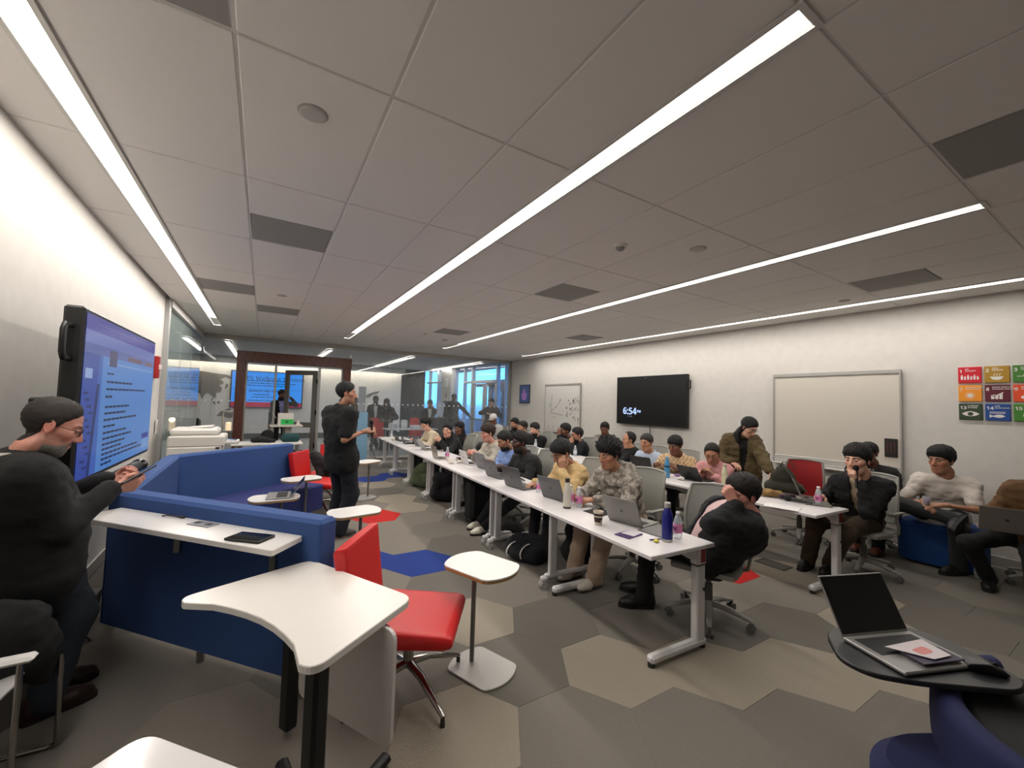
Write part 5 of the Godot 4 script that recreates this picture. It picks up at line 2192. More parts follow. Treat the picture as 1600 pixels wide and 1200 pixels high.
	if p.get("hem", 0.0) > 0.0:
		for sd in [-1.0, 1.0]:
			var o1: Vector3 = rt * sd * 0.085 * s * g
			hem.append([hip + o1, hip + o1 * 1.02 - Vector3.UP * p.hem, 0.106 * s * g, 0.108 * s * g, 0])
		hem.append([hip, hip - Vector3.UP * p.hem, 0.110 * s * g, 0.112 * s * g, 0])
	if p.get("hood", false):
		hem.append([nb - fr * 0.085 - srt * 0.09 + up * 0.02, nb - fr * 0.085 + srt * 0.09 + up * 0.02, 0.045, 0.045, 0])
		hem.append([nb - srt * 0.085 - fr * 0.05 + up * 0.02, nb - srt * 0.05 + fr * 0.075 - up * 0.05, 0.035, 0.03, 0])
		hem.append([nb + srt * 0.085 - fr * 0.05 + up * 0.02, nb + srt * 0.05 + fr * 0.075 - up * 0.05, 0.035, 0.03, 0])
	var cut = null
	if open_w > 0.0:
		var cc: Vector3 = chest
		cut = func(q: Vector3) -> bool:
			var e: Vector3 = q - cc
			return e.dot(fr) > 0.02 and absf(e.dot(rt)) < open_w * (0.35 + 0.65 * clampf((e.dot(up) + 0.30) / 0.45, 0.0, 1.0))
	add_bones(up_mb, bones + hem, [0, 1, 2], cell, 0.016, loose, sleeve, Color.WHITE, p.get("fold", 0.022), cut, pattern_tint(pattern, top))
	var tm := cloth(top, p.get("top_rough", 0.9), 0.2)
	if pattern != "":
		tm = tm.duplicate()
		tm.albedo_color = Color.WHITE
		tm.vertex_color_use_as_albedo = true
	part(kind, up_mb, tm, root)
	var low := MB.new()
	var skirt: bool = p.get("skirt", false)
	if skirt:
		var lowest := Vector3(hip.x, 0.06, hip.z)
		var f2 := Field.new(hip - Vector3(0.42, hip.y, 0.42), hip + Vector3(0.42, 0.1, 0.42), 0.02, 0.03)
		f2.cap(hip, lowest, 0.16, 0.26)
		f2.net(low, Color.WHITE, 0.05, fold_noise)
	else:
		var lb := bones.duplicate()
		for sd in [-1.0, 1.0]:
			lb.append([hip + rt * sd * 0.075 * s * g, hip + rt * sd * 0.07 * s * g + up * 0.05, 0.102 * s * g, 0.10 * s * g, 6])
		add_bones(low, lb, [3, 4, 6], 0.023 if far else 0.0175, 0.018, p.get("baggy", 0.012), 1.0, Color.WHITE, 0.022)
	part("skirt" if skirt else "trousers", low, cloth(p.get("pants", Color(0.06, 0.06, 0.07)), 0.9, 0.2), root)
	# shoes
	for q in [[al, kl, p.get("toe_l", f)], [ar, kr, p.get("toe_r", f)]]:
		var toe: Vector3 = q[2]
		var upv := Vector3.UP
		if toe.y != 0.0 or p.has("shoe_up"):
			upv = ((q[1] - q[0]) as Vector3).normalized()
		toe = (toe - upv * toe.dot(upv)).normalized()
		var sb := Basis(upv.cross(toe), upv, toe)
		var sh := part("shoe", null, mat(p.get("shoes", Color(0.03, 0.03, 0.03)), 0.5), root, shoe_mesh)
		sh.transform = Transform3D(sb * Basis.from_scale(Vector3.ONE * s), (q[0] as Vector3) - upv * 0.082 * s)
		part("sole", null, mat(p.get("sole", Color(0.05, 0.05, 0.05)), 0.7), sh, sole_mesh)
	if p.get("collar", false):
		var cb := MB.new()
		var ring := []
		for k in 18:
			var a := TAU * k / 18.0
			ring.append(nb + up * (0.028 - 0.022 * cos(a)) + (fr * cos(a) * 0.070 + srt * sin(a) * 0.076) * s)
		cb.tube(ring, 0.0125, 6, true, false, 1.7)
		part("collar", cb, cloth(p.get("collar_color", top), 0.9, 0.1), root)
	add_hair(root, hc, hb, hair, p)
	if p.has("beard"):
		add_beard(root, hc, hb, p.beard)
	if p.get("glasses", false):
		var gb := MB.new()
		for sd in [-1.0, 1.0]:
			var ring := []
			for k in 14:
				var a := TAU * k / 14.0
				ring.append(hc + hb * Vector3(sd * 0.034 + cos(a) * 0.024, 0.009 + sin(a) * 0.018, 0.101 - absf(sd * 0.034 + cos(a) * 0.024) * 0.16))
			gb.tube(ring, 0.0019, 5, true, false)
			gb.tube([hc + hb * Vector3(sd * 0.058, 0.013, 0.091), hc + hb * Vector3(sd * 0.080, 0.013, 0.04), hc + hb * Vector3(sd * 0.081, 0.010, -0.012)], 0.0018, 5)
		gb.tube([hc + hb * Vector3(-0.011, 0.012, 0.101), hc + hb * Vector3(0.011, 0.012, 0.101)], 0.0018, 5)
		part("glasses", gb, mat(p.get("frames", Color(0.03, 0.03, 0.03)), 0.3), root)
	return root


func pattern_tint(kind: String, top: Color):
	if kind == "tiedye":
		var n := FastNoiseLite.new()
		n.seed = 9
		n.frequency = 9.0
		n.domain_warp_enabled = true
		n.domain_warp_frequency = 6.0
		n.domain_warp_amplitude = 0.25
		return func(q: Vector3) -> Color:
			var v := n.get_noise_3d(q.x, q.y * 0.8, q.z)
			return lin(Color(0.36, 0.335, 0.30).lerp(Color(0.70, 0.665, 0.62), clampf(v * 1.6 + 0.55, 0.0, 1.0)))
	if kind == "lattice":
		return func(q: Vector3) -> Color:
			var a := absf(fposmod((q.z + q.x + q.y) * 14.0, 1.0) - 0.5)
			var b := absf(fposmod((q.z + q.x - q.y) * 14.0, 1.0) - 0.5)
			return lin(Color(0.60, 0.46, 0.32)) if minf(a, b) < 0.10 else lin(top)
	if kind == "stripe":
		return func(q: Vector3) -> Color:
			return lin(Color(0.80, 0.80, 0.80)) if absf(fposmod(q.y * 11.0, 1.0) - 0.5) < 0.03 else lin(top)
	return null


func add_bones(b: MB, bones: Array, kinds: Array, cell: float, soft: float, grow: float, sleeve: float, color: Color, fold: float, cut = null, tint = null) -> void:
	var use := []
	var lo := Vector3.ONE * 1e9
	var hi := -lo
	for q in bones:
		if not (q[4] in kinds):
			continue
		var to: Vector3 = q[1]
		var rb: float = q[3]
		var ra: float = q[2]
		if kinds.size() < 6:
			if q[4] == 2:
				if sleeve < 0.9:
					continue
				to = q[0].lerp(q[1], 0.97)
				rb += 0.008
				ra += 0.004
			if q[4] == 1 and sleeve < 0.9:
				to = q[0].lerp(q[1], sleeve * 1.5)
				rb += 0.012
				ra += 0.006
			if q[4] == 4:
				rb += 0.016
				ra += 0.004
		use.append([q[0], to, ra + grow, rb + grow])
		var r := maxf(ra, rb) + grow + 0.03
		for v in [q[0], to]:
			lo = lo.min(v - Vector3.ONE * r)
			hi = hi.max(v + Vector3.ONE * r)
	var f := Field.new(lo, hi, cell, soft)
	for q in use:
		# the smooth union swells; take that back so that radii stay true
		f.cap(q[0], q[1], maxf(q[2] - soft * 0.35, 0.008), maxf(q[3] - soft * 0.35, 0.008))
	if cut != null:
		f.clear_if(cut)
	f.net(b, color, fold, fold_noise, tint)


func add_head(b: MB, hc: Vector3, hb: Basis, skin: Color, hair: Color, p: Dictionary) -> void:
	if head_r.is_empty():
		build_head()
	var sk := lin(skin)
	var lip := lin(skin.lerp(Color(0.55, 0.25, 0.23), 0.45))
	var brow := lin(hair.lerp(skin, 0.25))
	var stub: float = p.get("stubble", 0.45 if p.has("beard") else 0.0)
	var stub_c := lin(hair.lerp(skin, 0.35))
	var cheek := lin(skin.lerp(Color(0.75, 0.33, 0.28), 0.20))
	var vs := PackedVector3Array()
	var cs := PackedColorArray()
	for i in head_dir.size():
		var q := head_dir[i] * head_r[i]
		vs.append(q)
		var c := sk
		var ax := absf(q.x)
		if q.z > 0.05:
			if q.y < -0.058 and q.y > -0.079 and ax < 0.023 and q.z > 0.074:
				c = lip
			elif q.y > 0.026 and q.y < 0.037 and ax > 0.012 and ax < 0.052:
				c = brow
			elif q.y < 0.0 and q.y > -0.04 and (ax > 0.025 or q.z > 0.105):
				c = cheek
		if stub > 0.0 and c == sk or c == cheek:
			if q.y < -0.040 and q.z > -0.02 and not (q.y > -0.085 and ax < 0.012 and q.y < -0.055):
				c = c.lerp(stub_c, stub)
		cs.append(c)
	var ix := head_index()
	var m := MB.new()
	m.use_col = true
	m.v = vs
	m.n.resize(vs.size())
	m.idx = ix
	m.smooth(0)
	var t := Transform3D(hb, hc)
	b.add(m.v, m.n, ix, t, cs)
	# eyes and ears
	var parts := MB.new()
	parts.use_col = true
	for sd in [-1.0, 1.0]:
		var at := parts.v.size()
		var ec := Vector3(sd * 0.031, 0.0105, 0.0775)
		parts.ball(ec, Vector3(0.0125, 0.0115, 0.0125), 12, 8)
		for k in range(at, parts.v.size()):
			var e := parts.v[k] - ec
			var c2 := lin(Color(0.60, 0.56, 0.53))
			if Vector2(e.x, e.y).length() < 0.0068 and e.z > 0.0:
				c2 = lin(Color(0.07, 0.045, 0.03))
			elif e.y > 0.0042 or e.y < -0.0052:
				c2 = sk * 0.9
			parts.col.append(c2)
		at = parts.v.size()
		parts.xf = Transform3D(Basis(Vector3.UP, sd * 0.35), Vector3(sd * 0.079, -0.002, -0.012))
		var ring := []
		for k in 12:
			var a := TAU * k / 12.0
			ring.append(Vector3(0, 0.006 + sin(a) * 0.025, cos(a) * 0.014 - sin(a) * 0.004))
		parts.tube(ring, 0.0055, 6, true, false)
		parts.ball(Vector3(-sd * 0.002, 0.004, 0.0), Vector3(0.0045, 0.024, 0.014), 10, 6)
		parts.ball(Vector3(0, -0.022, 0.004), Vector3(0.005, 0.009, 0.008), 8, 6)
		parts.xf = Transform3D()
		for k in range(at, parts.v.size()):
			parts.col.append(cheek)
	b.add(parts.v, parts.n, parts.idx, t, parts.col)


func add_hand(b: MB, w: Vector3, el: Vector3, how: Array, left: bool, c: Color, f: Vector3, s: float) -> void:
	if hands.is_empty():
		build_hands()
	var dir: Vector3 = how[1] if how.size() > 1 else (w - el).normalized()
	dir = dir.normalized()
	var back: Vector3 = how[2] if how.size() > 2 else Vector3.UP + f * 0.2
	back = (back - dir * back.dot(dir)).normalized()
	var x := back.cross(dir)
	var h: MB = hands[how[0] if how.size() > 0 else "relaxed"]
	var bs := Basis(x * (-1.0 if left else 1.0), back, dir) * Basis.from_scale(Vector3.ONE * s * 1.0)
	var cs := PackedColorArray()
	cs.resize(h.v.size())
	c.a = 1.0
	cs.fill(c)
	b.add(h.v, h.n, h.idx, Transform3D(bs, w + dir * 0.02), cs, left)


func hair_line(style: String, az: float) -> float:
	# lowest height (direction y) of the hair at this angle from the front, 0 front .. 1 back
	var front := 0.66
	var temple := 0.40
	var burn := -0.20
	var nape := -0.80
	match style:
		"bald":
			front = 1.3
			temple = 0.85
			burn = 0.0
		"receding":
			front = 0.80
			temple = 0.62
			burn = 0.0
		"fringe":
			front = 0.50
			temple = 0.34
		"long":
			front = 0.66
			temple = 0.34
			burn = -0.75
			nape = -1.2
		"hood":
			front = 0.56
			temple = 0.16
			burn = -1.2
			nape = -1.3
		"cap":
			front = 0.34
			temple = 0.28
			burn = 0.12
			nape = -0.10
	var covered := style == "long" or style == "hood"
	var keys := [[0.0, front], [0.16, lerpf(front, temple, 0.25)], [0.30, temple], [0.40, lerpf(temple, burn, 0.35)], [0.46, burn], [0.50, burn], [0.535, burn if covered else maxf(burn, 0.16)], [0.60, burn if covered else maxf(burn, 0.10)], [0.64, nape * 0.60], [0.72, nape * 0.95], [1.0, nape]]
	for k in keys.size() - 1:
		if az <= keys[k + 1][0]:
			return lerpf(keys[k][1], keys[k + 1][1], (az - keys[k][0]) / (keys[k + 1][0] - keys[k][0]))
	return nape


func add_hair(root: Node3D, hc: Vector3, hb: Basis, hair: Color, p: Dictionary) -> void:
	var style: String = p.get("style", "short")
	if style == "none":
		return
	var thick: float = p.get("thick", 0.014)
	var curl: float = p.get("curl", 0.3)
	var m := MB.new()
	var seedv: float = hc.x * 13.0 + hc.z * 7.0
	for i in head_dir.size():
		var d := head_dir[i]
		var az := absf(atan2(d.x, d.z)) / PI
		var h := d.y - hair_line(style, az) + fold_noise.get_noise_3d(d.x * 0.6 + seedv, d.y * 0.6, d.z * 0.6) * 0.10 * curl
		var k := smoothstep(-0.10, 0.20, h)
		var t := 0.004 + thick * (0.22 + 0.95 * clampf(d.y * 1.05 + 0.12, 0.0, 1.0))
		if style == "short" or style == "fringe":
			t *= 1.0 + p.get("lift", 0.3) * clampf(d.y, 0.0, 1.0) * (0.5 + 0.5 * clampf(d.z, -0.5, 1.0))
		t += curl * thick * 0.9 * fold_noise.get_noise_3d(d.x * 1.4 + seedv, d.y * 1.4, d.z * 1.4 + 3.0)
		t += (0.0012 + curl * 0.003) * sin(d.x * 95.0 + d.z * 40.0 + d.y * 30.0) + curl * thick * 0.35 * sin(d.x * 37.0 + seedv) * sin(d.z * 31.0) * sin(d.y * 33.0 + 1.0)
		var r := skull_r[i] + (lerpf(-0.0045, t, k))
		if style == "bald" and d.y > 0.5 and h < 0.2:
			r = skull_r[i] - 0.008
		m.v.append(d * r)
		m.n.append(Vector3.ZERO)
		m.uv.append(Vector2.ZERO)
	m.idx = head_index()
	m.smooth(0)
	var b := MB.new()
	b.add(m.v, m.n, m.idx, Transform3D(hb, hc))
	var hm: StandardMaterial3D
	if style == "cap" or style == "hood":
		hm = cloth(p.get("cap_color", hair), 0.9, 0.1)
	else:
		hm = grained(hair, 0.75, noise_bump, 0.35, 14.0)
	if style == "cap":
		var rows := []
		for j in 5:
			var row := []
			for k in 11:
				var a := -0.9 + 1.8 * k / 10.0
				var rr := 0.085 + 0.062 * j / 4.0 * (0.55 + 0.45 * cos(a))
				row.append(hc + hb * Vector3(sin(a) * (0.082 + 0.006 * j), 0.040 - 0.004 * j - 0.012 * a * a, cos(a) * rr + 0.015))
			rows.append(row)
		b.grid(rows)
		b.grid(rows, false, true)
	part("cap" if style == "cap" else ("hood" if style == "hood" else "hair"), b, hm, root)
	if style == "cap":
		add_hair(root, hc, hb, hair, {"style": "short", "thick": 0.006, "curl": 0.1})
	if style == "long" or style == "hood":
		var l := MB.new()
		var drop: float = p.get("drop", 0.26)
		var bones := []
		for sd in [-1.0, 0.0, 1.0]:
			var q0: Vector3 = hc + hb * Vector3(sd * 0.068, -0.02, -0.03 - 0.035 * (1.0 - absf(sd)))
			var q1: Vector3 = hc + hb * Vector3(sd * 0.085, -0.13, -0.025 - 0.05 * (1.0 - absf(sd)))
			var q2 := q1 + Vector3.DOWN * drop * 0.6 + hb * Vector3(sd * 0.012, 0, 0.02)
			bones.append([q0, q1, 0.032, 0.040])
			bones.append([q1, q2, 0.040, 0.028])
		if style == "hood":
			bones.append([hc + hb * Vector3(0, -0.13, 0.03), hc + hb * Vector3(0, -0.20, 0.05), 0.06, 0.09])
			bones.append([hc + hb * Vector3(0, -0.16, -0.04), hc + hb * Vector3(0, -0.30, -0.02), 0.09, 0.13])
		blob(l, bones, 0.014, 0.02, 0.011)
		part("veil" if style == "hood" else "long_hair", l, hm, root)


func add_beard(root: Node3D, hc: Vector3, hb: Basis, how: Array) -> void:
	# how: [colour, thickness]
	var m := MB.new()
	for i in head_dir.size():
		var d := head_dir[i]
		var q := d * head_r[i]
		var k := smoothstep(-0.052, -0.068, q.y - 0.30 * maxf(0.0, 0.05 - absf(q.x)) * 0.3 + maxf(0.0, absf(q.x) - 0.045) * 0.6) * smoothstep(-0.01, 0.02, q.z)
		var mouth := Vector2(q.x / 0.024, (q.y + 0.067) / 0.010).length()
		if mouth < 1.0:
			k = 0.0
		if q.y > -0.062 and absf(q.x) < 0.03 and q.y < -0.042:
			k = maxf(k, 0.7)
		var t: float = how[1] * (0.7 + 0.6 * clampf(-d.y, 0.0, 1.0))
		t += 0.002 * sin(d.x * 90.0 + d.y * 70.0)
		m.v.append(d * (head_r[i] + lerpf(-0.006, t, k)))
		m.n.append(Vector3.ZERO)
		m.uv.append(Vector2.ZERO)
	m.idx = head_index()
	m.smooth(0)
	var b := MB.new()
	b.add(m.v, m.n, m.idx, Transform3D(hb, hc))
	part("beard", b, grained(how[0], 0.8, noise_bump, 0.35, 14.0), root)


# ---------------------------------------------------------------- task chairs

func make_task_chair(called: String, label: String, at: Vector3, turn: float, back_color: Color, frame_color: Color, group: String) -> Node3D:
	# local: the sitter looks along +z
	var t := thing(called, label, "chair", at, group)
	t.rotation.y = turn
	var fm := mat(frame_color, 0.45)
	var dark := mat(frame_color.darkened(0.35), 0.5)
	var bm := grained(back_color, 0.8, noise_fine, 0.25, 8.0)
	var b := MB.new()
	slab(b, [[-0.22, 0.405, 0.452], [-0.21, 0.40, 0.462], [0.0, 0.395, 0.455], [0.18, 0.40, 0.455], [0.235, 0.405, 0.44]], [0.215, 0.225, 0.24, 0.235, 0.22])
	part("seat", b, bm, t)
	# backrest: a curved sheet in a frame
	var front := []
	var rear := []
	for j in 11:
		var v := j / 10.0
		var y := 0.52 + 0.46 * v
		var w := 0.205 + 0.025 * sin(PI * v) - 0.012 * v
		var zc := -0.225 - 0.085 * v + 0.05 * sin(PI * v * 0.9)
		var r1 := []
		var r2 := []
		for i in 11:
			var u := i / 5.0 - 1.0
			r1.append(Vector3(u * w, y + (0.012 * (1.0 - u * u) if j == 10 else 0.0), zc + 0.055 * u * u))
			r2.append(Vector3(u * w, y + (0.012 * (1.0 - u * u) if j == 10 else 0.0), zc + 0.055 * u * u - 0.012))
		front.append(r1)
		rear.append(r2)
	b = MB.new()
	b.grid(front, false, false)
	b.grid(rear, false, true)
	part("backrest", b, bm, t)
	b = MB.new()
	var ring := []
	for j in 11:
		ring.append(front[j][0] + Vector3(0, 0, -0.006))
	for i in range(1, 10):
		ring.append(front[10][i] + Vector3(0, 0, -0.006))
	for j in 11:
		ring.append(front[10 - j][10] + Vector3(0, 0, -0.006))
	for i in range(1, 10):
		ring.append(front[0][10 - i] + Vector3(0, 0, -0.006))
	b.tube(ring, 0.014, 6, true, false)
	part("back_frame", b, fm, t)
	b = MB.new()
	b.tube([Vector3(0, 0.38, -0.12), Vector3(0, 0.37, -0.25), Vector3(0, 0.46, -0.31), Vector3(0, 0.62, -0.265)], [0.03, 0.03, 0.028, 0.02], 8, false, true, 0.6)
	part("spine", b, dark, t)
	for s in [-1.0, 1.0]:
		b = MB.new()
		b.tube([Vector3(s * 0.19, 0.41, -0.02), Vector3(s * 0.265, 0.43, -0.03), Vector3(s * 0.285, 0.52, -0.02), Vector3(s * 0.28, 0.63, 0.02), Vector3(s * 0.28, 0.655, 0.10), Vector3(s * 0.275, 0.655, 0.16)], [0.02, 0.021, 0.019, 0.018, 0.022, 0.018], 8, false, true, 0.65)
		b.tube([Vector3(s * 0.28, 0.655, 0.12), Vector3(s * 0.28, 0.655, -0.08), Vector3(s * 0.26, 0.64, -0.18), Vector3(s * 0.21, 0.63, -0.235)], [0.021, 0.022, 0.018, 0.013], 8, false, true, 0.55)
		part("armrest", b, fm, t)
	b = MB.new()
	b.cyl(Vector3(0, 0.10, 0), Vector3(0, 0.27, 0), 0.032, 0.030, 14)
	b.cyl(Vector3(0, 0.26, 0), Vector3(0, 0.40, 0), 0.02, 0.02, 12)
	b.box(Vector3(0, 0.385, -0.01), Vector3(0.16, 0.04, 0.24), 0.01)
	part("column", b, dark, t)
	for k in 5:
		var a := TAU * k / 5.0 + 0.25
		var u := Vector3(sin(a), 0, cos(a))
		b = MB.new()
		b.tube([u * 0.02 + Vector3(0, 0.125, 0), u * 0.15 + Vector3(0, 0.115, 0), u * 0.29 + Vector3(0, 0.082, 0), u * 0.305 + Vector3(0, 0.07, 0)], [0.034, 0.027, 0.018, 0.014], 8, false, true, 0.75)
		var l := part("leg", b, fm, t)
		var w := Vector3(u.z, 0, -u.x)
		b = MB.new()
		for q in [-1.0, 1.0]:
			b.cyl(u * 0.295 + Vector3(0, 0.029, 0) + w * q * 0.010, u * 0.295 + Vector3(0, 0.029, 0) + w * q * 0.026, 0.029, -1.0, 14)
		b.cyl(u * 0.30 + Vector3(0, 0.03, 0), u * 0.30 + Vector3(0, 0.075, 0), 0.011)
		part("caster", b, dark, l)
	return t


func build_chairs() -> void:
	var grey := Color(0.62, 0.615, 0.585)
	var frame := Color(0.56, 0.555, 0.53)
	var left := atan2(-1.0, 0.0)   # looking towards the left wall
	var g := "grey mesh task chairs at the training tables"
	var c0 := make_task_chair("task_chair", "grey mesh task chair tilted out, holding the man in the navy blazer", Vector3(3.06, 0, -1.98), left + 0.35, grey, frame, g)
	# the other seats of both rows
	var seats := [
		[3.22, -2.90, 0.05, "grey mesh task chair under the man in the tie-dye hoodie"],
		[3.23, -3.72, -0.03, "grey mesh task chair behind the man in the tan jacket"],
		[3.22, -4.62, 0.04, "grey mesh task chair under the man in the charcoal sweater"],
		[3.24, -5.15, -0.05, "grey mesh task chair under the man in the light blue shirt"],
		[3.30, -5.80, 0.0, "grey mesh task chair under the man in the cream sweatshirt"],
		[3.32, -6.45, 0.15, "empty grey task chair with a dark coat on its back in the front row"],
		[3.30, -7.28, 0.0, "grey mesh task chair under the woman in the black hooded top"],
		[3.75, -7.75, 0.3, "grey mesh task chair under the woman with the long dark veil"],
		[3.36, -8.55, 0.0, "grey mesh task chair under the boy in the cream sweater"],
		[5.42, -1.78, -0.1, "grey mesh task chair under the man holding a microphone"],
		[5.40, -3.28, 0.0, "grey mesh task chair under the woman in the pink sweater"],
		[5.42, -4.02, 0.0, "grey mesh task chair under the man in the patterned polo shirt"],
		[5.42, -4.58, 0.0, "grey mesh task chair under the grey haired man"],
		[5.40, -5.05, 0.0, "grey mesh task chair under the balding man in dark clothes"],
		[5.15, -5.62, 0.1, "empty grey task chair standing out of line in the wall row"],
		[5.40, -6.20, 0.0, "grey mesh task chair under the man in the navy shirt"],
		[5.42, -6.75, 0.0, "grey mesh task chair under the bearded man in a dark cap"],
		[5.45, -7.72, 0.0, "grey mesh task chair under the bearded man in black"],
		[5.48, -8.25, 0.0, "grey mesh task chair under the second man from the far corner"],
		[5.50, -8.80, 0.0, "grey mesh task chair under the man nearest the far corner"],
		[5.50, -9.80, 0.0, "grey mesh task chair under the person in the white cap"],
	]
	for q in seats:
		copy_of(c0, q[3], Vector3(q[0], 0, q[1]), left + q[2], g)
	# the man in the grey blazer and the dark suited man sit by the wall, the last one at the picture's right edge
	copy_of(c0, "grey task chair by the wall under the man in the grey blazer", Vector3(6.15, 0, -6.35), left + 0.5, g)
	copy_of(c0, "grey task chair by the wall behind the man with the microphone", Vector3(6.38, 0, -2.02), left, g)
	copy_of(c0, "grey task chair at the right edge under the person in the brown jacket", Vector3(6.55, 0, -0.72), left + 0.2, g)
	# red plastic chair by the whiteboard
	make_task_chair("red_task_chair", "red plastic backed task chair standing empty under the whiteboard", Vector3(5.98, 0, -2.62), left + 0.15, Color(0.62, 0.05, 0.06), Color(0.50, 0.49, 0.47), "")


# ---------------------------------------------------------------- right side

func build_right_side() -> void:
	# blue ottoman
	var o := thing("ottoman", "bright blue drum ottoman against the right wall under the man in the white t-shirt", "ottoman", Vector3(6.56, 0, -1.46))
	var bl := cloth(Color(0.035, 0.23, 0.46), 0.85, 0.06, 12.0)
	var b := MB.new()
	b.prism(rounded([Vector2(-0.33, -0.33), Vector2(0.33, -0.30), Vector2(0.30, 0.36), Vector2(-0.30, 0.34)], 0.24, 8), 0.03, 0.44, 0.03)
	part("body", b, bl, o)
	b = MB.new()
	b.prism(rounded([Vector2(-0.30, -0.30), Vector2(0.30, -0.27), Vector2(0.27, 0.33), Vector2(-0.27, 0.31)], 0.22, 8), 0.0, 0.035)
	part("plinth", b, mat(Color(0.02, 0.02, 0.025), 0.7), o)
	# tablet arm lounge chair in the right foreground
	var navy := cloth(Color(0.055, 0.085, 0.27), 0.85, 0.05, 12.0)
	var ch := thing("lounge_chair", "dark blue lounge chair with a black tablet arm in the right foreground", "chair")
	b = MB.new()
	b.prism(rounded([Vector2(1.83, -0.60), Vector2(2.08, -0.66), Vector2(2.75, -0.30), Vector2(2.55, 0.25), Vector2(2.05, 0.15)], 0.16, 8), 0.10, 0.43, 0.045)
	part("seat", b, navy, ch)
	b = MB.new()
	var arc := []
	for k in 15:
		var a := lerpf(3.35, 5.3, k / 14.0)
		arc.append(Vector3(2.42 + cos(a) * 0.50, 0.0, -0.08 + sin(a) * 0.44))
	var rows := []
	for k in 15:
		var ctr: Vector3 = arc[k]
		var out := Vector3(ctr.x - 2.42, 0, ctr.z + 0.08).normalized()
		var row := []
		for j in 18:
			var a := TAU * j / 18.0
			var cy := signf(sin(a)) * pow(absf(sin(a)), 0.45)
			var cx := signf(cos(a)) * pow(absf(cos(a)), 0.8)
			row.append(ctr + out * cx * 0.045 + Vector3(0, 0.505 + cy * 0.115, 0))
		rows.append(row)
	b.grid(rows, true, false)
	b.poly(rows[0].duplicate())
	var lastr: Array = rows[14].duplicate()
	lastr.reverse()
	b.poly(lastr)
	part("backrest", b, navy, ch)
	b = MB.new()
	b.prism(rounded([Vector2(2.02, -0.36), Vector2(2.36, -0.50), Vector2(2.66, -0.46), Vector2(2.85, 0.1), Vector2(2.10, 0.25)], 0.1, 6), 0.42, 0.585, 0.03)
	part("seat_pad", b, cloth(Color(0.10, 0.10, 0.10), 0.9, 0.05), ch)
	b = MB.new()
	b.prism(rounded([Vector2(2.19, -0.86), Vector2(2.01, -0.74), Vector2(2.00, -0.64), Vector2(2.10, -0.53), Vector2(2.37, -0.325), Vector2(2.48, -0.335), Vector2(2.60, -0.55), Vector2(2.58, -0.72), Vector2(2.36, -0.84)], 0.07, 5), 0.640, 0.658, 0.004)
	part("tablet_arm", b, mat(Color(0.105, 0.105, 0.115), 0.42), ch)
	b = MB.new()
	b.box(Vector3(2.44, 0.615, -0.42), Vector3(0.10, 0.05, 0.10), 0.012)
	b.tube([Vector3(2.45, 0.61, -0.42), Vector3(2.52, 0.56, -0.36), Vector3(2.54, 0.35, -0.34)], 0.022)
	part("swivel", b, mat(Color(0.02, 0.02, 0.02), 0.4), ch)
	for q in [Vector2(2.05, -0.5), Vector2(2.6, -0.25), Vector2(2.45, 0.1), Vector2(2.15, 0.05)]:
		b = MB.new()
		b.cyl(Vector3(q.x, 0, q.y), Vector3(q.x, 0.11, q.y), 0.02)
		part("foot", b, mat(Color(0.4, 0.4, 0.4), 0.4, 0.6), ch)
	# on the tablet arm
	laptop(Vector3(2.335, 0.660, -0.725), atan2(-0.35, 0.94), 0.355, 0.24, Color(0.52, 0.51, 0.50), 118.0, "open silver grey laptop with a dark screen on the tablet arm", "")
	var ms := thing("mouse", "black computer mouse on the right end of the tablet arm", "mouse", Vector3(2.415, 0.66, -0.425))
	ms.rotation.y = 0.6
	b = MB.new()
	b.xf = Transform3D(Basis(), Vector3(0, 0.0, 0))
	slab(b, [[-0.06, 0.001, 0.012], [-0.05, 0.0, 0.028], [0.0, 0.0, 0.038], [0.04, 0.0, 0.026], [0.06, 0.001, 0.012]], [0.018, 0.03, 0.032, 0.03, 0.02])
	part("body", b, mat(Color(0.02, 0.02, 0.022), 0.35), ms)
	b = MB.new()
	b.cyl(Vector3(-0.003, 0.03, 0.03), Vector3(0.003, 0.03, 0.03), 0.008)
	part("wheel", b, mat(Color(0.08, 0.08, 0.08), 0.6), ms)
	var bk := thing("booklet", "purple edged booklet lying on the palm rest of the silver laptop", "booklet", Vector3(2.30, 0.686, -0.545))
	bk.rotation.y = -0.35
	b = MB.new()
	b.box(Vector3(0, 0, 0), Vector3(0.20, 0.005, 0.09), 0.001)
	part("cover", b, mat(Color(0.13, 0.08, 0.20), 0.5), bk)
	var fl := thing("leaflet", "pale leaflet with a pink print on the keyboard of the silver laptop", "leaflet", Vector3(2.285, 0.693, -0.575))
	fl.rotation = Vector3(0.0, -0.30, 0.0)
	b = MB.new()
	b.prism([Vector2(-0.11, -0.05), Vector2(0.11, -0.06), Vector2(0.09, 0.05), Vector2(-0.01, 0.055)], -0.001, 0.001)
	part("sheet", b, mat(Color(0.80, 0.76, 0.77), 0.6), fl)
	b = MB.new()
	b.prism(rounded([Vector2(-0.03, -0.01), Vector2(0.05, -0.02), Vector2(0.05, 0.02), Vector2(-0.02, 0.025)], 0.015), 0.001, 0.0016)
	part("pink_print", b, mat(Color(0.80, 0.50, 0.48), 0.6), fl)
	# water bottle on the floor
	water_bottle(Vector3(6.28, 0, -1.13), Color(0.75, 0.75, 0.77), "small clear water bottle standing on the carpet beside the ottoman", "")


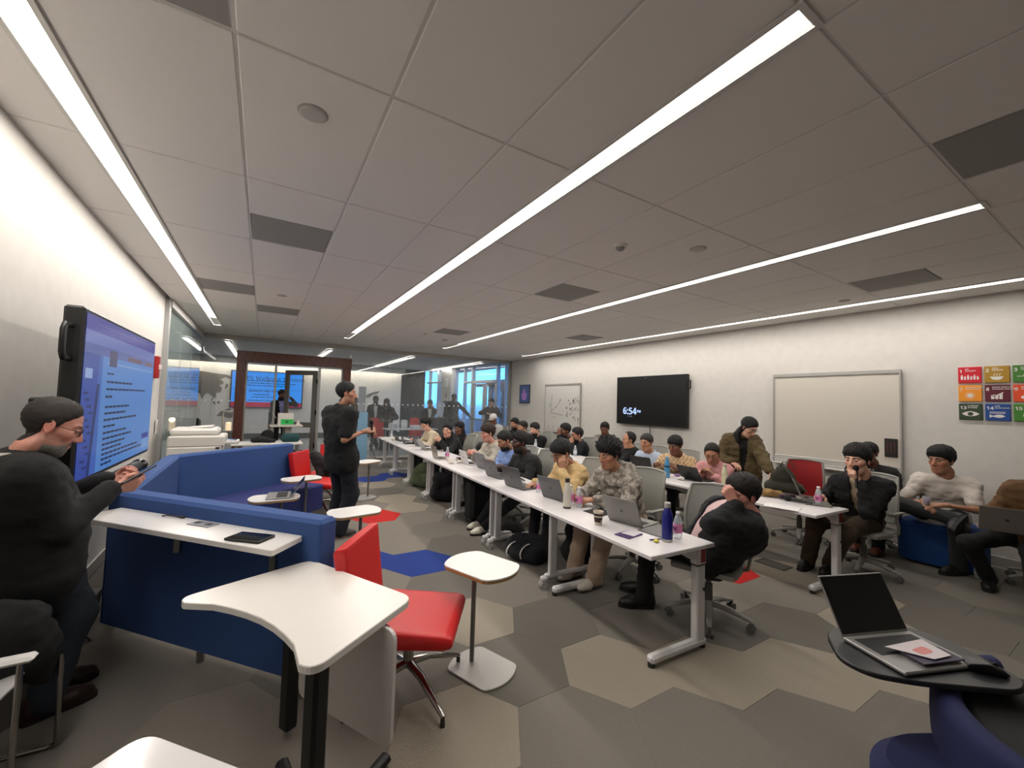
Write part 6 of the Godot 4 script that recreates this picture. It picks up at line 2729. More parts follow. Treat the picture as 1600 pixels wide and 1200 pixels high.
func laptop(at: Vector3, turn: float, w: float, d: float, c: Color, open: float, label: String, group: String, screen := Color(0.010, 0.010, 0.011)) -> Node3D:
	# hinge at the origin; the keyboard runs along +z towards the user
	var t := thing("laptop", label, "laptop", at, group)
	t.rotation.y = turn
	var m := mat(c, 0.38, 0.35)
	var b := MB.new()
	b.box(Vector3(0, 0.008, d / 2), Vector3(w, 0.015, d), 0.004)
	part("base", b, m, t)
	b = MB.new()
	b.box(Vector3(0, 0.0158, d * 0.34), Vector3(w * 0.84, 0.0015, d * 0.46))
	part("keyboard", b, mat(Color(0.035, 0.035, 0.038), 0.6), t)
	b = MB.new()
	b.box(Vector3(0, 0.0158, d * 0.78), Vector3(w * 0.34, 0.0012, d * 0.32))
	part("touchpad", b, mat(c.lightened(0.06), 0.3, 0.3), t)
	var a := deg_to_rad(open - 90.0)
	var lid := Basis(Vector3.RIGHT, -a)
	b = MB.new()
	b.xf = Transform3D(lid, Vector3(0, 0.012, 0))
	b.box(Vector3(0, d / 2, -0.003), Vector3(w, d, 0.007), 0.003)
	var l := part("lid", b, m, t)
	b = MB.new()
	b.xf = Transform3D(lid, Vector3(0, 0.012, 0))
	b.box(Vector3(0, d / 2 + 0.002, 0.0008), Vector3(w * 0.965, d * 0.93, 0.0012))
	part("screen", b, mat(screen, 0.18), l)
	b = MB.new()
	b.xf = Transform3D(lid, Vector3(0, 0.012, 0))
	b.xf = b.xf * Transform3D(Basis(Vector3.RIGHT, -PI / 2), Vector3(0, d / 2, -0.0068))
	b.lathe_hard(Vector3.ZERO, [Vector2(0.014, 0.0006), Vector2(0.0, 0.0006)], 14)
	part("lid_mark", b, mat(c.darkened(0.25), 0.25, 0.5), l)
	return t


func water_bottle(at: Vector3, band: Color, label: String, group: String, h := 0.18) -> Node3D:
	var t := thing("water_bottle", label, "bottle", at, group)
	var k := h / 0.18
	var b := MB.new()
	b.lathe(Vector3.ZERO, [Vector2(0.0, 0.002), Vector2(0.026, 0.0), Vector2(0.030, 0.01), Vector2(0.030, 0.045), Vector2(0.028, 0.055), Vector2(0.030, 0.065), Vector2(0.030, 0.11), Vector2(0.022, 0.145), Vector2(0.012, 0.162), Vector2(0.012, 0.17), Vector2(0.0, 0.171)], 16)
	var clear := part("bottle", b, glass_pane(Color(0.86, 0.90, 0.92, 0.35)), t)
	clear.scale = Vector3.ONE * k
	b = MB.new()
	b.lathe(Vector3.ZERO, [Vector2(0.0306, 0.042), Vector2(0.0312, 0.046), Vector2(0.0312, 0.098), Vector2(0.0306, 0.102)], 16)
	var lb := part("paper_label", b, mat(band, 0.5), t)
	lb.scale = Vector3.ONE * k
	if band.r > band.g + 0.1:
		b = MB.new()
		b.tube([Vector3(-0.031, 0.085, 0.008), Vector3(-0.0325, 0.06, 0.004), Vector3(-0.0325, 0.06, -0.006), Vector3(-0.031, 0.085, -0.010)], 0.0035, 6)
		var mk := part("label_mark", b, mat(Color(0.20, 0.06, 0.35), 0.5), t)
		mk.scale = Vector3.ONE * k
	b = MB.new()
	b.lathe(Vector3.ZERO, [Vector2(0.0, 0.168), Vector2(0.0145, 0.166), Vector2(0.0145, 0.183), Vector2(0.0, 0.184)], 14)
	var cp := part("bottle_cap", b, mat(Color(0.88, 0.88, 0.88), 0.4), t)
	cp.scale = Vector3.ONE * k
	return t


const BLACK_HAIR := Color(0.045, 0.038, 0.036)
const BROWN_HAIR := Color(0.20, 0.12, 0.075)


func build_people() -> void:
	skin_mat = StandardMaterial3D.new()
	skin_mat.albedo_color = Color.WHITE
	skin_mat.vertex_color_use_as_albedo = true
	skin_mat.roughness = 0.5
	skin_mat.subsurf_scatter_enabled = true
	skin_mat.subsurf_scatter_strength = 0.12
	build_head()
	build_hands()
	build_shoe()
	var ra := "people seated along the front row of tables"
	var rb := "people seated along the wall row of tables"
	# ---- standing in front
	person("big man in a black blazer and jeans looking down at the phone in his hands", {
		"hip": Vector3(-0.93, 0.89, -3.0), "head": Vector3(-0.875, 1.45, -2.89), "face": 62.0, "look": [74.0, 24.0], "s": 1.02, "g": 1.22, "belly": 0.10, "sw": 0.19,
		"wr": Vector3(-0.67, 1.115, -2.97), "wl": Vector3(-0.72, 1.135, -3.16), "pole_r": Vector3(-0.3, -1.0, 0.6),
		"hr": ["hold", Vector3(0.75, 0.05, -0.45), Vector3(0.2, -0.45, 0.9)], "hl": ["hold", Vector3(0.75, 0.10, 0.35), Vector3(0.1, -0.6, -0.8)],
		"fl": Vector3(-0.90, 0, -3.20), "fr": Vector3(-0.86, 0, -3.0), "toe_l": Vector3(0.8, 0, -0.5), "toe_r": Vector3(0.82, 0, -0.45),
		"skin": "rosy", "hair": Color(0.17, 0.14, 0.12), "style": "receding", "thick": 0.008, "curl": 0.15, "stubble": 0.35, "beard": [Color(0.50, 0.47, 0.44), 0.004], "glasses": true,
		"wear": "blazer", "top": Color(0.035, 0.035, 0.038), "loose": 0.024, "hem": 0.16, "collar": true, "collar_color": Color(0.72, 0.70, 0.66), "pants": Color(0.16, 0.19, 0.23), "baggy": 0.026, "shoes": Color(0.16, 0.07, 0.045), "sole": Color(0.12, 0.07, 0.05)})
	person("presenter in a black t-shirt and navy trousers standing with his back half turned", {
		"hip": Vector3(0.84, 0.93, -5.27), "head": Vector3(0.85, 1.69, -5.22), "face": 62.0, "look": [96.0, 2.0], "s": 1.06, "g": 1.04, "belly": 0.08, "sw": 0.18,
		"wr": Vector3(1.05, 1.25, -5.07), "wl": Vector3(1.10, 1.22, -5.33), "pole_r": Vector3(-0.5, -1.0, 0.3), "hr": ["grip", Vector3(0.9, 0.12, -0.1), Vector3(0.0, 0.6, 0.8)], "hl": ["grip"],
		"fl": Vector3(0.80, 0, -5.42), "fr": Vector3(0.84, 0, -5.18), "toe_l": Vector3(0.85, 0, -0.5), "toe_r": Vector3(0.95, 0, -0.2),
		"skin": "tan", "hair": BLACK_HAIR, "style": "short", "thick": 0.010, "curl": 0.15, "stubble": 0.35,
		"wear": "tee_shirt", "top": Color(0.018, 0.018, 0.020), "sleeve": 0.5, "loose": 0.026, "hem": 0.07, "pants": Color(0.045, 0.055, 0.10), "baggy": 0.034, "shoes": Color(0.22, 0.20, 0.19), "sole": Color(0.45, 0.40, 0.36)})
	# ---- front row, nearest first
	person("heavy man in a navy blazer and glasses leaning back with a fist at his mouth", {
		"hip": Vector3(3.05, 0.52, -1.98), "head": Vector3(2.975, 1.015, -1.665), "neck": Vector3(3.02, 0.885, -1.72), "face": 318.0, "look": [292.0, 8.0], "sit": true, "s": 1.08, "g": 1.40, "belly": 0.10, "sw": 0.215, "twist": 12.0, "hs": 1.10,
		"wl": Vector3(2.845, 0.965, -1.64), "wr": Vector3(3.32, 0.66, -2.02), "pole_l": Vector3(-0.7, -0.9, 0.25), "pole_r": Vector3(0.7, -0.7, 0.3), "hl": ["grip", Vector3(-0.25, 0.85, -0.35), Vector3(-0.6, -0.2, 0.8)],
		"fl": Vector3(2.74, 0, -2.34), "fr": Vector3(2.92, 0, -2.50), "toe_l": Vector3(-0.75, 0, -0.5), "toe_r": Vector3(-0.5, 0, -0.8), "knee_l": Vector3(-0.5, 0.6, -0.6), "knee_r": Vector3(-0.2, 0.6, -0.8),
		"skin": "rosy", "hair": Color(0.095, 0.065, 0.05), "style": "short", "thick": 0.018, "curl": 0.3, "lift": 0.7, "stubble": 0.12, "glasses": true, "frames": Color(0.30, 0.06, 0.05),
		"wear": "blazer", "top": Color(0.035, 0.038, 0.055), "loose": 0.022, "fold": 0.03, "open": 0.085, "inner": Color(0.78, 0.66, 0.66), "collar": true, "collar_color": Color(0.80, 0.70, 0.70), "pants": Color(0.03, 0.03, 0.038), "shoes": Color(0.02, 0.02, 0.022)}, ra)
	person("young man with curly black hair in a grey tie-dye hoodie, forearms on the table", {
		"hip": Vector3(3.13, 0.54, -2.90), "head": Vector3(2.86, 1.16, -2.88), "face": 266.0, "look": [270.0, 12.0], "sit": true, "s": 1.04,
		"wl": Vector3(2.62, 0.785, -2.78), "wr": Vector3(2.60, 0.80, -2.98), "pole_l": Vector3(0.2, -0.8, 0.9), "pole_r": Vector3(0.2, -0.8, -0.8), "hl": ["relaxed", Vector3(-0.8, -0.05, -0.45), Vector3(0.1, 1, 0.3)], "hr": ["hold", Vector3(-0.85, 0.1, 0.4), Vector3(0, 0.9, -0.4)],
		"fl": Vector3(2.62, 0, -2.80), "fr": Vector3(2.60, 0, -3.05),
		"skin": "tan", "hair": BLACK_HAIR, "style": "fringe", "thick": 0.036, "curl": 0.9, "lift": 0.2, "stubble": 0.08, "wear": "hoodie", "top": Color(0.5, 0.48, 0.45), "pattern": "tiedye", "loose": 0.026, "fold": 0.05, "hood": true, "pants": Color(0.64, 0.56, 0.48), "baggy": 0.028, "shoes": Color(0.76, 0.73, 0.68), "sole": Color(0.25, 0.24, 0.23)}, ra)
	person("man in a tan overshirt leaning his face on one hand over a laptop", {
		"hip": Vector3(3.15, 0.54, -3.72), "head": Vector3(2.79, 1.105, -3.52), "face": 275.0, "look": [272.0, 26.0], "sit": true, "s": 1.03,
		"wl": Vector3(2.715, 0.93, -3.405), "wr": Vector3(2.60, 0.765, -3.72), "pole_l": Vector3(-0.2, -1.0, 0.5), "hl": ["relaxed", Vector3(0.0, 1, -0.10), Vector3(-0.7, 0.1, 0.75)], "hr": ["type", Vector3(-0.95, -0.1, 0.2), Vector3(0, 1, 0)],
		"fl": Vector3(2.66, 0, -3.60), "fr": Vector3(2.66, 0, -3.84),
		"skin": "tan", "hair": BLACK_HAIR, "style": "fringe", "thick": 0.024, "curl": 0.4, "stubble": 0.2, "glasses": true, "wear": "overshirt", "top": Color(0.80, 0.68, 0.48), "loose": 0.024, "fold": 0.04, "open": 0.055, "inner": Color(0.05, 0.05, 0.06), "collar": true, "pants": Color(0.07, 0.07, 0.08), "shoes": Color(0.34, 0.27, 0.21)}, ra)
	person("man with short black curls and beard in a charcoal sweater", {
		"hip": Vector3(3.16, 0.54, -4.66), "head": Vector3(2.95, 1.115, -4.62), "face": 268.0, "look": [276.0, 8.0], "sit": true, "s": 1.04, "g": 1.12,
		"wl": Vector3(2.74, 0.77, -4.50), "wr": Vector3(2.72, 0.77, -4.72), "fl": Vector3(2.44, 0, -4.58), "fr": Vector3(2.50, 0, -4.80), "skin": "dark", "hair": BLACK_HAIR, "style": "short", "thick": 0.018, "curl": 0.8, "beard": [Color(0.035, 0.03, 0.028), 0.006],
		"wear": "sweater", "top": Color(0.095, 0.095, 0.10), "loose": 0.018, "collar": true, "pants": Color(0.05, 0.05, 0.06), "shoes": Color(0.80, 0.78, 0.72)}, ra)
	person("bearded man in a light blue shirt looking down at his laptop", {
		"hip": Vector3(3.19, 0.54, -5.16), "head": Vector3(2.95, 1.10, -5.02), "face": 268.0, "look": [272.0, 24.0], "sit": true, "s": 1.04, "g": 1.12,
		"wl": Vector3(2.80, 0.77, -4.95), "wr": Vector3(2.78, 0.77, -5.14), "skin": "tan", "hair": BLACK_HAIR, "style": "short", "thick": 0.011, "curl": 0.2, "beard": [Color(0.04, 0.033, 0.03), 0.007],
		"wear": "shirt", "top": Color(0.52, 0.62, 0.82), "loose": 0.02, "fold": 0.035, "collar": true, "pants": Color(0.06, 0.06, 0.08)}, ra)
	person("young man with brown hair in a cream sweatshirt holding his hands up", {
		"hip": Vector3(3.24, 0.54, -5.78), "head": Vector3(3.0, 1.155, -5.62), "face": 270.0, "look": [276.0, 12.0], "sit": true, "s": 1.03,
		"wl": Vector3(2.79, 0.87, -5.50), "wr": Vector3(2.77, 0.88, -5.64), "hl": ["hold", Vector3(-0.8, 0.1, -0.3), Vector3(0, 0.7, 0.7)], "hr": ["hold", Vector3(-0.8, 0.1, 0.3), Vector3(0, 0.7, -0.7)],
		"skin": "rosy", "hair": BROWN_HAIR, "style": "fringe", "thick": 0.022, "curl": 0.4, "wear": "sweatshirt", "top": Color(0.68, 0.655, 0.60), "loose": 0.022, "fold": 0.035, "collar": true, "collar_color": Color(0.68, 0.655, 0.60), "pants": Color(0.10, 0.13, 0.18)}, ra)
	person("woman with long dark hair in a black hooded top facing the camera, hands clasped", {
		"hip": Vector3(3.24, 0.54, -7.28), "head": Vector3(3.0, 1.085, -7.24), "face": 252.0, "look": [226.0, 6.0], "sit": true, "s": 0.97, "far": true,
		"wl": Vector3(2.82, 0.88, -7.10), "wr": Vector3(2.80, 0.88, -7.20), "hl": ["grip", Vector3(-0.5, 0.7, -0.1), Vector3(-0.3, 0.2, 0.8)], "hr": ["grip", Vector3(-0.5, 0.7, 0.3), Vector3(-0.3, 0.3, -0.8)],
		"skin": "fair", "hair": BLACK_HAIR, "style": "long", "thick": 0.014, "wear": "hooded_top", "top": Color(0.035, 0.035, 0.038), "loose": 0.024, "hood": true, "pants": Color(0.10, 0.13, 0.18)}, ra)
	person("woman in a maroon top with a long dark veil behind the woman in black", {
		"hip": Vector3(3.68, 0.54, -7.78), "head": Vector3(3.44, 1.09, -7.68), "face": 262.0, "look": [246.0, 6.0], "sit": true, "s": 0.97, "far": true,
		"skin": "brown", "hair": BLACK_HAIR, "style": "hood", "thick": 0.012, "wear": "top", "top": Color(0.14, 0.045, 0.05), "loose": 0.02, "pants": Color(0.05, 0.05, 0.06)}, ra)
	person("boy with black hair in a cream sweater at the far end of the front row", {
		"hip": Vector3(3.30, 0.54, -8.56), "head": Vector3(3.06, 1.12, -8.60), "face": 268.0, "look": [272.0, 14.0], "sit": true, "s": 1.0, "far": true,
		"wl": Vector3(2.86, 0.77, -8.48), "wr": Vector3(2.84, 0.77, -8.68), "skin": "fair", "hair": BLACK_HAIR, "style": "fringe", "thick": 0.024, "curl": 0.4, "wear": "sweater", "top": Color(0.76, 0.70, 0.60), "loose": 0.022, "pants": Color(0.08, 0.09, 0.12)}, ra)
	# ---- wall row, nearest first
	person("young man in a dark jacket and beige turtleneck speaking into a microphone", {
		"hip": Vector3(5.36, 0.54, -1.80), "head": Vector3(5.06, 1.165, -1.70), "face": 268.0, "look": [278.0, 4.0], "sit": true, "s": 1.06, "hs": 1.14,
		"wl": Vector3(4.985, 0.955, -1.665), "wr": Vector3(5.03, 0.775, -1.99), "pole_l": Vector3(0.1, -1.0, 0.35), "hl": ["grip", Vector3(-0.3, 0.9, -0.15), Vector3(-0.1, 0.2, 0.9)], "hr": ["type", Vector3(-0.95, -0.1, 0.1), Vector3(0, 1, 0)],
		"fl": Vector3(5.02, 0, -1.92), "fr": Vector3(4.98, 0, -2.10),
		"skin": "fair", "hair": Color(0.07, 0.05, 0.042), "style": "fringe", "thick": 0.022, "curl": 0.4, "lift": 0.6, "wear": "jacket", "top": Color(0.028, 0.03, 0.036), "loose": 0.026, "fold": 0.04, "open": 0.05, "inner": Color(0.60, 0.53, 0.44), "collar": true, "collar_color": Color(0.64, 0.57, 0.48), "pants": Color(0.25, 0.195, 0.135), "baggy": 0.022, "shoes": Color(0.05, 0.045, 0.04)}, rb)
	person("man in a dark suit and brown shoes sitting against the wall under the clean whiteboard", {
		"hip": Vector3(6.42, 0.54, -2.02), "head": Vector3(6.24, 1.155, -1.99), "face": 266.0, "look": [280.0, 6.0], "sit": true, "s": 1.04, "g": 1.05, "fl": Vector3(6.22, 0, -1.90), "fr": Vector3(6.20, 0, -2.08),
		"skin": "brown", "hair": BLACK_HAIR, "style": "short", "thick": 0.007, "curl": 0.1, "wear": "suit_jacket", "top": Color(0.035, 0.036, 0.042), "loose": 0.024, "hem": 0.05, "collar": true, "collar_color": Color(0.75, 0.75, 0.76), "pants": Color(0.035, 0.036, 0.042), "shoes": Color(0.33, 0.15, 0.075)})
	person("woman in an olive jacket standing and reaching into the bag on the table", {
		"hip": Vector3(5.66, 0.82, -3.16), "head": Vector3(5.60, 1.40, -3.06), "face": 232.0, "look": [190.0, 34.0], "s": 0.96, "fl": Vector3(5.68, 0, -3.06), "fr": Vector3(5.56, 0, -3.26),
		"wl": Vector3(5.47, 0.88, -2.73), "wr": Vector3(5.36, 0.93, -3.16), "hl": ["hold", Vector3(-0.1, -0.8, 0.5), Vector3(0.6, 0.3, 0.6)], "skin": "fair", "hair": BLACK_HAIR, "style": "long", "drop": 0.12, "thick": 0.012, "glasses": true, "frames": Color(0.35, 0.30, 0.28),
		"wear": "jacket", "top": Color(0.33, 0.275, 0.165), "loose": 0.036, "fold": 0.05, "hem": 0.13, "open": 0.06, "inner": Color(0.03, 0.03, 0.032), "collar": true, "pants": Color(0.05, 0.05, 0.06)})
	person("woman in a pink sweater and glasses bending over her laptop", {
		"hip": Vector3(5.27, 0.54, -3.30), "head": Vector3(5.02, 1.05, -3.21), "face": 264.0, "look": [246.0, 26.0], "sit": true, "s": 0.97,
		"wl": Vector3(4.98, 0.775, -3.14), "wr": Vector3(4.98, 0.775, -3.34), "hl": ["type"], "hr": ["type"], "skin": "tan", "hair": Color(0.10, 0.065, 0.045), "style": "receding", "thick": 0.010, "curl": 0.1, "glasses": true, "frames": Color(0.25, 0.08, 0.06),
		"wear": "sweater", "top": Color(0.78, 0.56, 0.56), "loose": 0.022, "fold": 0.035, "collar": true, "pants": Color(0.06, 0.06, 0.07)}, rb)
	person("sturdy man in a cream polo shirt with a tan lattice pattern", {
		"hip": Vector3(5.32, 0.54, -4.0), "head": Vector3(5.10, 1.085, -3.83), "face": 254.0, "look": [262.0, 12.0], "sit": true, "s": 1.06, "g": 1.16, "sw": 0.185,
		"wl": Vector3(5.02, 0.775, -3.74), "wr": Vector3(4.90, 0.775, -4.02), "pole_l": Vector3(0.2, -0.8, 0.9), "skin": "brown", "hair": Color(0.055, 0.04, 0.035), "style": "fringe", "thick": 0.020, "curl": 0.5, "stubble": 0.1,
		"wear": "polo_shirt", "top": Color(0.80, 0.69, 0.54), "pattern": "lattice", "sleeve": 0.6, "loose": 0.018, "collar": true, "collar_color": Color(0.84, 0.72, 0.66), "pants": Color(0.05, 0.06, 0.09)}, rb)
	person("grey haired man in a pale blue shirt", {
		"hip": Vector3(5.34, 0.54, -4.58), "head": Vector3(5.12, 1.08, -4.36), "face": 256.0, "look": [262.0, 8.0], "sit": true, "s": 1.0,
		"skin": "tan", "hair": Color(0.21, 0.195, 0.18), "style": "short", "thick": 0.012, "curl": 0.2, "wear": "shirt", "top": Color(0.70, 0.75, 0.83), "loose": 0.018, "collar": true, "pants": Color(0.06, 0.06, 0.07)}, rb)
	person("balding man in dark clothes facing away along the wall row", {
		"hip": Vector3(5.32, 0.54, -5.05), "head": Vector3(5.12, 1.085, -4.72), "neck": Vector3(5.18, 0.95, -4.76), "face": 285.0, "look": [300.0, 8.0], "sit": true, "s": 1.0,
		"skin": "tan", "hair": Color(0.05, 0.042, 0.04), "style": "bald", "thick": 0.010, "curl": 0.2, "wear": "sweater", "top": Color(0.028, 0.03, 0.036), "loose": 0.02, "pants": Color(0.04, 0.04, 0.05)}, rb)
	person("man in a pale grey blazer over black sitting close to the wall", {
		"hip": Vector3(6.16, 0.54, -6.38), "head": Vector3(6.0, 1.165, -6.18), "face": 236.0, "look": [232.0, 16.0], "sit": true, "s": 1.04, "far": true, "skin": "brown", "hair": BLACK_HAIR, "style": "short", "thick": 0.012, "curl": 0.2,
		"wear": "blazer", "top": Color(0.50, 0.47, 0.44), "loose": 0.022, "open": 0.075, "inner": Color(0.025, 0.025, 0.027), "pants": Color(0.05, 0.05, 0.06)})
	person("man in a navy shirt with a fist raised near his chin", {
		"hip": Vector3(5.32, 0.54, -6.20), "head": Vector3(5.08, 1.07, -5.96), "neck": Vector3(5.14, 0.93, -5.98), "face": 282.0, "look": [288.0, 6.0], "sit": true, "s": 1.05, "g": 1.1, "far": true,
		"wl": Vector3(4.93, 0.90, -5.93), "hl": ["grip", Vector3(0, 1, -0.2), Vector3(-0.6, 0, 0.7)], "pole_l": Vector3(-0.3, -1, 0.4), "skin": "tan", "hair": BLACK_HAIR, "style": "short", "thick": 0.016, "curl": 0.2, "beard": [Color(0.04, 0.034, 0.03), 0.006], "glasses": true,
		"wear": "shirt", "top": Color(0.028, 0.035, 0.065), "loose": 0.02, "collar": true, "pants": Color(0.04, 0.04, 0.05)}, rb)
	person("man with a full beard and dark knit cap eating with one hand raised", {
		"hip": Vector3(5.36, 0.54, -6.75), "head": Vector3(5.16, 1.115, -6.42), "neck": Vector3(5.22, 0.97, -6.46), "face": 272.0, "look": [280.0, 4.0], "sit": true, "s": 1.0, "far": true,
		"wl": Vector3(4.98, 1.02, -6.38), "hl": ["hold", Vector3(0, 1, -0.1), Vector3(-0.6, 0, 0.7)], "pole_l": Vector3(-0.3, -1, 0.4), "skin": "brown", "hair": BLACK_HAIR, "style": "short", "thick": 0.022, "curl": 0.1, "beard": [Color(0.035, 0.03, 0.028), 0.012],
		"wear": "sweater", "top": Color(0.05, 0.05, 0.055), "loose": 0.02, "pants": Color(0.05, 0.05, 0.06)}, rb)
	person("dark bearded man in a black jacket farther along the wall row", {
		"hip": Vector3(5.36, 0.54, -7.72), "head": Vector3(5.12, 1.075, -7.42), "face": 256.0, "look": [262.0, 12.0], "sit": true, "s": 1.03, "far": true,
		"skin": "fair", "hair": BLACK_HAIR, "style": "short", "thick": 0.018, "curl": 0.4, "lift": 0.6, "beard": [Color(0.05, 0.04, 0.035), 0.006], "wear": "jacket", "top": Color(0.03, 0.03, 0.033), "loose": 0.022, "pants": Color(0.05, 0.05, 0.06)}, rb)
	person("clean shaven man with black hair, second from the far corner", {
		"hip": Vector3(5.42, 0.54, -8.26), "head": Vector3(5.22, 1.08, -8.06), "face": 268.0, "look": [274.0, 6.0], "sit": true, "s": 1.0, "far": true,
		"skin": "tan", "hair": BLACK_HAIR, "style": "short", "thick": 0.016, "curl": 0.3, "wear": "sweater", "top": Color(0.045, 0.045, 0.05), "loose": 0.02, "pants": Color(0.05, 0.05, 0.06)}, rb)
	person("bearded man with swept hair nearest the far corner of the wall row", {
		"hip": Vector3(5.46, 0.54, -8.80), "head": Vector3(5.28, 1.13, -8.52), "face": 262.0, "look": [258.0, 8.0], "sit": true, "s": 1.0, "far": true,
		"skin": "tan", "hair": BLACK_HAIR, "style": "short", "thick": 0.018, "curl": 0.3, "beard": [Color(0.05, 0.04, 0.035), 0.006], "wear": "sweater", "top": Color(0.05, 0.05, 0.055), "loose": 0.02, "pants": Color(0.05, 0.05, 0.06)}, rb)
	person("person in a white cap and white top at the far end of the wall row", {
		"hip": Vector3(5.46, 0.54, -9.82), "head": Vector3(5.30, 1.19, -9.66), "face": 250.0, "look": [246.0, 14.0], "sit": true, "s": 1.04, "far": true,
		"skin": "brown", "hair": BLACK_HAIR, "style": "cap", "thick": 0.016, "cap_color": Color(0.78, 0.77, 0.76), "wear": "tee_shirt", "top": Color(0.72, 0.71, 0.70), "loose": 0.02, "pants": Color(0.06, 0.06, 0.08)}, rb)
	# ---- right edge
	person("young man in a white t-shirt sitting on the blue ottoman with one leg crossed", {
		"hip": Vector3(6.50, 0.535, -1.43), "head": Vector3(6.32, 1.145, -1.39), "face": 256.0, "look": [288.0, 4.0], "sit": true, "s": 1.05, "hs": 1.12, "sw": 0.18, "slump": 0.05,
		"wr": Vector3(6.07, 0.71, -1.47), "wl": Vector3(6.07, 0.71, -1.32), "pole_r": Vector3(0.1, -0.8, -1.0), "pole_l": Vector3(0.1, -0.8, 1.0), "hr": ["hold", Vector3(-0.5, -0.3, 0.3), Vector3(-0.3, 0.6, -0.6)], "hl": ["relaxed", Vector3(-0.35, -0.15, -0.85), Vector3(-0.3, 0.9, 0.2)],
		"fl": Vector3(6.22, 0, -1.26), "knee_l": Vector3(-0.9, 0.6, 0.25), "toe_l": Vector3(-0.85, 0, -0.45), "fr": Vector3(6.02, 0.60, -1.25), "knee_r": Vector3(-0.45, 0.25, -1.0), "toe_r": Vector3(-0.5, -0.3, 0.6), 
		"skin": "tan", "hair": BLACK_HAIR, "style": "fringe", "thick": 0.024, "curl": 0.3, "lift": 0.5, "stubble": 0.15, "wear": "tee_shirt", "top": Color(0.80, 0.765, 0.73), "sleeve": 0.48, "loose": 0.018, "fold": 0.04, "hem": 0.03, "pants": Color(0.155, 0.165, 0.175), "baggy": 0.018, "shoes": Color(0.025, 0.025, 0.027), "sole": Color(0.04, 0.04, 0.04)})
	person("person in a brown jacket at the right edge with a laptop on the knees", {
		"hip": Vector3(6.16, 0.54, -0.74), "head": Vector3(6.02, 1.18, -0.66), "face": 262.0, "look": [268.0, 14.0], "sit": true, "s": 1.04,
		"wl": Vector3(5.86, 0.70, -0.64), "wr": Vector3(5.86, 0.70, -0.86), "hl": ["type"], "hr": ["type"], "fl": Vector3(5.86, 0, -0.72), "fr": Vector3(6.05, 0, -1.02), "knee_r": Vector3(-0.6, 0.6, -0.35), "knee_l": Vector3(-0.8, 0.6, -0.1),
		"skin": "tan", "hair": BLACK_HAIR, "style": "short", "thick": 0.014, "wear": "jacket", "top": Color(0.36, 0.25, 0.13), "loose": 0.03, "fold": 0.04, "pants": Color(0.025, 0.025, 0.028), "shoes": Color(0.03, 0.03, 0.03)})
	# ---- the lobby
	person("person in a dark jacket with a raised hand behind the standing desk", {
		"hip": Vector3(0.43, 0.94, -13.2), "head": Vector3(0.44, 1.68, -13.15), "face": 165.0, "look": [160.0, 8.0], "s": 1.05, "far": true, "wl": Vector3(0.66, 1.60, -12.97), "pole_l": Vector3(0.9, -0.6, 0.2), "hl": ["hold", Vector3(-0.6, 0.6, 0), Vector3(0.5, 0.5, 0.5)],
		"skin": "brown", "hair": BLACK_HAIR, "style": "short", "thick": 0.016, "curl": 0.4, "beard": [Color(0.04, 0.034, 0.03), 0.007], "wear": "jacket", "top": Color(0.035, 0.035, 0.05), "open": 0.05, "inner": Color(0.55, 0.55, 0.75), "pants": Color(0.05, 0.05, 0.06)})
	person("man in a dark suit and white shirt beside the woman in the black gown", {
		"hip": Vector3(3.16, 0.92, -13.85), "head": Vector3(3.16, 1.61, -13.8), "face": 185.0, "look": [190.0, 2.0], "s": 1.03, "far": true, "fl": Vector3(3.08, 0, -13.82), "fr": Vector3(3.26, 0, -13.86), "wl": Vector3(3.36, 1.02, -13.62), "wr": Vector3(3.0, 0.98, -13.62),
		"skin": "dark", "hair": BLACK_HAIR, "style": "short", "thick": 0.010, "curl": 0.3, "beard": [Color(0.035, 0.03, 0.028), 0.006], "wear": "suit_jacket", "top": Color(0.035, 0.037, 0.05), "open": 0.055, "inner": Color(0.72, 0.72, 0.72), "loose": 0.022, "hem": 0.12, "pants": Color(0.04, 0.042, 0.055)})
	person("woman in a long black gown and head veil standing in the lobby", {
		"hip": Vector3(3.54, 0.88, -13.8), "head": Vector3(3.49, 1.53, -13.72), "face": 215.0, "look": [215.0, 4.0], "s": 0.98, "far": true, "skirt": true, "wl": Vector3(3.62, 1.0, -13.5), "wr": Vector3(3.30, 1.0, -13.56),
		"skin": "dark", "hair": BLACK_HAIR, "style": "hood", "thick": 0.016, "wear": "gown", "top": Color(0.028, 0.028, 0.034), "loose": 0.035, "pants": Color(0.055, 0.057, 0.065)})
	person("man in a dark jacket raising a hand to his face in the lobby", {
		"hip": Vector3(4.93, 0.90, -13.55), "head": Vector3(4.91, 1.53, -13.5), "face": 198.0, "look": [200.0, 10.0], "s": 1.0, "far": true, "wl": Vector3(4.97, 1.36, -13.28), "pole_l": Vector3(0.8, -0.8, 0.2), "hl": ["hold", Vector3(-0.4, 0.8, 0), Vector3(0.4, 0.3, 0.8)],
		"skin": "brown", "hair": BLACK_HAIR, "style": "short", "thick": 0.012, "curl": 0.4, "wear": "jacket", "top": Color(0.035, 0.036, 0.042), "open": 0.055, "inner": Color(0.72, 0.73, 0.73), "loose": 0.024, "hem": 0.10, "pants": Color(0.04, 0.04, 0.05)})
	person("person in dark clothes with a black veil in the lobby before the windows", {
		"hip": Vector3(5.55, 0.90, -13.7), "head": Vector3(5.55, 1.50, -13.65), "face": 110.0, "look": [100.0, 8.0], "s": 0.98, "far": true, "skin": "dark", "hair": BLACK_HAIR, "style": "hood", "thick": 0.014,
		"wear": "coat", "top": Color(0.025, 0.026, 0.03), "loose": 0.035, "hem": 0.2, "pants": Color(0.03, 0.03, 0.036)})
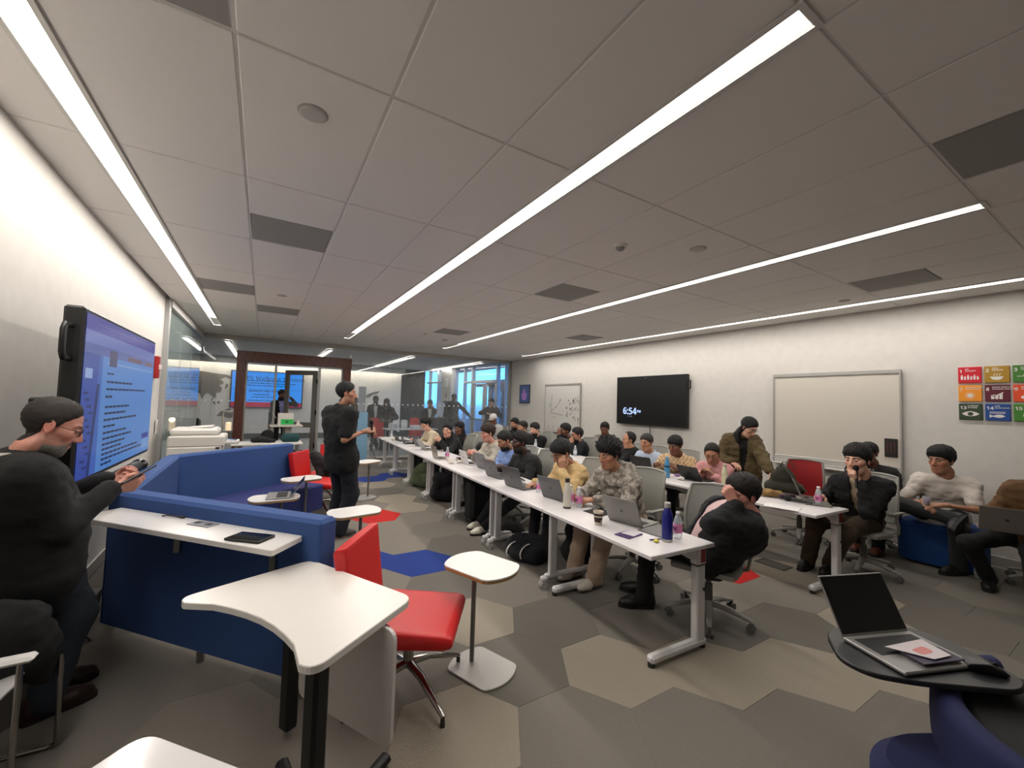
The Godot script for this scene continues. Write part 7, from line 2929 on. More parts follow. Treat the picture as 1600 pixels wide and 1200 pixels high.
	person("tall person in a grey jacket stretching one arm down to the right in the lobby", {
		"hip": Vector3(5.92, 0.98, -13.8), "head": Vector3(5.90, 1.78, -13.75), "face": 170.0, "look": [190.0, 14.0], "s": 1.12, "far": true, "wl": Vector3(6.38, 1.17, -13.5), "wr": Vector3(5.78, 1.20, -13.5), "pole_l": Vector3(0.5, 0.3, -0.3),
		"skin": "dark", "hair": BLACK_HAIR, "style": "short", "thick": 0.008, "curl": 0.1, "wear": "jacket", "top": Color(0.085, 0.09, 0.10), "loose": 0.026, "hem": 0.12, "pants": Color(0.04, 0.04, 0.05)})
	person("man in a brown sweater holding a plate by the exit doors", {
		"hip": Vector3(6.66, 0.92, -12.38), "head": Vector3(6.68, 1.64, -12.33), "face": 215.0, "look": [222.0, 16.0], "s": 1.04, "far": true, "wl": Vector3(6.66, 1.25, -12.08), "wr": Vector3(6.44, 1.27, -12.22), "pole_l": Vector3(0.8, -0.5, 0.3), "pole_r": Vector3(-0.9, -0.5, 0.2),
		"skin": "fair", "hair": BLACK_HAIR, "style": "short", "thick": 0.016, "curl": 0.3, "wear": "sweater", "top": Color(0.12, 0.055, 0.05), "loose": 0.022, "hem": 0.08, "pants": Color(0.05, 0.05, 0.06)})
	person("person half hidden behind the presenter in the lobby", {
		"hip": Vector3(2.42, 0.88, -13.4), "head": Vector3(2.44, 1.53, -13.35), "face": 200.0, "look": [200.0, 6.0], "s": 0.98, "far": true, "skin": "brown", "hair": BLACK_HAIR, "style": "long", "thick": 0.014, "wear": "jacket", "top": Color(0.06, 0.055, 0.06), "open": 0.04, "inner": Color(0.6, 0.6, 0.6), "pants": Color(0.05, 0.05, 0.06)})


# ---------------------------------------------------------------- things on the tables and the floor

func flask(at: Vector3, h: float, r: float, body: Color, cap: Color, label: String, ring := Color(0, 0, 0, 0)) -> void:
	var t := thing("drink_bottle", label, "bottle", at)
	var b := MB.new()
	b.lathe(Vector3.ZERO, [Vector2(0, 0.004), Vector2(r * 0.92, 0.004), Vector2(r, h * 0.05), Vector2(r, h * 0.58), Vector2(r * 0.93, h * 0.68), Vector2(r * 0.62, h * 0.82), Vector2(r * 0.52, h * 0.87)], 22)
	part("body", b, mat(body, 0.35), t)
	b = MB.new()
	b.lathe(Vector3.ZERO, [Vector2(r * 0.56, h * 0.865), Vector2(r * 0.6, h * 0.88), Vector2(r * 0.6, h * 0.985), Vector2(r * 0.5, h), Vector2(0, h)], 18)
	part("cap", b, mat(cap, 0.3, 0.5), t)
	b = MB.new()
	if ring.a > 0.0:
		b.lathe(Vector3.ZERO, [Vector2(r * 1.005, h * 0.50), Vector2(r * 1.02, h * 0.51), Vector2(r * 1.02, h * 0.55), Vector2(r * 1.005, h * 0.56)], 22)
		part("band", b, mat(ring, 0.5), t)
	else:
		b.lathe(Vector3.ZERO, [Vector2(0, 0), Vector2(r * 0.96, 0), Vector2(r * 1.01, h * 0.02), Vector2(r * 1.01, h * 0.07)], 22)
		part("base_ring", b, mat(cap, 0.3, 0.5), t)


func crumple(at: Vector3, size: float, c: Color, called: String, label: String, cat: String, group := "") -> void:
	var b := MB.new()
	var r2 := RandomNumberGenerator.new()
	r2.seed = int(at.x * 1000.0) + int(at.z * 777.0)
	var rows := []
	for i in 7:
		var e := -PI / 2 + PI * i / 6.0
		var row := []
		for j in 9:
			var a := TAU * j / 9.0
			var k := size * r2.randf_range(0.6, 1.15)
			row.append(Vector3(cos(a) * cos(e) * k, maxf(0.001, size * 0.38 + sin(e) * k * 0.45), -sin(a) * cos(e) * k))
		rows.append(row)
	for i in 6:
		for j in 9:
			b.poly([rows[i][j], rows[i][(j + 1) % 9], rows[i + 1][(j + 1) % 9]])
			b.poly([rows[i][j], rows[i + 1][(j + 1) % 9], rows[i + 1][j]])
	solo(called, b, mat(c, 0.6), label, cat, at, group)


func sheet(at: Vector3, w: float, d: float, turn: float, c: Color, label: String, cat := "paper", thick := 0.002) -> void:
	var b := MB.new()
	b.box(Vector3(0, thick / 2, 0), Vector3(w, thick, d), 0.0005, Basis(Vector3.UP, turn))
	solo("paper_sheet" if thick < 0.004 else "notebook", b, mat(c, 0.6), label, cat, at)


func floor_bag(bones: Array, c: Color, called: String, label: String, cat: String, strap := []) -> Node3D:
	var base: Vector3 = bones[0][0]
	base.y = 0.0
	var t := thing(called, label, cat, base)
	var b := MB.new()
	var moved := []
	for q in bones:
		var m: Array = q.duplicate()
		m[0] -= base
		m[1] -= base
		moved.append(m)
	blob(b, moved, 0.022, 0.02)
	part("body", b, cloth(c, 0.8, 0.25), t)
	for s in strap:
		b = MB.new()
		var pts := []
		for p in s:
			pts.append(p - base)
		b.tube(pts, 0.014, 6, false, true, 0.35)
		part("strap", b, cloth(c.lightened(0.06), 0.8, 0.1), t)
	return t


func build_small_things() -> void:
	var TY := 0.721
	var slate := Color(0.36, 0.36, 0.365)
	var silver := Color(0.62, 0.61, 0.60)
	var dark := Color(0.075, 0.075, 0.08)
	var R := PI / 2
	var g1 := "open laptops on the front row of tables"
	laptop(Vector3(2.45, TY, -2.28), R + 0.16, 0.31, 0.225, Color(0.50, 0.49, 0.47), 116.0, "silver grey laptop nearest the camera in the front row, beside the paper cup", g1)
	laptop(Vector3(2.43, TY, -3.17), R + 0.12, 0.31, 0.225, slate, 112.0, "slate laptop behind the white drink bottle in front of the hoodie wearer", g1)
	laptop(Vector3(2.36, TY, -3.78), R + 0.10, 0.32, 0.23, slate, 108.0, "slate laptop under the hand of the man in the tan overshirt", g1)
	laptop(Vector3(2.44, TY, -4.40), R + 0.05, 0.31, 0.225, slate, 110.0, "slate laptop with a white notebook beside it before the man in charcoal", g1)
	laptop(Vector3(2.62, TY, -5.02), R + 0.05, 0.31, 0.225, Color(0.40, 0.40, 0.41), 112.0, "grey laptop before the man in the light blue shirt", g1)
	laptop(Vector3(2.58, TY, -5.50), R - 0.05, 0.28, 0.20, Color(0.80, 0.79, 0.79), 106.0, "white backed laptop beside the crumpled napkins", g1)
	laptop(Vector3(2.38, TY, -6.18), R - 0.05, 0.28, 0.20, Color(0.58, 0.54, 0.49), 104.0, "brownish silver laptop standing alone before the woman in black", g1)
	laptop(Vector3(2.60, TY, -7.36), R + 0.05, 0.30, 0.21, silver, 122.0, "pale silver laptop low on the table left of the woman in black", g1)
	laptop(Vector3(2.68, TY, -7.98), R + 0.05, 0.29, 0.20, Color(0.33, 0.34, 0.35), 110.0, "small grey laptop between the silver one and the big black one", g1)
	laptop(Vector3(2.58, TY, -8.58), R - 0.15, 0.36, 0.25, dark, 108.0, "big black laptop in front of the boy in the cream sweater", g1)
	laptop(Vector3(2.60, TY, -9.14), R, 0.34, 0.23, Color(0.14, 0.15, 0.17), 106.0, "dark laptop at the far end of the front row", g1)
	var g2 := "open laptops on the wall row of tables"
	laptop(Vector3(4.60, TY, -3.97), R + 0.1, 0.33, 0.23, Color(0.11, 0.105, 0.10), 112.0, "black laptop in front of the man in the lattice polo shirt", g2)
	laptop(Vector3(4.70, TY, -3.27), R - 0.05, 0.31, 0.215, Color(0.085, 0.085, 0.085), 124.0, "black laptop of the woman in the pink sweater", g2)
	laptop(Vector3(4.74, TY, -2.04), 0.52, 0.31, 0.215, Color(0.42, 0.40, 0.38), 112.0, "grey laptop of the man with the microphone, seen from its edge", g2)
	laptop(Vector3(4.80, TY, -9.72), R - 0.4, 0.33, 0.23, dark, 108.0, "black laptop at the far end of the wall row", g2)
	laptop(Vector3(5.02, TY, -9.28), R, 0.30, 0.21, Color(0.16, 0.16, 0.17), 106.0, "small dark laptop before the person in the white cap", g2)
	laptop(Vector3(5.62, 0.625, -0.84), R + 0.30, 0.33, 0.23, Color(0.46, 0.43, 0.41), 112.0, "silver laptop resting on the knees at the right edge of the view", "")
	laptop(Vector3(0.29, 0.601, -4.88), -R - 0.1, 0.31, 0.21, Color(0.60, 0.59, 0.58), 128.0, "silver laptop open on the side table in the sofa corner", "")
	# front row, near end
	flask(Vector3(2.41, TY, -1.865), 0.262, 0.036, Color(0.055, 0.08, 0.42), Color(0.70, 0.69, 0.67), "cobalt blue steel drink bottle on the near table corner")
	flask(Vector3(2.34, TY, -2.86), 0.262, 0.035, Color(0.76, 0.74, 0.69), Color(0.28, 0.27, 0.26), "white drink bottle on the front row beside two small water bottles")
	var pink := Color(0.82, 0.48, 0.66)
	var wb := "small water bottles with pink labels"
	water_bottle(Vector3(2.53, TY, -1.87), pink, "small water bottle with a pink label behind the cobalt blue bottle", wb)
	water_bottle(Vector3(2.455, TY, -2.83), pink, "small water bottle with a pink label right beside the white drink bottle", wb)
	water_bottle(Vector3(2.44, TY, -2.93), pink, "small water bottle half behind the white drink bottle", wb)
	water_bottle(Vector3(2.48, TY, -3.50), pink, "small water bottle between the two slate laptops", wb, 0.15)
	water_bottle(Vector3(2.66, TY, -5.28), pink, "small water bottle right of the white backed laptop", wb, 0.16)
	water_bottle(Vector3(2.54, TY, -6.10), pink, "small water bottle behind the brownish silver laptop", wb)
	water_bottle(Vector3(2.62, TY, -9.72), Color(0.70, 0.72, 0.76), "small water bottle at the far corner of the front row", wb)
	water_bottle(Vector3(4.70, TY, -1.89), pink, "small water bottle on the near table of the wall row beside the lying microphone", wb)
	water_bottle(Vector3(4.86, TY, -7.0), Color(0.75, 0.76, 0.80), "small water bottle before the bearded men of the wall row", wb)
	water_bottle(Vector3(4.84, TY, -5.72), Color(0.75, 0.76, 0.80), "small water bottle in front of the empty chair of the wall row", wb)
	var cup := thing("paper_cup", "brown and white paper coffee cup on the near table", "cup", Vector3(2.245, TY, -2.365))
	var b := MB.new()
	b.lathe(Vector3.ZERO, [Vector2(0, 0.002), Vector2(0.027, 0.0), Vector2(0.0285, 0.022)], 20)
	part("base", b, mat(Color(0.78, 0.74, 0.70), 0.6), cup)
	b = MB.new()
	b.lathe(Vector3.ZERO, [Vector2(0.0285, 0.022), Vector2(0.0375, 0.088)], 20)
	part("sleeve", b, mat(Color(0.16, 0.07, 0.055), 0.6), cup)
	b = MB.new()
	b.lathe(Vector3.ZERO, [Vector2(0.0375, 0.088), Vector2(0.0400, 0.10), Vector2(0.0415, 0.104), Vector2(0.0385, 0.104), Vector2(0.034, 0.06), Vector2(0.0, 0.058)], 20)
	part("rim", b, mat(Color(0.82, 0.76, 0.70), 0.6), cup)
	b = MB.new()
	for k in 3:
		b.box(Vector3(-0.005 + 0.012 * k, 0.035 + 0.017 * k, 0.0355 + 0.0015 * k), Vector3(0.010, 0.007, 0.002), 0.0, Basis(Vector3.UP, -0.1))
	part("print", b, mat(Color(0.78, 0.74, 0.70), 0.6), cup)
	var pad := thing("mouse_pad", "dark grey mouse pad behind the paper cup", "mouse pad", Vector3(2.51, TY, -2.63))
	b = MB.new()
	b.box(Vector3(0, 0.002, 0), Vector3(0.20, 0.004, 0.20), 0.001, Basis(Vector3.UP, 0.08))
	part("pad", b, mat(Color(0.14, 0.14, 0.145), 0.9), pad)
	var m2 := thing("mouse", "black computer mouse on the mouse pad of the front row", "mouse", Vector3(2.52, TY + 0.004, -2.66))
	m2.rotation.y = R
	b = MB.new()
	slab(b, [[-0.055, 0.001, 0.012], [-0.045, 0.0, 0.026], [0.0, 0.0, 0.034], [0.04, 0.0, 0.024], [0.055, 0.001, 0.010]], [0.018, 0.028, 0.030, 0.028, 0.018])
	part("body", b, mat(Color(0.03, 0.03, 0.032), 0.4), m2)
	b = MB.new()
	b.cyl(Vector3(-0.003, 0.028, 0.028), Vector3(0.003, 0.028, 0.028), 0.007)
	part("wheel", b, mat(Color(0.1, 0.1, 0.1), 0.6), m2)
	sheet(Vector3(2.27, TY, -2.08), 0.17, 0.12, 0.15, Color(0.26, 0.18, 0.36), "purple notebook near the front edge of the near table", "notebook", 0.006)
	sheet(Vector3(2.30, TY + 0.006, -2.085), 0.11, 0.10, 0.25, Color(0.78, 0.76, 0.78), "white sheet lying on the purple notebook")
	sheet(Vector3(2.55, TY, -2.04), 0.26, 0.19, 0.06, Color(0.40, 0.39, 0.385), "closed grey tablet beside the cobalt blue bottle", "tablet", 0.008)
	sheet(Vector3(2.68, TY, -4.48), 0.16, 0.13, 0.2, Color(0.80, 0.79, 0.77), "open white notebook between two slate laptops", "notebook", 0.008)
	sheet(Vector3(2.50, TY, -9.55), 0.30, 0.21, 0.2, Color(0.80, 0.79, 0.78), "white sheets on the farthest front row table")
	sheet(Vector3(2.50, TY, -8.95), 0.22, 0.30, 0.1, Color(0.80, 0.79, 0.78), "white sheet left of the big black laptop")
	b = MB.new()
	b.cyl(Vector3(-0.05, 0.005, 0), Vector3(0.05, 0.005, 0.02), 0.0045, 0.004, 8)
	solo("pen", b, mat(Color(0.07, 0.08, 0.40), 0.4), "blue pen on the near table beside the cobalt blue bottle", "pen", Vector3(2.355, TY, -1.925))
	crumple(Vector3(2.325, TY, -1.885), 0.022, Color(0.80, 0.76, 0.22), "candy_wrapper", "small yellow candy wrapper before the blue pen", "wrapper")
	# the litter of a snack on the fifth table
	var lit := "crumpled napkins and wrappers on the front row"
	var spots := [[2.40, -5.62, 0.05, "large crumpled white napkin nearest the aisle"], [2.46, -5.78, 0.045, "crumpled white napkin behind the largest one"], [2.55, -5.66, 0.05, "crumpled napkin beside the dark snack box"], [2.62, -5.90, 0.04, "small crumpled napkin before the woman in black"], [2.50, -5.95, 0.045, "torn paper bag left of the water bottle"], [2.68, -5.74, 0.035, "small white wrapper farthest from the aisle"], [2.56, -9.36, 0.05, "crumpled white napkin on the farthest front row table"], [2.66, -9.86, 0.045, "white paper bag at the far corner of the front row"]]
	for q in spots:
		crumple(Vector3(q[0], TY, q[1]), q[2], Color(0.82, 0.79, 0.74), "napkin", q[3], "napkin", lit)
	var sb := thing("snack_box", "dark printed snack box among the crumpled napkins", "box", Vector3(2.62, TY, -5.80))
	b = MB.new()
	b.box(Vector3(0, 0.03, 0), Vector3(0.07, 0.06, 0.10), 0.003)
	part("carton", b, mat(Color(0.14, 0.06, 0.05), 0.5), sb)
	b = MB.new()
	b.box(Vector3(-0.036, 0.03, 0), Vector3(0.003, 0.03, 0.07))
	part("print", b, mat(Color(0.75, 0.72, 0.68), 0.5), sb)
	# wall row
	flask(Vector3(4.57, TY, -3.55), 0.275, 0.037, Color(0.26, 0.50, 0.66), Color(0.55, 0.70, 0.78), "light blue drink bottle with a dark band on the wall row", Color(0.06, 0.08, 0.16))
	flask(Vector3(4.79, TY, -2.90), 0.255, 0.034, Color(0.72, 0.70, 0.58), Color(0.74, 0.72, 0.62), "cream coloured drink bottle behind the head of the man in the blazer", Color(0.68, 0.66, 0.54))
	crumple(Vector3(4.78, TY, -3.55), 0.045, Color(0.55, 0.42, 0.60), "snack_wrapper", "purple and white snack wrapper beside the light blue bottle", "wrapper")
	crumple(Vector3(4.60, TY, -3.36), 0.05, Color(0.82, 0.80, 0.76), "napkin", "crumpled white napkin in front of the pink sweater's laptop", "napkin")
	var pl := thing("plate", "white paper plate holding a golden pastry on the wall row", "plate", Vector3(4.56, TY, -2.98))
	b = MB.new()
	b.lathe(Vector3.ZERO, [Vector2(0, 0.002), Vector2(0.07, 0.002), Vector2(0.105, 0.016), Vector2(0.105, 0.019), Vector2(0.07, 0.006), Vector2(0, 0.005)], 24)
	part("rim", b, mat(Color(0.84, 0.81, 0.74), 0.6), pl)
	var pa := thing("pastry", "golden brown ring pastry on the paper plate", "pastry", Vector3(4.57, TY + 0.006, -2.97))
	b = MB.new()
	var ring := []
	for k in 16:
		ring.append(Vector3(cos(TAU * k / 16.0) * 0.025, 0.012, sin(TAU * k / 16.0) * 0.025))
	b.tube(ring, 0.013, 8, true, false)
	part("dough", b, mat(Color(0.55, 0.33, 0.10), 0.6), pa)
	b = MB.new()
	b.ball(Vector3(0, 0.012, 0), Vector3(0.014, 0.010, 0.014), 10, 6)
	part("filling", b, mat(Color(0.42, 0.20, 0.07), 0.5), pa)
	b = MB.new()
	blob(b, [[Vector3(4.60, 0.765, -2.36), Vector3(4.68, 0.76, -2.24), 0.035], [Vector3(4.66, 0.765, -2.38), Vector3(4.62, 0.78, -2.30), 0.03]], 0.012, 0.03)
	solo("pastry_bag", b, mat(Color(0.52, 0.40, 0.22), 0.7), "brown paper pastry bag behind the man in the blazer", "paper bag")
	b = MB.new()
	blob(b, [[Vector3(4.62, 0.752, -2.20), Vector3(4.72, 0.75, -2.12), 0.026]], 0.012, 0.03)
	solo("snack_wrapper", b, mat(Color(0.22, 0.13, 0.20), 0.4), "dark purple wrapper beside the brown pastry bag", "wrapper")
	sheet(Vector3(4.28, TY, -2.02), 0.20, 0.28, 0.25, Color(0.83, 0.82, 0.81), "white paper hanging over the edge of the near wall row table")
	var mic := thing("microphone", "black handheld microphone lying on the near table of the wall row", "microphone", Vector3(4.62, TY, -2.04))
	mic_shape(mic, Vector3(0.0, 0.03, -0.09), Vector3(0.02, 0.018, 0.12), 1.25)
	var mic2 := thing("microphone", "black microphone held at the mouth of the man in the dark jacket", "microphone", Vector3(4.955, 1.02, -1.672))
	mic_shape(mic2, Vector3(0.012, 0.085, -0.01), Vector3(-0.03, -0.11, 0.01), 1.0)
	var mic3 := thing("microphone", "dark handheld microphone in the fist of the presenter", "microphone", Vector3(1.125, 1.275, -5.075))
	mic_shape(mic3, Vector3(0.0, 0.085, 0.0), Vector3(0.01, -0.10, 0.01), 0.9)
	b = MB.new()
	b.box(Vector3(0, 0.005, 0), Vector3(0.075, 0.009, 0.15), 0.003, Basis(Vector3.UP, 1.2))
	solo("phone", b, mat(Color(0.03, 0.03, 0.032), 0.25), "black phone lying at the near end of the wall row", "phone", Vector3(4.86, TY, -1.80))
	var ph := thing("phone", "black phone in the hands of the big man by the screen", "phone", Vector3(-0.575, 1.175, -3.02))
	ph.rotation = Vector3(0.5, -0.95, 0.25)
	b = MB.new()
	b.box(Vector3.ZERO, Vector3(0.085, 0.010, 0.17), 0.004)
	part("case", b, mat(Color(0.03, 0.03, 0.03), 0.4), ph)
	b = MB.new()
	b.box(Vector3(0, 0.0055, 0), Vector3(0.076, 0.001, 0.158))
	part("display", b, mat(Color(0.01, 0.01, 0.012), 0.1), ph)
	b = MB.new()
	b.box(Vector3(0, 0, 0), Vector3(0.075, 0.010, 0.15), 0.003, Basis(Vector3.UP, 1.2) * Basis(Vector3.RIGHT, 0.5))
	solo("phone", b, mat(Color(0.03, 0.03, 0.032), 0.25), "black phone between the men in the charcoal sweater and tan overshirt", "phone", Vector3(2.64, TY + 0.035, -4.12))
	# plate held at the exit doors, cup in the lap of the man on the ottoman
	b = MB.new()
	b.lathe(Vector3.ZERO, [Vector2(0, 0.0), Vector2(0.06, 0.0), Vector2(0.10, 0.015), Vector2(0.10, 0.018), Vector2(0.06, 0.005), Vector2(0, 0.004)], 20)
	solo("plate", b, mat(Color(0.80, 0.79, 0.78), 0.6), "white plate held by the man in the brown sweater", "plate", Vector3(6.50, 1.25, -12.06))
	var pc := thing("drink_cup", "small clear cup with purple drink in the hand of the man on the ottoman", "cup", Vector3(6.0, 0.705, -1.435))
	b = MB.new()
	b.lathe(Vector3.ZERO, [Vector2(0, 0.002), Vector2(0.026, 0.0), Vector2(0.033, 0.075), Vector2(0.031, 0.075), Vector2(0.025, 0.006)], 18)
	part("wall", b, glass_pane(Color(0.85, 0.85, 0.90, 0.4)), pc)
	b = MB.new()
	b.lathe(Vector3.ZERO, [Vector2(0, 0.006), Vector2(0.0245, 0.006), Vector2(0.029, 0.045), Vector2(0, 0.045)], 18)
	part("drink", b, mat(Color(0.55, 0.38, 0.55), 0.3), pc)
	# bags
	floor_bag([[Vector3(4.98, 0.785, -2.48), Vector3(5.06, 0.785, -2.22), 0.06], [Vector3(5.0, 0.90, -2.42), Vector3(5.04, 0.90, -2.30), 0.055], [Vector3(5.0, 0.97, -2.38), Vector3(5.02, 0.97, -2.34), 0.045]], Color(0.15, 0.145, 0.095), "satchel", "olive black bag standing on the wall row table before the woman in the olive jacket", "bag",
		[[Vector3(5.02, 0.80, -2.52), Vector3(4.98, 0.93, -2.44), Vector3(5.0, 1.02, -2.36)], [Vector3(5.0, 1.02, -2.34), Vector3(4.97, 0.92, -2.25), Vector3(5.0, 0.78, -2.12)], [Vector3(5.06, 1.0, -2.42), Vector3(5.06, 1.06, -2.38), Vector3(5.08, 1.06, -2.30), Vector3(5.09, 0.99, -2.27)]])
	floor_bag([[Vector3(2.62, 0.14, -7.60), Vector3(2.68, 0.14, -7.40), 0.13], [Vector3(2.64, 0.36, -7.52), Vector3(2.68, 0.38, -7.46), 0.10], [Vector3(2.52, 0.10, -7.66), Vector3(2.56, 0.30, -7.58), 0.08]], Color(0.36, 0.40, 0.29), "rucksack", "pale green rucksack standing under the front row", "rucksack",
		[[Vector3(2.52, 0.30, -7.42), Vector3(2.50, 0.16, -7.40), Vector3(2.56, 0.02, -7.36)], [Vector3(2.50, 0.34, -7.60), Vector3(2.46, 0.18, -7.62), Vector3(2.48, 0.02, -7.60)]])
	floor_bag([[Vector3(2.52, 0.13, -6.42), Vector3(2.66, 0.13, -6.30), 0.125], [Vector3(2.54, 0.36, -6.40), Vector3(2.66, 0.36, -6.32), 0.11], [Vector3(2.46, 0.15, -6.36), Vector3(2.48, 0.24, -6.36), 0.07]], Color(0.028, 0.033, 0.06), "backpack", "navy backpack standing on the carpet at the front row", "backpack",
		[[Vector3(2.58, 0.47, -6.40), Vector3(2.60, 0.52, -6.36), Vector3(2.63, 0.47, -6.33)]])
	var su := thing("suitcase", "black upright suitcase under the front row", "suitcase", Vector3(2.60, 0, -5.08))
	b = MB.new()
	b.box(Vector3(0, 0.31, 0), Vector3(0.34, 0.54, 0.24), 0.045)
	part("shell", b, cloth(Color(0.022, 0.022, 0.024), 0.7, 0.1), su)
	b = MB.new()
	b.tube([Vector3(-0.06, 0.58, 0), Vector3(-0.06, 0.62, 0), Vector3(0.06, 0.62, 0), Vector3(0.06, 0.58, 0)], 0.012)
	part("handle", b, mat(Color(0.04, 0.04, 0.04), 0.5), su)
	for s in [-1.0, 1.0]:
		b = MB.new()
		b.cyl(Vector3(s * 0.12, 0.03, -0.09), Vector3(s * 0.12, 0.03, 0.09), 0.03)
		part("caster", b, mat(Color(0.05, 0.05, 0.05), 0.5), su)
	var du := floor_bag([[Vector3(2.38, 0.10, -3.78), Vector3(2.56, 0.10, -3.52), 0.10], [Vector3(2.44, 0.15, -3.76), Vector3(2.58, 0.16, -3.58), 0.09], [Vector3(2.34, 0.08, -3.66), Vector3(2.44, 0.08, -3.48), 0.075]], Color(0.028, 0.03, 0.055), "duffel_bag", "navy and black duffel bag with white stripes lying under the front row", "duffel bag")
	for k in 2:
		b = MB.new()
		var pts := []
		for j in 7:
			var a := lerpf(-0.5, 1.9, j / 6.0)
			pts.append(Vector3(-0.045 + 0.085 * k - cos(a) * 0.115, 0.095 + sin(a) * 0.085, 0.085 + 0.13 * k + cos(a) * 0.02))
		b.tube(pts, 0.011, 6, false, true, 0.5)
		part("stripe", b, mat(Color(0.78, 0.77, 0.75), 0.6), du)
	floor_bag([[Vector3(2.80, 0.14, -3.30), Vector3(2.98, 0.14, -3.24), 0.13], [Vector3(2.82, 0.34, -3.30), Vector3(2.96, 0.34, -3.26), 0.11]], Color(0.024, 0.024, 0.026), "backpack", "black backpack standing under the front row beside the hoodie wearer's feet", "backpack",
		[[Vector3(2.84, 0.44, -3.28), Vector3(2.89, 0.50, -3.27), Vector3(2.94, 0.44, -3.26)]])
	floor_bag([[Vector3(2.55, 0.08, -4.28), Vector3(2.72, 0.08, -4.22), 0.075], [Vector3(2.60, 0.14, -4.26), Vector3(2.68, 0.14, -4.24), 0.07]], Color(0.03, 0.03, 0.033), "bag", "small black bag on the carpet between the second and third table", "bag")
	b = MB.new()
	blob(b, [[Vector3(3.40, 0.80, -6.60), Vector3(3.42, 0.80, -6.28), 0.09], [Vector3(3.46, 0.66, -6.58), Vector3(3.48, 0.66, -6.30), 0.085], [Vector3(3.36, 0.86, -6.52), Vector3(3.37, 0.86, -6.36), 0.07]], 0.03, 0.04)
	solo("coat", b, cloth(Color(0.07, 0.072, 0.072), 0.85, 0.3), "dark coat hung over the empty chair of the front row", "coat")
	# floor outlet hatch
	var fb := thing("floor_hatch", "rectangular outlet hatch let into the carpet between the two rows", "floor box", Vector3(4.73, 0.0, -2.32))
	b = MB.new()
	b.box(Vector3(0, 0.002, 0), Vector3(0.17, 0.006, 0.27), 0.002)
	part("lid", b, mat(Color(0.30, 0.285, 0.26), 0.8), fb)
	b = MB.new()
	for s in [-1.0, 1.0]:
		b.box(Vector3(s * 0.09, 0.002, 0), Vector3(0.012, 0.008, 0.30), 0.002)
		b.box(Vector3(0, 0.002, s * 0.144), Vector3(0.19, 0.008, 0.012), 0.002)
	part("rim", b, mat(Color(0.14, 0.13, 0.12), 0.6), fb)
	# the lobby
	for k in 2:
		var t := thing("shell_chair", ["red shell chair in the lobby nearer the white wall", "red shell chair in the lobby in front of the brick pier"][k], "chair", Vector3([3.25, 4.45][k], 0, [-13.25, -13.55][k]), "red shell chairs in the lobby")
		t.rotation.y = [0.3, -0.4][k]
		var red := mat(Color(0.70, 0.07, 0.075), 0.4)
		b = MB.new()
		slab(b, [[-0.22, 0.44, 0.46], [0.0, 0.43, 0.45], [0.22, 0.44, 0.46]], [0.22, 0.23, 0.22])
		part("seat", b, red, t)
		b = MB.new()
		b.xf = Transform3D(Basis(Vector3.RIGHT, PI / 2 - 0.15), Vector3(0, 0.47, -0.22))
		slab(b, [[-0.58, -0.01, 0.01], [-0.52, -0.02, 0.012], [-0.2, -0.02, 0.012], [0.0, -0.012, 0.012]], [0.17, 0.23, 0.24, 0.22])
		part("backrest", b, red, t)
		for q in [Vector2(-0.18, -0.18), Vector2(0.18, -0.18), Vector2(-0.18, 0.18), Vector2(0.18, 0.18)]:
			b = MB.new()
			b.cyl(Vector3(q.x * 1.2, 0, q.y * 1.2), Vector3(q.x * 0.8, 0.44, q.y * 0.8), 0.011)
			part("leg", b, mat(Color(0.6, 0.6, 0.6), 0.3, 0.8), t)
	var st := thing("snack_table", "white lobby table with boxes in front of the red shell chairs", "table", Vector3(4.0, 0, -12.7))
	b = MB.new()
	b.box(Vector3(0, 0.735, 0), Vector3(1.6, 0.03, 0.6), 0.006)
	part("table_top", b, mat(Color(0.74, 0.76, 0.78), 0.4), st)
	for sx in [-0.7, 0.7]:
		for sz in [-0.24, 0.24]:
			b = MB.new()
			b.cyl(Vector3(sx, 0, sz), Vector3(sx, 0.72, sz), 0.018)
			part("leg", b, mat(Color(0.6, 0.6, 0.6), 0.4, 0.6), st)
	var boxes := [[-0.55, 0.16, 0.20, 0.26, "white carton at the left end of the lobby table"], [-0.2, 0.26, 0.18, 0.22, "tall pale carton on the lobby table"], [0.15, 0.10, 0.26, 0.22, "flat white carton on the lobby table"], [0.5, 0.14, 0.22, 0.20, "white carton at the right end of the lobby table"]]
	for q in boxes:
		b = MB.new()
		b.box(Vector3(0, q[1] / 2, 0), Vector3(q[2], q[1], q[3]), 0.004, Basis(Vector3.UP, q[0]))
		solo("carton", b, mat(Color(0.74, 0.76, 0.79), 0.6), q[4], "box", Vector3(4.0 + q[0], 0.751, -12.7), "cartons on the lobby table")
	var cab := thing("lobby_cabinet", "dark cabinet with a white panel beside the people in the lobby", "cabinet", Vector3(5.0, 0, -12.75))
	b = MB.new()
	b.box(Vector3(0, 0.53, 0), Vector3(0.32, 1.06, 0.40), 0.01)
	part("body", b, mat(Color(0.06, 0.07, 0.10), 0.5), cab)
	b = MB.new()
	b.box(Vector3(0, 1.08, 0), Vector3(0.36, 0.04, 0.44), 0.008)
	part("cabinet_top", b, mat(Color(0.12, 0.13, 0.17), 0.4), cab)
	var pn := thing("display_panel", "white upright display panel on the dark lobby cabinet", "display", Vector3(5.02, 1.10, -12.78))
	b = MB.new()
	b.box(Vector3(0, 0.26, 0), Vector3(0.22, 0.48, 0.03), 0.006, Basis(Vector3.BACK, -0.12))
	part("panel", b, mat(Color(0.72, 0.78, 0.84), 0.4), pn)
	b = MB.new()
	b.box(Vector3(0, 0.01, 0), Vector3(0.18, 0.02, 0.14), 0.004)
	part("foot", b, mat(Color(0.3, 0.32, 0.35), 0.4), pn)
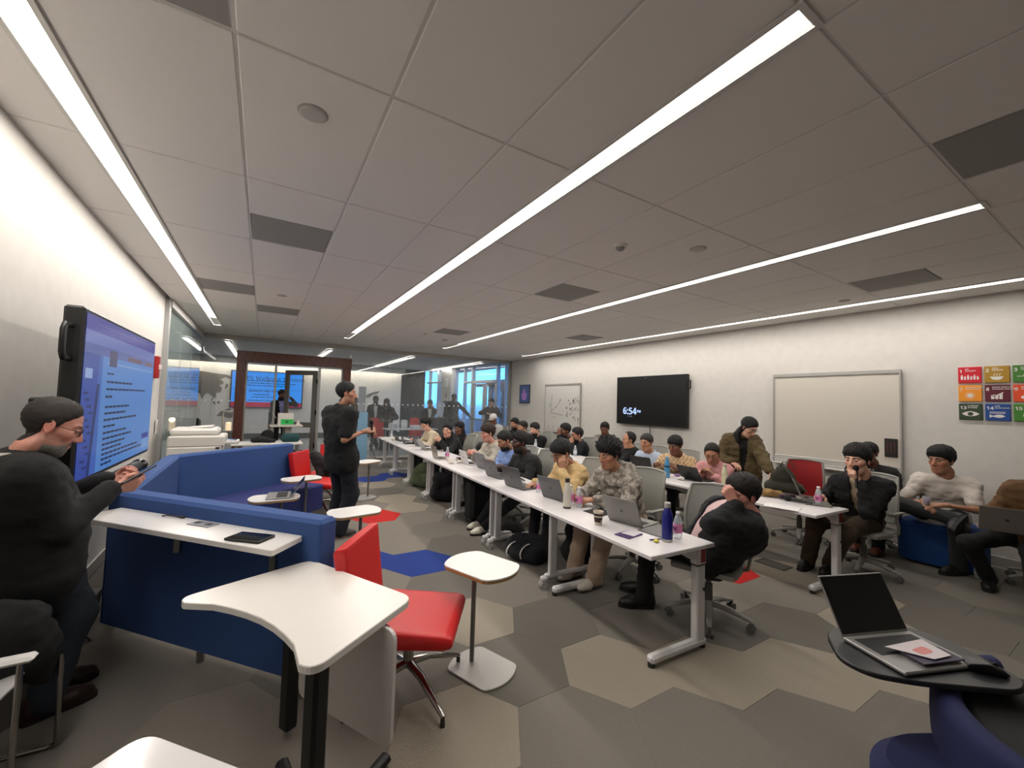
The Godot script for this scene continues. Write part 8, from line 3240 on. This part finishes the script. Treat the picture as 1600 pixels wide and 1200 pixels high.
	var ac := thing("armchair", "dark grey armchair in the lobby under the world map", "armchair", Vector3(-1.95, 0, -16.0))
	var gm := cloth(Color(0.10, 0.105, 0.11), 0.85, 0.1)
	b = MB.new()
	b.box(Vector3(0, 0.30, 0), Vector3(0.80, 0.30, 0.75), 0.06)
	part("seat", b, gm, ac)
	b = MB.new()
	b.box(Vector3(-0.1, 0.62, -0.32), Vector3(0.78, 0.50, 0.18), 0.07)
	part("backrest", b, gm, ac)
	for s in [-1.0, 1.0]:
		b = MB.new()
		b.box(Vector3(s * 0.42, 0.44, 0), Vector3(0.14, 0.34, 0.70), 0.05)
		part("armrest", b, gm, ac)
		for z in [-0.28, 0.28]:
			b = MB.new()
			b.cyl(Vector3(s * 0.34, 0, z), Vector3(s * 0.34, 0.17, z), 0.02)
			part("leg", b, mat(Color(0.2, 0.2, 0.2), 0.4, 0.6), ac)
	var la := thing("lantern", "lit square glass lantern on a small lobby table left of the doorway", "lantern", Vector3(-0.72, 0.70, -12.6))
	b = MB.new()
	b.box(Vector3(0, 0.02, 0), Vector3(0.26, 0.04, 0.26), 0.006)
	b.box(Vector3(0, 0.52, 0), Vector3(0.26, 0.04, 0.26), 0.006)
	for sx in [-1.0, 1.0]:
		for sz in [-1.0, 1.0]:
			b.box(Vector3(sx * 0.12, 0.27, sz * 0.12), Vector3(0.015, 0.48, 0.015))
	part("frame", b, mat(Color(0.62, 0.60, 0.56), 0.4, 0.3), la)
	b = MB.new()
	b.cyl(Vector3(0, 0.04, 0), Vector3(0, 0.24, 0), 0.06)
	part("candle", b, glow(Color(1.0, 0.85, 0.62), 0.9), la)
	var om := OmniLight3D.new()
	om.name = "lantern_glow"
	om.position = Vector3(-0.72, 1.0, -12.6)
	om.light_color = Color(1.0, 0.85, 0.65)
	om.light_energy = 0.05
	om.light_size = 0.05
	om.shadow_enabled = true
	add_child(om)
	var lt := thing("lobby_side_table", "small dark side table carrying the lit lantern in the lobby", "side table", Vector3(-0.72, 0, -12.6))
	b = MB.new()
	b.box(Vector3(0, 0.685, 0), Vector3(0.5, 0.03, 0.45), 0.006)
	part("table_top", b, mat(Color(0.16, 0.15, 0.15), 0.4), lt)
	for sx in [-0.2, 0.2]:
		for sz in [-0.17, 0.17]:
			b = MB.new()
			b.cyl(Vector3(sx, 0, sz), Vector3(sx, 0.68, sz), 0.014)
			part("leg", b, mat(Color(0.12, 0.12, 0.12), 0.4, 0.5), lt)
	b = MB.new()
	b.box(Vector3(0, 1.0, 0), Vector3(0.20, 2.0, 0.10), 0.004)
	b.box(Vector3(0, 0.02, 0), Vector3(0.3, 0.04, 0.3), 0.004)
	solo("banner_stand", b, mat(Color(0.70, 0.72, 0.76), 0.5), "narrow white banner stand in the lobby behind the pale blue board", "banner", Vector3(2.52, 0, -12.75))


func mic_shape(t: Node3D, head: Vector3, tail: Vector3, k: float) -> void:
	var d := (tail - head).normalized()
	var b := MB.new()
	b.tube([head - d * 0.024 * k, head - d * 0.018 * k, head, head + d * 0.018 * k, head + d * 0.028 * k], [0.010 * k, 0.020 * k, 0.026 * k, 0.022 * k, 0.016 * k], 14)
	part("grille", b, mat(Color(0.05, 0.05, 0.052), 0.6, 0.4), t)
	b = MB.new()
	b.tube([head + d * 0.026 * k, tail], [0.016 * k, 0.011 * k], 14)
	part("handle", b, mat(Color(0.025, 0.025, 0.027), 0.45), t)
